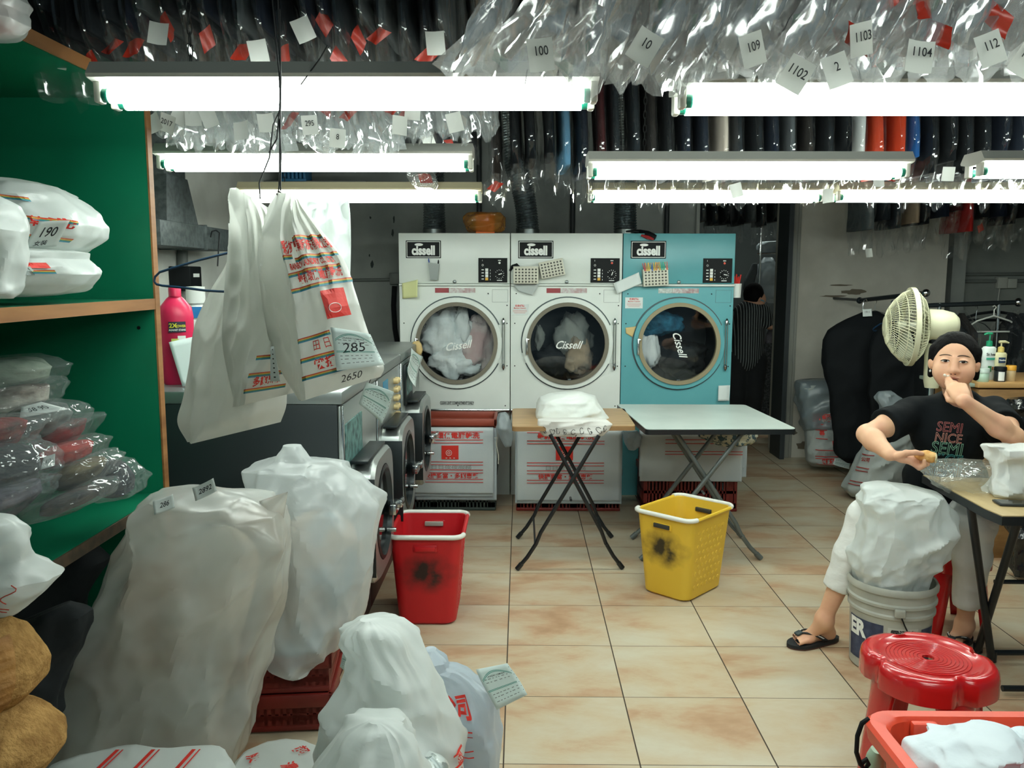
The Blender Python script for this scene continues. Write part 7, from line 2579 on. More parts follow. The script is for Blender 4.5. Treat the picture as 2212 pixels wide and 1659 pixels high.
def on_counter(px, dy=0.0):
    return Vector((PY(px, 800, YCO - 0.12 + dy).x, YCO - 0.12 + dy, zc_))


wl = mat('lotion_white', 'd3dbd6', 0.35)
cr = mat('lotion_cream', 'cfc9a0', 0.35)
gr_cap = mat('pump_green', '1e8a63', 0.35)
ycap = mat('pump_yellow', 'd0b869', 0.4)


def pump_bottle(label, px, w, h, body, capm, spout, texts, dy=0.0):
    p = on_counter(px, dy)
    t = thing('lotion_bottle', label, 'bottle', p, group='lotion bottles on the counter')
    hb = h * 0.72
    MB().lathe([(w * 0.46, 0), (w * 0.5, 0.008), (w * 0.47, hb * 0.55), (w * 0.52, hb * 0.93), (w * 0.40, hb * 0.985), (0.014, hb)], 28, p, sy=0.6).build('bottle_body', body, t, smooth=50)
    MB().lathe([(0.017, hb), (0.017, hb + 0.026), (0.008, hb + 0.032), (0, hb + 0.032)], 18, p).build('pump_collar', capm, t)
    mb = MB().cyl(p + Vector((0, 0, hb + 0.03)), p + Vector((0, 0, h - 0.008)), 0.004, seg=8)
    mb.tube([p + Vector((-spout * 0.014, 0, h - 0.004)), p + Vector((spout * 0.02, 0, h - 0.003)), p + Vector((spout * 0.042, 0, h - 0.010))], [0.008, 0.008, 0.004], 8)
    mb.build('pump_head', capm if capm is gr_cap else cr, t)
    mb = MB()
    f = lambda x, z, o=0.0: p + Vector((x, -math.sqrt(max(1e-6, 1 - (x / (w * 0.52)) ** 2)) * w * 0.5 * 0.6 - 0.003 - o, z))
    for (kind, a) in texts:
        mb.use(a[-1])
        if kind == 'r':
            put_rect_fn(mb, lambda x, y: f(x, y), a[0] * w, a[1] * hb, a[2] * w, a[3] * hb, 8, 2)
        else:
            put_text_fn(mb, a[0], a[1], lambda x, y: f(x, y, 0.001), a[2] * w, a[3] * hb, bold=0.03, sx=a[4])
    mb.build('bottle_label', None, t, smooth=0)


lblg = mat('label_green', '3a9a80', 0.5)
lbld = mat('label_leaf', '2f6a3f', 0.5)
lbln = mat('label_deep_blue', '1f3552', 0.5)
pump_bottle('tall white lotion bottle with a green pump on the counter', 2133, 0.078, 0.268, wl, gr_cap, -0.8,
            [('t', ('St Ives', 0.022, 0.02, 0.76, 0.9, black_ink)), ('r', (-0.30, 0.60, 0.34, 0.665, lblg)), ('r', (-0.16, 0.25, 0.10, 0.42, lbld)), ('r', (0.12, 0.30, 0.28, 0.40, mat('label_seed', '8a5a34', 0.5)))])
pump_bottle('cream lotion bottle with a yellow pump beside the white lotion bottle', 2159, 0.068, 0.222, cr, ycap, 1.0,
            [('r', (-0.30, 0.62, 0.28, 0.82, lbln)), ('t', ('Vaseline', 0.013, 0.0, 0.72, 0.85, white_ink)), ('r', (-0.25, 0.54, 0.24, 0.56, grey_ink)), ('r', (-0.25, 0.48, 0.24, 0.50, grey_ink))], dy=-0.01)
jar_g = mat('jar_green_glass', 'a9c4b0', 0.15, spec=0.6)
for lab, px, r, h, body, capm, hc, dy in (('small jar of pale cream with a clear lid in front of the lotion bottles', 2124, 0.032, 0.05, jar_g, mat('jar_lid_clear', 'bccbc2', 0.2), 0.024, -0.09),
                                      ('small dark jar with a white label on the counter', 2161, 0.031, 0.062, mat('jar_dark', '24292a', 0.3), blackp, 0.018, -0.08),
                                      ('toothpick jar with an orange yellow lid on the counter', 2184, 0.026, 0.062, mat('jar_picks', 'b9a077', 0.4), mat('jar_lid_yellow', 'd79b32', 0.4), 0.024, -0.06)):
    p = on_counter(px, dy)
    t = thing('jar', lab, 'jar', p, group='jars on the counter')
    MB().lathe([(r * 0.92, 0), (r, 0.006), (r, h - 0.004), (r * 0.9, h)], 24, p).build('jar_body', body, t, smooth=50)
    MB().lathe([(r * 1.04, h), (r * 1.04, h + hc), (r * 0.98, h + hc + 0.003), (0, h + hc + 0.003)], 24, p).build('lid', capm, t, smooth=50)
    if 'dark jar' in lab:
        MB().grid(6, 2, lambda u, v: p + Vector((-0.022 + 0.030 * u, -math.sqrt(r * r - (-0.022 + 0.030 * u) ** 2) - 0.001, 0.006 + 0.05 * v))).build('jar_label', white_ink, t, smooth=0)
# glossy black bag at the right edge behind the woman
LV = [(2178, 862, 2225, 858), (2176, 890, 2232, 890), (2182, 930, 2236, 930), (2186, 970, 2236, 970), (2190, 1060, 2232, 1060), (2190, 1160, 2230, 1160), (2192, 1246, 2226, 1246)]
sack_thing('black_bag', 'glossy black plastic covered bundle at the right frame edge behind the woman', 'bundle', LV, 4.35, mat('black_film', '101417', 0.2, spec=0.6, bump=0.6, bscale=14), None, depth=0.6, fold=0.025, fs=10, fbmp=0.012, seed=99.0, nu=44, nv=34, dmax=0.1, rid=0.012, rsc=14)
# ================================================================== PEOPLE
from mathutils.bvhtree import BVHTree
skin = mat('skin', 'd8ab8a', 0.5, spec=0.35, col2='cf9c80', nscale=9)
skin_n = skin.node_tree.nodes['Principled BSDF']
skin_n.inputs['Subsurface Weight'].default_value = 0.12
skin_n.inputs['Subsurface Radius'].default_value = (0.02, 0.008, 0.004)
hair_m = mat('black_hair', '060505', 0.75, spec=0.12, bump=0.3, bscale=50, stretch=(0.3, 1, 1))
shirt_m = mat('black_tshirt', '0a0f12', 0.85, spec=0.15, bump=0.25, bscale=9)
trouser_m = mat('white_trousers', 'dadcd8', 0.8, bump=0.25, bscale=12, stretch=(1, 1, 2.4))
lip_m = mat('lips', 'a0604f', 0.4)
brow_m = mat('brows', '33231b', 0.8)
eye_w = mat('eye_white', 'd5cfc8', 0.3)
iris_m = mat('iris', '17100d', 0.2)
sole_m = mat('flip_flop_rubber', '14181b', 0.7)
strap_w = mat('strap_stripe', 'c9ccc8', 0.6)


def N3(v):
    v = np.array(v, float)
    return v / np.linalg.norm(v)


def finger(S, base, dirs, lens, rs, k=0.006):
    p = np.array(base, float)
    pts = [p]
    for d, l in zip(dirs, lens):
        p = p + N3(d) * l
        pts.append(p)
    S.chain(pts, rs, k)
    return pts


def cut(S, p, n, R):
    """flat end: removes what lies beyond the plane within a box of half size R"""
    p, n = np.array(p, float), N3(n)
    w, X, Y, Z = S._win(p - R, p + R, 0)
    d = (X - p[0]) * n[0] + (Y - p[1]) * n[1] + (Z - p[2]) * n[2]
    S.F[w] = np.maximum(S.F[w], d)


# ---------------------------------------------------------------- the seated woman
v3 = lambda a, b, Y: np.array(PY(a, b, Y))
Hc = v3(2061, 783, 3.58)                       # head centre
face_d = N3((-0.455, -0.89, 0.0))              # where the face looks
up_h = N3((0.0, -0.05, 1.0) - face_d * np.dot((0, -0.05, 1.0), face_d))
rg_h = np.cross(face_d, up_h) * -1             # towards the right in the picture
hp = lambda r, f, u: Hc + rg_h * r + face_d * f + up_h * u
neck0, neckb = hp(0.005, -0.03, -0.075), v3(2072, 868, 3.66)
chest, belly, pelv = v3(2058, 935, 3.66), v3(2040, 1035, 3.72), v3(2040, 1120, 3.76)
sR, eR, wR = v3(1972, 893, 3.68), v3(1873, 938, 3.55), v3(1922, 982, 3.37)
sL, eL, wL = v3(2146, 893, 3.64), v3(2190, 945, 3.38), v3(2082, 866, 3.36)
hR, kR, aR = v3(1998, 1112, 3.72), v3(1874, 1118, 3.46), v3(1781, 1335, 3.50)
hL, kL, aL = v3(2092, 1112, 3.72), v3(2108, 1122, 3.36), v3(2084, 1345, 3.52)
fR0, fR1 = np.array(PZ(1797, 1368, 0.035)), np.array(PZ(1708, 1385, 0.03))
fL0, fL1 = np.array(PZ(2088, 1366, 0.035)), np.array(PZ(2046, 1392, 0.03))

lo = np.array([1.20, 3.05, 0.0])
hi = np.array([2.32, 3.98, 1.40])
xs = axis_coords(lo[0], hi[0], 0.007, [(1.44, 1.56, 0.0035), (1.58, 1.95, 0.0034)])
ys = axis_coords(lo[1], hi[1], 0.007, [(3.2, 3.62, 0.0036)])
zs = axis_coords(lo[2], hi[2], 0.007, [(0.80, 1.38, 0.0036)])
B = SDF(xs, ys, zs)
# torso (under the clothes), arms, legs
B.ell(chest, (0.15, 0.095, 0.15), 0.03)
B.ell(belly, (0.145, 0.10, 0.13), 0.04)
B.ell(pelv, (0.16, 0.12, 0.10), 0.04)
B.cap(sR, sL, 0.05, 0.05, 0.03)
B.cap(neck0, neckb, 0.052, 0.058, 0.02)
for s, e, w in ((sR, eR, wR), (sL, eL, wL)):
    m = e + (w - e) * 0.3
    B.chain([s, s + (e - s) * 0.5, e, m, w], [0.055, 0.052, 0.037, 0.042, 0.027], 0.025)
    B.ell(e, (0.034, 0.034, 0.034), 0.02)
for h, k, a in ((hR, kR, aR), (hL, kL, aL)):
    B.chain([h, k, k + (a - k) * 0.3, a + (k - a) * 0.08], [0.075, 0.055, 0.055, 0.034], 0.025)
# feet: heel, instep, toes
for a, f0, f1 in ((aR, fR0, fR1), (aL, fL0, fL1)):
    d = N3(f1 - f0)
    sd = N3(np.cross(d, (0, 0, 1)))
    B.ell(a, (0.036, 0.036, 0.04), 0.015)
    B.cap(a, f0 + d * 0.02 + (0, 0, 0.010), 0.034, 0.030, 0.02)
    B.cap(a + (0, 0, -0.02), f0 + d * 0.12 + (0, 0, 0.012), 0.032, 0.022, 0.03)
    B.cap(f0 + d * 0.02, f0 + d * 0.15, 0.028, 0.022, 0.02)
    B.ell(f0 + d * 0.145, (0.042, 0.042, 0.018), 0.02)
    for q in range(5):
        o = (q - 2) * 0.0165
        l = (0.205, 0.212, 0.205, 0.195, 0.182)[q] if a is aR else (0.182, 0.195, 0.205, 0.212, 0.205)[q]
        r = 0.0115 if (q == 0) != (a is aR) else 0.009
        B.cap(f0 + d * 0.15 + sd * o + (0, 0, 0.004), f0 + d * l + sd * o * 1.1 + (0, 0, 0.0), r, r * 0.95, 0.006)
# head
B.ell(hp(0, -0.020, 0.032), (0.083, 0.092, 0.085), 0.02, rot=(0, 0, -0.47))
B.ell(hp(0, 0.015, -0.03), (0.076, 0.074, 0.082), 0.03, rot=(0, 0, -0.47))
B.ell(hp(0, 0.042, -0.083), (0.045, 0.036, 0.030), 0.03, rot=(0, 0, -0.47))
for s in (-1, 1):
    B.ell(hp(s * 0.042, 0.052, -0.038), (0.036, 0.032, 0.038), 0.028)
    B.ell(hp(s * 0.036, 0.082, 0.014), (0.022, 0.012, 0.012), 0.008, sub=True)
    B.ell(hp(s * 0.034, 0.070, 0.012), (0.019, 0.014, 0.012), 0.006)
    B.ell(hp(s * 0.086, -0.010, -0.008), (0.014, 0.022, 0.032), 0.006, rot=(0, 0, -0.47))
    B.ell(hp(s * 0.0135, 0.093, -0.030), (0.011, 0.011, 0.009), 0.008)
B.cap(hp(0, 0.078, 0.022), hp(0, 0.102, -0.026), 0.010, 0.0145, 0.014)
B.ell(hp(0, 0.083, -0.060), (0.028, 0.016, 0.020), 0.02, rot=(0, 0, -0.47))
B.ell(hp(0.004, 0.096, -0.0575), (0.020, 0.008, 0.006), 0.006, rot=(0, 0, -0.47))
B.ell(hp(0.004, 0.093, -0.068), (0.017, 0.009, 0.007), 0.006, rot=(0, 0, -0.47))
B.ell(hp(0.006, 0.103, -0.0625), (0.018, 0.010, 0.0022), 0.003, rot=(0, 0, -0.47), sub=True)
for s in (-1, 1):
    B.ell(hp(s * 0.008, 0.108, -0.040), (0.0045, 0.006, 0.0035), 0.003, sub=True)
# right hand: fist closing on the bread
d = N3(np.array([0.90, -0.42, -0.12]))
n = N3(np.array([0.05, -0.2, 1.0]))
sd = np.cross(n, d)
palm = wR + d * 0.045
B.chain([wR, palm, wR + d * 0.082], [0.026, 0.029, 0.026], 0.012, flat=(n, 0.62))
B.cap(palm - sd * 0.018, wR + d * 0.08 - sd * 0.026, 0.017, 0.015, 0.012)
B.cap(palm + sd * 0.018, wR + d * 0.078 + sd * 0.026, 0.017, 0.014, 0.012)
for q in range(4):
    o = sd * (-0.030 + 0.0195 * q)
    base = wR + d * (0.084 - 0.004 * abs(q - 1)) + o - n * 0.004
    L = (0.038, 0.042, 0.040, 0.032)[q]
    finger(B, base, [d * 0.9 - n * 0.45, d * 0.75 + n * 0.75, -d * 0.25 + n], [L, L * 0.62, L * 0.5], [0.0105, 0.0098, 0.009, 0.0078])
finger(B, wR + d * 0.03 - sd * 0.026 + n * 0.010, [d * 0.7 + n * 0.6 - sd * 0.25, d * 0.95 + n * 0.25 + sd * 0.1, d * 0.95 - n * 0.1 + sd * 0.35], [0.036, 0.034, 0.026], [0.015, 0.0125, 0.011, 0.009])
bread_at = wR + d * 0.135 + n * 0.022
# left hand: raised to the mouth, fingertips pinching
d2 = N3(np.array(hp(-0.014, 0.118, -0.044)) - wL)
n2 = N3(np.array([-0.35, -0.9, 0.2]) - d2 * np.dot((-0.35, -0.9, 0.2), d2))   # back of the hand faces the room
s2 = np.cross(n2, d2)
B.chain([wL, wL + d2 * 0.04, wL + d2 * 0.078], [0.026, 0.030, 0.026], 0.012, flat=(n2, 0.62))
for q in range(4):
    o = s2 * (-0.028 + 0.0185 * q)
    base = wL + d2 * (0.078 - 0.004 * abs(q - 2)) + o + n2 * 0.002
    B.cap(wL + d2 * 0.03 + o * 0.7, base, 0.015, 0.0125, 0.012)
    bend = (0.25, 0.2, 0.55, 0.95)[3 - q]
    L = (0.044, 0.047, 0.042, 0.033)[3 - q]
    finger(B, base, [d2 - n2 * bend * 0.8 - o * 6, d2 * 0.9 - n2 * bend * 1.3 - o * 9, d2 * 0.7 - n2 * bend * 1.6 - o * 6], [L, L * 0.62, L * 0.5], [0.0105, 0.0098, 0.0088, 0.0075])
finger(B, wL + d2 * 0.025 + s2 * 0.026 - n2 * 0.012, [d2 * 0.8 + s2 * 0.45 - n2 * 0.5, d2 * 0.95 - s2 * 0.1 - n2 * 0.2, d2 - s2 * 0.45], [0.036, 0.033, 0.026], [0.0145, 0.012, 0.0105, 0.0085])
W = thing('person', 'woman in a black t-shirt and white trousers sitting and eating bread', 'person', (pelv[0], pelv[1], 0))
V, Q = B.mesh(2)
body = sdf_object(V, Q, 'body', skin, W)
bvh_b = BVHTree.FromPolygons([tuple(p) for p in V], [tuple(q) for q in Q])


def on(bvh, px, py, off=0.0):
    """point where the sight line through a photo point meets a surface"""
    r = ray(px, py).normalized()
    h = bvh.ray_cast(EYE, r)
    return None if h[0] is None else h[0] - r * off


def face_pt(r, u, off=0.0005):
    o = Vector(hp(r, 0.111 if u < -0.05 else 0.3, u))
    h = bvh_b.ray_cast(o, -Vector(face_d))
    return h[0] + Vector(face_d) * off if h[0] is not None else Vector(hp(r, 0.09, u))


# eyes, lids, brows, lips
for s in (-1, 1):
    cx = s * 0.034
    ex = lambda t: cx + 0.0155 * t
    mb = MB()
    mb.grid(12, 4, lambda u, v: face_pt(ex(2 * u - 1), 0.0115 + (v - 0.5) * 0.0100 * math.sqrt(max(0.0, 1 - (2 * u - 1) ** 2)) - 0.001 * s * 0, 0.0012))
    e = mb.build('eye', eye_w, W, smooth=180)
    c0 = cx + (0.001 if s < 0 else -0.001)
    mb = MB()
    mb.grid(16, 2, lambda u, v: face_pt(c0 + 0.0076 * v * math.cos(2 * math.pi * u), 0.0116 + 0.0050 * v * math.sin(2 * math.pi * u), 0.0022), cu=True)
    mb.build('iris', iris_m, e, smooth=180)
    MB().tube([face_pt(ex(t), 0.0118 + 0.0048 * math.sqrt(max(0, 1 - t * t)) - 0.0012 * (t * s > 0.6), 0.0018) for t in [-1.12 + 0.2 * k for k in range(12)]], [0.0010] + [0.0019] * 10 + [0.0010], 6).build('upper_lid', iris_m, e)
    MB().tube([face_pt(cx + t * 0.024, 0.0315 + 0.0055 * (1 - t * t) - 0.002 * t * s, 0.0006) for t in [-1 + 0.2 * k for k in range(11)]], [0.0008] + [0.0020] * 8 + [0.0013, 0.0007], 6).build('eyebrow', brow_m, W)
for uu, rr_, w, nm in ((-0.0565, 0.0034, 0.0195, 'upper_lip'), (-0.0675, 0.0042, 0.0165, 'lower_lip')):
    MB().tube([face_pt(0.004 + t * w, uu + (0.0015 * (1 - abs(t)) if nm == 'upper_lip' else 0.002 * t * t), 0.0002) for t in [-1 + 0.2 * k for k in range(11)]],
              [0.001] + [rr_ * math.sqrt(max(0.1, 1 - (-1 + 0.2 * k) ** 2)) for k in range(1, 10)] + [0.001], 8).build(nm, lip_m, W)
for s in (-1, 1):
    MB().ell(face_pt(s * 0.0075, -0.0395, 0.0), (0.0042, 0.003, 0.0024), 10, 6).build('nostril', mat('nostril_dark', '3a1d15', 0.8), W)
MB().tube([face_pt(0.006 + t * 0.014, -0.0625 - 0.001 * t * t, 0.0012) for t in [-1 + 0.25 * k for k in range(9)]], [0.0006] + [0.0016] * 7 + [0.0006], 6).build('mouth_line', mat('mouth_dark', '3a1a14', 0.7), W)
# hair: cap pulled back from the forehead, longer at the sides
Hs = SDF(axis_coords(Hc[0] - 0.16, Hc[0] + 0.16, 0.004), axis_coords(Hc[1] - 0.17, Hc[1] + 0.17, 0.004), axis_coords(Hc[2] - 0.15, Hc[2] + 0.17, 0.004))
Hs.ell(hp(0, -0.028, 0.040), (0.092, 0.098, 0.091), 0.02, rot=(0, 0, -0.47))
Hs.ell(hp(-0.010, -0.10, 0.045), (0.05, 0.05, 0.05), 0.03)
for s in (-1, 1):
    Hs.cap(hp(s * 0.078, -0.010, 0.05), hp(s * 0.086, -0.016, -0.060), 0.022, 0.013, 0.02)
Hs.ell(hp(0, -0.05, -0.03), (0.085, 0.06, 0.075), 0.02, rot=(0, 0, -0.47))
Hs.ell(hp(0.0, 0.092, -0.018), (0.082, 0.094, 0.108), 0.018, rot=(0, 0, -0.47), sub=True)
V2, Q2 = Hs.mesh(2)
for i, p in enumerate(V2):
    nn = N3(p - np.array(hp(0, -0.03, 0.02)))
    V2[i] = p + nn * (0.0022 * noise.noise(Vector((p[0] * 110, p[1] * 25, p[2] * 25))))
sdf_object(V2, Q2, 'hair', hair_m, W)
for s in (-1,):
    MB().ell(hp(s * 0.088, 0.004, -0.042), (0.004, 0.004, 0.006), 10, 8).build('earring', paper, W)
# t-shirt
T = SDF(axis_coords(1.36, 2.32, 0.0065), axis_coords(3.2, 3.95, 0.0065), axis_coords(0.42, 1.16, 0.0065))
T.ell(chest + (0, -0.01, 0.01), (0.185, 0.125, 0.16), 0.04)
T.ell(belly, (0.18, 0.135, 0.16), 0.05)
T.ell(pelv + (0, -0.02, 0.02), (0.20, 0.16, 0.12), 0.05)
T.cap(sR + (0.01, 0, 0.0), sL + (-0.01, 0, 0.0), 0.068, 0.068, 0.04)
T.cap(neckb + (0, 0.01, -0.025), chest, 0.085, 0.13, 0.05)
for s, e in ((sR, eR), (sL, eL)):
    T.cap(s, s + (e - s) * 0.92, 0.070, 0.083, 0.03)
    m = s + (e - s) * 0.62
    cut(T, m + (e - s) * 0.4, e - s, np.array((0.17, 0.19, 0.17)))
    cut(T, m, e - s, np.array((0.13, 0.16, 0.15)))
T.cap(neckb + (-0.010, -0.05, 0.048), neckb + (0.004, 0.0, 0.19), 0.078, 0.12, 0.012, sub=True)
V3, Q3 = T.mesh(2)
for i, p in enumerate(V3):
    q = 0.010 * noise.noise(Vector((p[0] * 9, p[1] * 9, p[2] * 4.5))) + 0.006 * noise.noise(Vector((p[0] * 20 + p[2] * 12, p[1] * 18, p[2] * 8)))
    nn = N3(p - (belly + (0, 0.05, 0.05)))
    V3[i] = p + nn * q
shirt = sdf_object(V3, Q3, 't_shirt', shirt_m, W)
bvh_t = BVHTree.FromPolygons([tuple(p) for p in V3], [tuple(q) for q in Q3])
for txt, cx, cy_, w, col, sh in (('SEMI', 2050, 924, 62, '8f4a48', 0.1), ('NICE', 2047, 947, 66, 'b07a6e', 0.1), ('SEMI', 2044, 970, 76, '6e9a86', 0.1), ('NICE', 2040, 994, 82, '3f8f96', 0.1), ('SEMI', 2036, 1018, 86, '3f7f96', 0.1)):
    vs, fs = text2d(txt, 1.0, 0.0, 0.2, 1.0, outline=0.018)
    xm = max(abs(v[0]) for v in vs)
    k = w / 2 / xm
    pts = [on(bvh_t, cx + x * k, cy_ - y * k * 1.05 + 0.10 * x * k, 0.003) for x, y in vs]
    ok = [q for q in fs if all(pts[i] is not None for i in q)]
    mb = MB()
    mb.add([p if p is not None else Vector((0, 0, 0)) for p in pts], ok)
    used = sorted({i for q in ok for i in q})
    rem = {i: j for j, i in enumerate(used)}
    mb.v = [mb.v[i] for i in used]
    mb.f = [tuple(rem[i] for i in q) for q in ok]
    mb.build('shirt_lettering', mat('print_' + col, col, 0.6), shirt, smooth=0)
# trousers
P_ = SDF(axis_coords(1.20, 2.26, 0.0065), axis_coords(3.15, 4.0, 0.0065), axis_coords(0.10, 0.78, 0.0065))
P_.ell(pelv + (0, 0, -0.03), (0.19, 0.15, 0.11), 0.04)
for h, k, a in ((hR, kR, aR), (hL, kL, aL)):
    P_.chain([h, h + (k - h) * 0.5, k, k + (a - k) * 0.35, k + (a - k) * 0.85], [0.098, 0.092, 0.078, 0.070, 0.058], 0.03)
    m = k + (a - k) * (0.70 if a is aR else 0.80)
    cut(P_, m, (a - k) + (0.02, 0, 0), np.array((0.12, 0.12, 0.13)))
V4, Q4 = P_.mesh(2)
for i, p in enumerate(V4):
    q = 0.004 * noise.noise(Vector((p[0] * 10, p[1] * 10, p[2] * 20))) + 0.002 * noise.noise(Vector((p[0] * 26, p[1] * 20, p[2] * 40)))
    n_ = Vector((p[0] - (kR[0] if p[0] < 1.72 else kL[0]), p[1] - 3.55, 0))
    V4[i] = p + np.array(n_.normalized()) * q
sdf_object(V4, Q4, 'trousers', trouser_m, W)
# flip-flops
for f0, f1, side in ((fR0, fR1, 1), (fL0, fL1, -1)):
    d_ = Vector(N3((f1 - f0) * (1, 1, 0)))
    s_ = d_.cross(Vector((0, 0, 1)))
    o_ = Vector((f0[0], f0[1], 0)) - d_ * 0.035
    out = []
    Ls = 0.265
    for k in range(28):
        a = 2 * math.pi * k / 28
        t = 0.5 - 0.5 * math.cos(a)
        w = (0.036 + 0.014 * smoothstep(0.25, 0.75, t)) * (1 - 0.0 * t)
        out.append((Ls * t, w * math.sin(a) ** 1 if abs(math.sin(a)) > 0 else 0))
    prof = [(x, sgn(y) * min(abs(y) * 1.25, 0.037 + 0.013 * smoothstep(0.2, 0.7, x / Ls))) for x, y in out]
    sn = MB().prism(prof, 0.001, 0.020, O=o_, ax=d_, ay=s_).build('sandal', sole_m, W, smooth=30)
    MB().prism([(x * 1.0, y * 1.01) for x, y in prof], 0.001, 0.006, O=o_, ax=d_, ay=s_).build('sole_edge', mat('sole_brown', '4a2a1e', 0.7), sn, smooth=30)
    toe = o_ + d_ * 0.205 + s_ * 0.010 * side + Vector((0, 0, 0.030))
    for sg in (-1, 1):
        a_, b_ = toe + Vector((0, 0, 0.022)), o_ + d_ * 0.10 + s_ * 0.042 * sg + Vector((0, 0, 0.022))
        mid = (a_ + b_) / 2 + Vector((0, 0, 0.030)) + s_ * 0.022 * sg
        pts = [a_ * (1 - t) ** 2 + mid * 2 * t * (1 - t) + b_ * t * t for t in [k / 8 for k in range(9)]]
        for off, hw, m_, nm in ((0.0, 0.014, sole_m, 'strap'), (0.0025, 0.0045, strap_w, 'strap_stripe')):
            mb = MB()
            mb.grid(8, 2, lambda u, v: pts[round(u * 8)] + d_ * (hw * (2 * v - 1)) * (0.5 + 0.5 * min(1, u * 3)) + Vector((0, 0, off + 0.004)) + s_ * sg * off)
            mb.build(nm, m_, sn, smooth=180, solid=0.004 if nm == 'strap' else 0.0008)
    MB().box(toe + Vector((0, 0, 0.026)), (0.03, 0.028, 0.012), 0.004, rot=(0, 0.3, math.atan2(d_.y, d_.x))).build('strap_tab', mat('tab_grey', '2d3a3d', 0.6), sn)
# bread in her right hand, crumb at the mouth
S = MB()
ba = Vector(bread_at)
bd, bn = Vector(d), Vector(n)
bs = bd.cross(bn)


def loaf(u, v):
    a, b = 2 * math.pi * u, math.pi * (v - 0.5)
    x, y, z = math.sin(b), math.cos(b) * math.cos(a), math.cos(b) * math.sin(a)
    q = 1 + 0.14 * noise.noise(Vector((x * 2, y * 2, z * 2)))
    return ba + bd * (0.046 * min(x, 0.62) * q) + bs * 0.026 * y * q + bn * 0.024 * z * q


br = thing('bread_roll', 'half eaten bread roll in the right hand of the seated woman', 'bread', ba)
S.grid(28, 18, loaf, cu=True).build('crust', mat('bread_crust', 'c08a45', 0.6, col2='d9b070', nscale=30, bump=0.2, bscale=60), br, smooth=180)
mb = MB()
mb.ell(ba + bd * 0.030, (0.006, 0.022, 0.021), 18, 12, rot=(0, 0, math.atan2(bd.y, bd.x)))
mb.build('bitten_crumb', mat('bread_crumb', 'd9d2b0', 0.9, bump=0.8, bscale=90), br, smooth=180)
tips = Vector(hp(-0.026, 0.118, -0.052))
mb = MB()
for k, o in enumerate(((-0.004, 0, 0.007), (0.010, 0.0, 0.003))):
    mb.ell(tips + Vector(o), (0.008, 0.005, 0.006), 7, 5, rot=(k + 0.4, 0.7, k))
o = mb.build('bread_piece', mat('white_bread', 'e2ddcf', 0.9), smooth=0)
tag(o, 'torn white bread piece held at the mouth of the seated woman', 'bread')

# ---------------------------------------------------------------- the person in the doorway
Yp = 8.05
p3 = lambda a, b, Y=Yp: np.array(PY(a, b, Y))
hd, sh, hip = p3(1630, 640), p3(1622, 672), p3(1610, 770)
D = SDF(axis_coords(hd[0] - 0.42, hd[0] + 0.45, 0.009), axis_coords(Yp - 0.35, Yp + 0.35, 0.009), axis_coords(-0.01, hd[2] + 0.16, 0.009, [(hd[2] - 0.3, hd[2] + 0.16, 0.006)]))
D.ell(hd, (0.078, 0.092, 0.105), 0.02)
D.ell(hd + (0.05, -0.03, -0.03), (0.05, 0.05, 0.06), 0.03)
D.ell(hd + (0.086, 0.0, -0.03), (0.02, 0.015, 0.016), 0.01)
D.ell(hd + (0.02, -0.092, -0.02), (0.018, 0.010, 0.03), 0.008)
D.cap(hd + (-0.01, 0.0, -0.08), sh, 0.05, 0.06, 0.02)
D.cap(sh, hip, 0.12, 0.13, 0.03)
rs, re, rw = p3(1648, 676, Yp - 0.08), p3(1664, 702, Yp - 0.12), p3(1694, 690, Yp - 0.02)
D.chain([rs, re, re + (rw - re) * 0.35, rw], [0.055, 0.042, 0.042, 0.028], 0.02)
D.cap(rw, rw + (0.06, 0.03, 0.0), 0.028, 0.022, 0.01)
for q in range(4):
    finger(D, rw + (0.065, 0.03 - 0.018 * q + 0.02, 0.0), [(1, 0.2, -0.1), (0.8, 0.2, -0.5), (0.3, 0.1, -1)], [0.035, 0.024, 0.02], [0.011, 0.010, 0.009, 0.008])
finger(D, rw + (0.02, -0.02, 0.015), [(0.8, -0.3, 0.4), (1, 0, 0)], [0.035, 0.03], [0.013, 0.011, 0.009])
ls, le = p3(1600, 678, Yp + 0.05), p3(1588, 720, Yp + 0.05)
D.chain([ls, le, le + (0.12, 0.06, -0.12)], [0.055, 0.042, 0.03], 0.02)
for s in (-1, 1):
    hx = hip + (s * 0.085, 0, -0.04)
    D.chain([hx, np.array([hx[0], Yp - 0.02, 0.48]), np.array([hx[0], Yp + 0.02, 0.08])], [0.10, 0.065, 0.045], 0.03)
    D.cap((hx[0], Yp + 0.03, 0.035), (hx[0] + 0.03, Yp + 0.17, 0.025), 0.035, 0.028, 0.02)
V5, Q5 = D.mesh(1)
W2 = thing('person', 'person in a dark striped shirt reaching right, seen from behind in the doorway', 'person', (hip[0], Yp, 0))
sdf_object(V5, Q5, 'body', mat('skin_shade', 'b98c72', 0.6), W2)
E2 = SDF(axis_coords(hd[0] - 0.3, hd[0] + 0.3, 0.009), axis_coords(Yp - 0.32, Yp + 0.32, 0.009), axis_coords(0.45, hd[2] + 0.16, 0.009))
E2.cap(sh + (0, 0, -0.03), hip, 0.145, 0.165, 0.03)
E2.cap(p3(1600, 676, Yp + 0.04), p3(1648, 674, Yp - 0.06), 0.075, 0.075, 0.03)
E2.cap(rs, rs + (re - rs) * 0.75, 0.068, 0.066, 0.02)
E2.cap(ls, ls + (le - ls) * 0.8, 0.068, 0.066, 0.02)
E2.ell(hd + (0.01, 0, -0.02), (0.10, 0.11, 0.10), 0.01, sub=True)
V6, Q6 = E2.mesh(1)
stripe = mat('striped_shirt', '0f1417', 0.85)
_nt = stripe.node_tree
_w = _nt.nodes.new('ShaderNodeTexWave')
_w.wave_type = 'BANDS'
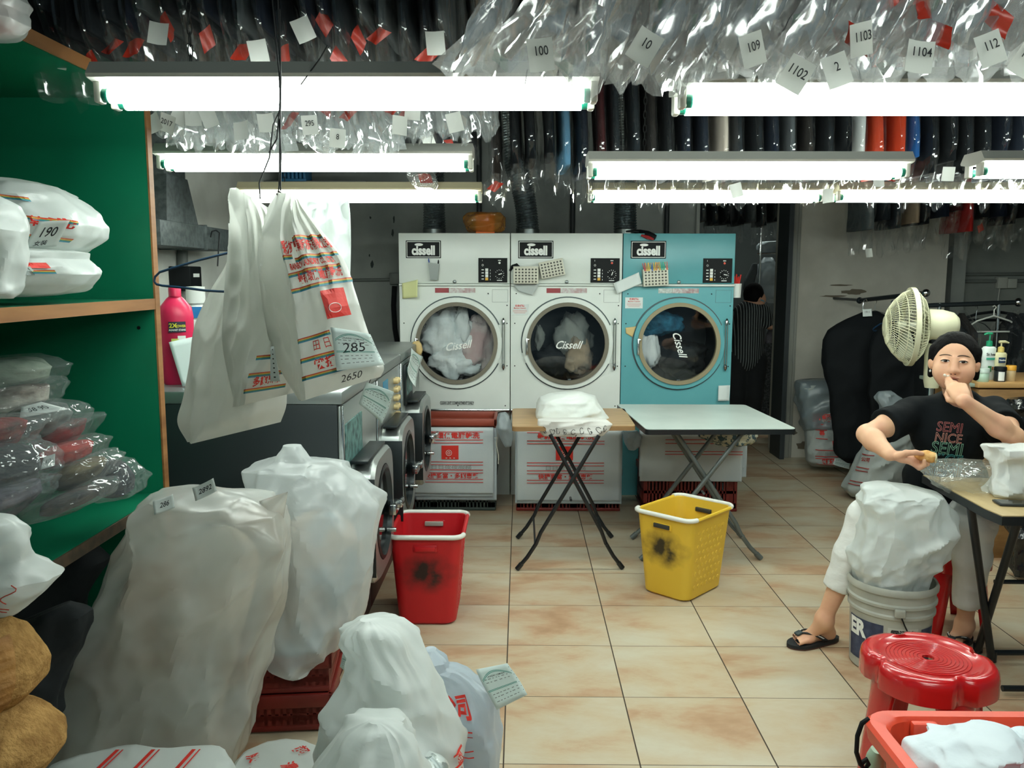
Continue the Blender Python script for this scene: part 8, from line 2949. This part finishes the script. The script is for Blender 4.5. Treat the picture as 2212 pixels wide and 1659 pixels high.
_w.bands_direction = 'X'
_w.inputs['Scale'].default_value = 14
_w.inputs['Distortion'].default_value = 0.6
_w.inputs['Detail Scale'].default_value = 0.6
_tc = _nt.nodes.new('ShaderNodeTexCoord')
_r = _nt.nodes.new('ShaderNodeValToRGB')
_r.color_ramp.elements[0].position = 0.88
_r.color_ramp.elements[1].position = 0.95
_r.color_ramp.elements[0].color = (*lin('0f1417'), 1)
_r.color_ramp.elements[1].color = (*lin('8d9694'), 1)
_nt.links.new(_tc.outputs['Object'], _w.inputs['Vector'])
_nt.links.new(_w.outputs['Fac'], _r.inputs['Fac'])
_nt.links.new(_r.outputs['Color'], _nt.nodes['Principled BSDF'].inputs['Base Color'])
sdf_object(V6, Q6, 'striped_shirt', stripe, W2)
G = SDF(axis_coords(hip[0] - 0.3, hip[0] + 0.3, 0.01), axis_coords(Yp - 0.3, Yp + 0.3, 0.01), axis_coords(0.04, hip[2] + 0.2, 0.01))
G.ell(hip + (0, 0, -0.03), (0.18, 0.15, 0.12), 0.03)
for s in (-1, 1):
    hx = hip + (s * 0.085, 0, -0.04)
    G.chain([hx, np.array([hx[0], Yp - 0.02, 0.48]), np.array([hx[0], Yp + 0.02, 0.10])], [0.125, 0.09, 0.075], 0.03)
V7, Q7 = G.mesh(1)
sdf_object(V7, Q7, 'trousers', mat('dark_trousers', '101417', 0.85), W2)
Hh = SDF(axis_coords(hd[0] - 0.14, hd[0] + 0.14, 0.006), axis_coords(Yp - 0.15, Yp + 0.15, 0.006), axis_coords(hd[2] - 0.14, hd[2] + 0.16, 0.006))
Hh.ell(hd + (-0.012, -0.006, 0.018), (0.094, 0.105, 0.112), 0.02)
Hh.ell(hd + (0.095, -0.03, -0.055), (0.06, 0.09, 0.065), 0.01, sub=True)
V8, Q8 = Hh.mesh(1)
sdf_object(V8, Q8, 'hair', hair_m, W2)
MB().tube([tuple(hd + (0.03, -0.098, -0.03)), tuple(hd + (0.07, -0.07, -0.045)), tuple(hd + (0.095, -0.03, -0.06))], 0.006, 6).build('mask_strap', mat('mask_blue', '5aa0b8', 0.7), W2)


# ================================================================== STOOLS, PAIL, RIGHT TABLE, NEAR BASKET
st_red = mat('stool_red', 'b3161a', 0.22, spec=0.6, coat=0.3)


def stool(label, c, rz, h, w):
    """moulded stool: dished round-cornered seat with four notches, four tapering channel legs"""
    t = thing('plastic_stool', label, 'stool', (c[0], c[1], 0), rz, group='red plastic stools')
    T = Matrix.Translation((c[0], c[1], 0)) @ Matrix.Rotation(rz, 4, 'Z')
    r0 = w / 2

    def rad(a):
        m = 1 + 0.03 * math.cos(4 * a + math.pi)
        dn = min(abs((a - k * math.pi / 2 + math.pi) % (2 * math.pi) - math.pi) for k in range(4))
        return r0 * m * (1 - 0.10 * math.exp(-(dn / 0.14) ** 4))
    prof = [(0.09, -0.006), (0.0901, -0.006), (0.55, -0.006), (0.74, -0.006), (0.78, 0.0), (0.86, 0.004), (0.94, 0.0), (0.985, -0.012), (1.0, -0.030), (1.0, -0.075), (0.975, -0.078), (0.972, -0.03), (0.93, -0.014), (0.5, -0.014), (0.09, -0.014), (0.09, -0.006)]
    mb = MB()
    mb.T = T

    def fn(u, v):
        k, z = prof[min(len(prof) - 1, round(v * (len(prof) - 1)))]
        a = 2 * math.pi * u
        rr = rad(a) if k > 0.8 else r0 * (0.97 if k > 0.5 else 1)
        return Vector((k * rr * math.cos(a), k * rr * math.sin(a), h + z))
    mb.grid(96, len(prof) - 1, fn, cu=True)
    seat = mb.build('seat', st_red, t, smooth=50)
    mb = MB()
    mb.T = T
    for k in range(9):
        r = r0 * (0.16 + 0.058 * k)
        mb.tube([(r * math.cos(q), r * math.sin(q), h - 0.0055) for q in [2 * math.pi * i / 40 for i in range(40)]], 0.0011, 4, closed=True)
    mb.build('rib_pattern', st_red, seat)
    for k in range(4):
        a = math.pi / 4 + k * math.pi / 2 + math.pi / 4
        mb = MB()
        mb.T = T

        def leg(u, v, a=a):
            z = (h - 0.05) * (1 - v)
            r = r0 * (0.84 + 0.29 * v)
            ww = (0.062 - 0.020 * v) * (1 + 0.3 * max(0, 1 - v * 6) ** 2)
            x = (u - 0.5) * 2
            bow = 0.022 * (1 - abs(x) ** 3)
            ang = Vector((math.cos(a), math.sin(a), 0))
            tn = Vector((-math.sin(a), math.cos(a), 0))
            return ang * (r - 0.024 + bow) + tn * (ww * x) + Vector((0, 0, z))
        mb.grid(10, 12, leg)
        mb.build('leg', st_red, t, smooth=60, solid=-0.004)
    return t


a, b, c_, d_ = PZ(1890, 1423, 0.46), PZ(1967, 1371, 0.46), PZ(2112, 1410, 0.46), PZ(2055, 1480, 0.46)
ctr = (a + b + c_ + d_) / 4
stool('glossy red plastic stool in front, beside the orange basket', ctr, math.atan2(c_.y - a.y, c_.x - a.x), 0.465, 0.375)
stool('red plastic stool under the seated woman', (pelv[0] + 0.03, pelv[1] - 0.02, 0), 0.75, 0.375, 0.34)

# pail and its bag
pb_ = PZ(1917, 1432, 0)
pail_m = mat('pail_grey_white', 'a9aaa0', 0.45, col2='96978d', nscale=6)
t = thing('pail', 'large used paint pail with torn navy label in front of the woman', 'pail', pb_)
hp_, rb, rt_ = 0.375, 0.150, 0.172
prof = [(rb - 0.01, 0), (rb, 0.008), (rb + 0.008, 0.22), (rb + 0.010, 0.245), (rt_ - 0.004, 0.252), (rt_ - 0.004, 0.262), (rb + 0.013, 0.268), (rb + 0.013, 0.29), (rt_, 0.296), (rt_, 0.306), (rb + 0.015, 0.312), (rb + 0.016, 0.340), (rt_ + 0.002, 0.348), (rt_ + 0.003, 0.362), (rt_ - 0.004, hp_), (rt_ - 0.010, hp_ - 0.004), (rb + 0.006, 0.30), (rb - 0.006, 0.012), (0, 0.012)]
MB().lathe(prof, 56, pb_).build('pail_body', pail_m, t, smooth=35)
lf = lambda a, z, o=0.0015: pb_ + Vector(((rb + 0.008 * z / 0.22 + o) * math.sin(a), -(rb + 0.008 * z / 0.22 + o) * math.cos(a), z))
a0 = -0.47
mb = MB()
mb.use(mat('pail_navy', '222c48', 0.5, col2='39435c', nscale=30))
mb.grid(16, 4, lambda u, v: lf(a0 - 1.15 + 1.05 * u, 0.045 + 0.175 * v))
mb.use(mat('pail_white_label', 'b9bbb2', 0.5))
mb.grid(16, 4, lambda u, v: lf(a0 + 0.0 + 0.75 * u, 0.075 + 0.14 * v))
mb.use(MATS['pail_navy'])
mb.grid(12, 4, lambda u, v: lf(a0 + 0.85 + 0.5 * u, 0.05 + 0.16 * v))
mb.use(white_ink)
ftx = lambda x, y: lf(a0 + x / rb, y, 0.003)
put_text_fn(mb, 'ER', 0.092, ftx, -0.125, 0.175, bold=0.05, sx=0.8)
for k in range(4):
    put_text_fn(mb, ('QUALITY', 'INTERIOR', 'WASHABLE', 'AND DURABLE')[k], 0.017, ftx, -0.055, 0.135 - 0.018 * k, bold=0.02, sx=0.8)
mb.use(black_ink)
put_text_fn(mb, '雪潔漆', 0.03, ftx, 0.055, 0.192, bold=0.04)
put_text_fn(mb, '乳膠漆', 0.014, ftx, 0.055, 0.165)
mb.use(mat('pail_orange_print', 'a9653c', 0.6))
for k in range(4):
    put_rect_fn(mb, ftx, 0.02, 0.145 - 0.014 * k, 0.09, 0.149 - 0.014 * k, 5, 1)
mb.build('label', None, t, smooth=0)
mb = MB()
mb.tube([lf(a0 + 0.25, 0.278, 0.02), lf(a0 + 0.34, 0.24, 0.02), lf(a0 + 0.55, 0.17, 0.016), lf(a0 + 0.72, 0.12, 0.014), lf(a0 + 1.2, 0.09, 0.012), lf(a0 + 1.9, 0.11, 0.012)], 0.0028, 8)
mb.build('bail_handle', blackp, t)
MB().box(lf(a0 + 0.24, 0.284, 0.014), (0.04, 0.02, 0.032), 0.005, rot=(0, 0, a0 + 0.24)).build('handle_ear', pail_m, t)
LV = [(1868, 1046, 1905, 1040), (1868, 1062, 1965, 1050), (1858, 1080, 2030, 1066), (1868, 1110, 2046, 1100), (1860, 1150, 2052, 1150), (1850, 1190, 2036, 1195), (1842, 1222, 2002, 1226), (1852, 1250, 1990, 1254), (1868, 1300, 1975, 1300)]
sack_thing('pail_bag', 'crumpled white plastic bag bulging out of the paint pail', 'bag', LV, pb_.y - 0.005, bag_w, stuffing_w, depth=0.75, fold=0.016, fs=9, fbmp=0.02, seed=101.0, nu=120, nv=96, v0=0.3, dmax=0.145, rid=0.022, rang=0.8, rst=3.0, rsc=9, corek=0.8)

# right table
ZT3 = 0.75
tw = mat('maple_table', 'c3ac7e', 0.35, col2='b79f72', nscale=5, stretch=(5, 1, 1))
q0, q1, q2 = PZ(1985, 1022, ZT3), PZ(2128, 1098, ZT3), PZ(2166, 1114, ZT3)
t = thing('folding_table', 'maple topped folding table with black edge before the seated woman', 'table', (q0.x + 0.4, (q0.y + q2.y) / 2, 0))
xe = q0.x + 0.80
poly = [(q0.x + 0.06, q0.y - 0.07), (q0.x + 0.005, q0.y - 0.03), (q1.x, q1.y), (q2.x, q2.y), (xe, q2.y - 0.005), (xe, q0.y - 0.13)]
MB().prism(poly, ZT3 - 0.004, ZT3).build('table_top', tw, t, smooth=0)
cxm, cym = sum(p[0] for p in poly) / 6, sum(p[1] for p in poly) / 6
MB().prism([(cxm + (x - cxm) * 1.012, cym + (y - cym) * 1.012) for x, y in poly], ZT3 - 0.036, ZT3 - 0.0035).build('table_edge', blk_tube, t, smooth=30)
top = ZT3 - 0.03
l1a, l1b = PZ(2097, 1096, top), PZ(2142, 1424, 0.012)
l2a, l2b = PZ(2200, 1122, top), PZ(2112, 1404, 0.012)
for a_, b_ in ((l1a, l1b), (l2a, l2b), (l1a + Vector((0.5, 0.05, 0)), l1b + Vector((0.5, 0.0, 0))), (l2a + Vector((0.42, 0.05, 0)), l2b + Vector((0.5, 0, 0)))):
    lg = MB().tube([a_, b_], 0.0155, 12).build('leg', blk_tube, t)
    MB().cyl(b_ - Vector((0, 0, 0.008)), b_ + Vector((0, 0, 0.035)), 0.019, seg=12).build('rubber_foot', blk_tube, lg)
MB().cyl(l1b + Vector((0, 0, 0.03)), l1b + Vector((0.5, 0, 0.03)), 0.012, seg=10).build('cross_bar', blk_tube, t)
MB().cyl(PZ(2165, 1487, 0.03), PZ(2165, 1487, 0.03) + Vector((0.6, 0, 0)), 0.012, seg=10).build('cross_bar', blk_tube, t)
MB().cyl((l1a + l1b) / 2 + Vector((0.05, 0, 0.02)), (l1a + l1b) / 2 + Vector((0.5, 0, 0.02)), 0.009, seg=10).build('cross_bar', blk_tube, t)
# things on it
wrapc = film('crinkled_clear_wrap', clear=0.76, rough=0.07, col='e8efe8', bump=0.9, bscale=20, gmin=0.06, gmax=0.5)
LV = [(2015, 1000, 2075, 992), (2000, 1010, 2150, 1000), (2008, 1025, 2165, 1020), (2022, 1045, 2170, 1045), (2045, 1062, 2165, 1068), (2080, 1074, 2150, 1078)]
S = Sack(LV, q0.y - 0.24, depth=0.5, fold=0.022, fs=14, fbmp=0.01, seed=103.0, nu=80, nv=40, dmax=0.10, rid=0.02, rsc=18, rang=0.4, rst=1.5)
t = thing('plastic_wrap', 'crumpled clear plastic wrapper on the maple table', 'wrapper', PZ(2090, 1060, ZT3))
S.mesh().build('wrapper_film', wrapc, t, smooth=40)
LV = [(2140, 962, 2190, 968), (2143, 972, 2222, 960), (2152, 1000, 2212, 1000), (2150, 1030, 2214, 1030), (2140, 1060, 2222, 1062), (2150, 1076, 2216, 1078)]
sack_thing('paper_bag', 'upright white crumpled paper bag on the maple table', 'bag', LV, q0.y - 0.36, mat('bakery_paper', 'dfe2de', 0.75, bump=0.4, bscale=12, transl=0.2), None, depth=0.55, fold=0.026, fs=11, fbmp=0.012, seed=105.0, nu=60, nv=44, dmax=0.05, rid=0.014, rang=1.2, rst=2, rsc=13)
ph = PZ(2185, 1090, ZT3)
t = thing('phone', 'black phone lying on the front edge of the maple table', 'phone', ph)
MB().box(ph + Vector((0.02, 0, 0.005)), (0.15, 0.072, 0.009), 0.004, rot=(0, 0, -0.12)).build('phone_body', mat('phone_case', '23282a', 0.3), t)
MB().box(ph + Vector((0.02, 0, 0.0098)), (0.136, 0.064, 0.001), rot=(0, 0, -0.12)).build('screen', mat('phone_glass', '0c0f12', 0.08), t, smooth=0)

# orange basket in the corner
or_m = mat('orange_red_plastic', 'd2452a', 0.4, col2='c83e25', nscale=6)
gx, gy1 = PZ(1888, 1545, 0.5).x, PZ(1888, 1545, 0.5).y
gw, gd, gh = 0.62, 0.46, 0.5
gc = (gx + gw / 2, gy1 - gd / 2)
t = thing('crate_basket', 'orange red plastic basket at the lower right corner holding white cloths', 'basket', (gc[0], gc[1], 0))


def osect(z, off):
    k = z / gh
    s = 0.86 + 0.14 * k
    return [(gc[0] + x, gc[1] + y, z) for x, y in rrect(gw / 2 * s + off, gd / 2 * s + off, 0.07, 7)]


zs_ = [0.0, 0.01, 0.2, 0.35, 0.455]
vs, fs = [], []
rows_ = [osect(z, 0) for z in zs_] + [osect(0.455, 0.030), osect(0.49, 0.032), osect(gh, 0.024), osect(gh, -0.004), osect(0.49, -0.012)] + [osect(z, -0.010) for z in (0.35, 0.2, 0.012)]
nn_ = len(rows_[0])
for r in rows_:
    vs += r
for i in range(len(rows_) - 1):
    for k in range(nn_):
        k2 = (k + 1) % nn_
        fs.append((i * nn_ + k, i * nn_ + k2, (i + 1) * nn_ + k2, (i + 1) * nn_ + k))
fs.append(tuple(range(nn_))[::-1])
fs.append(tuple((len(rows_) - 1) * nn_ + k for k in range(nn_)))
MB().add(vs, fs).build('basket_body', or_m, t, smooth=40)
mb = MB()
for k in range(16):
    mb.box((gx + 0.20 + 0.022 * k, gy1 - 0.030, 0.385), (0.008, 0.004, 0.055), 0.001)
mb.build('slot_pattern', mat('slot_pale', 'c9a878', 0.6), t, smooth=0)
MB().box((gx + 0.115, gy1 - 0.026, 0.47), (0.065, 0.024, 0.055), 0.008).build('hand_recess', or_m, t)
cw2 = mat('bluish_white_cloth', 'd0d9de', 0.85, col2='c2cdd4', nscale=4, bump=0.3, bscale=10)
for lab, lv, dy, sd in (('bluish white cloth heaped in the orange basket', [(2090, 1580, 2165, 1578), (2045, 1600, 2190, 1600), (1995, 1620, 2200, 1625), (1978, 1645, 2205, 1650), (1975, 1690, 2210, 1690), (1985, 1740, 2200, 1740)], -0.17, 107.0),
                        ('second white cloth at the right edge of the orange basket', [(2200, 1582, 2230, 1580), (2190, 1605, 2260, 1600), (2182, 1640, 2280, 1640), (2180, 1700, 2290, 1700)], -0.15, 109.0)):
    sack_thing('cloth', lab, 'cloth', lv, gy1 + dy, cw2, None, depth=0.8, fold=0.03, fs=8, fbmp=0.02, seed=sd, nu=64, nv=44, dmax=0.13, rid=0.02, rsc=10, rang=0.9, rst=2, group='white cloths in the orange basket')
# cable and green bundle beside it
o = MB().tube([PY(a, b, 2.0) for a, b in ((1878, 1552), (1862, 1562), (1852, 1590), (1850, 1625), (1858, 1650), (1868, 1662), (1876, 1650), (1872, 1640), (1862, 1648))], 0.006, 8).build('cable', blackp)
tag(o, 'black looped cable hanging beside the orange basket', 'cable')
LV = [(1884, 1620, 1902, 1618), (1876, 1632, 1908, 1632), (1874, 1655, 1906, 1655), (1878, 1720, 1902, 1720)]
sack_thing('bundle', 'pale green bundle squeezed behind the corner of the orange basket', 'bundle', LV, 2.06, mat('pale_green_film', '8fa58f', 0.5), None, depth=0.7, fold=0.012, fs=14, fbmp=0.01, seed=111.0, nu=28, nv=20, dmax=0.04)
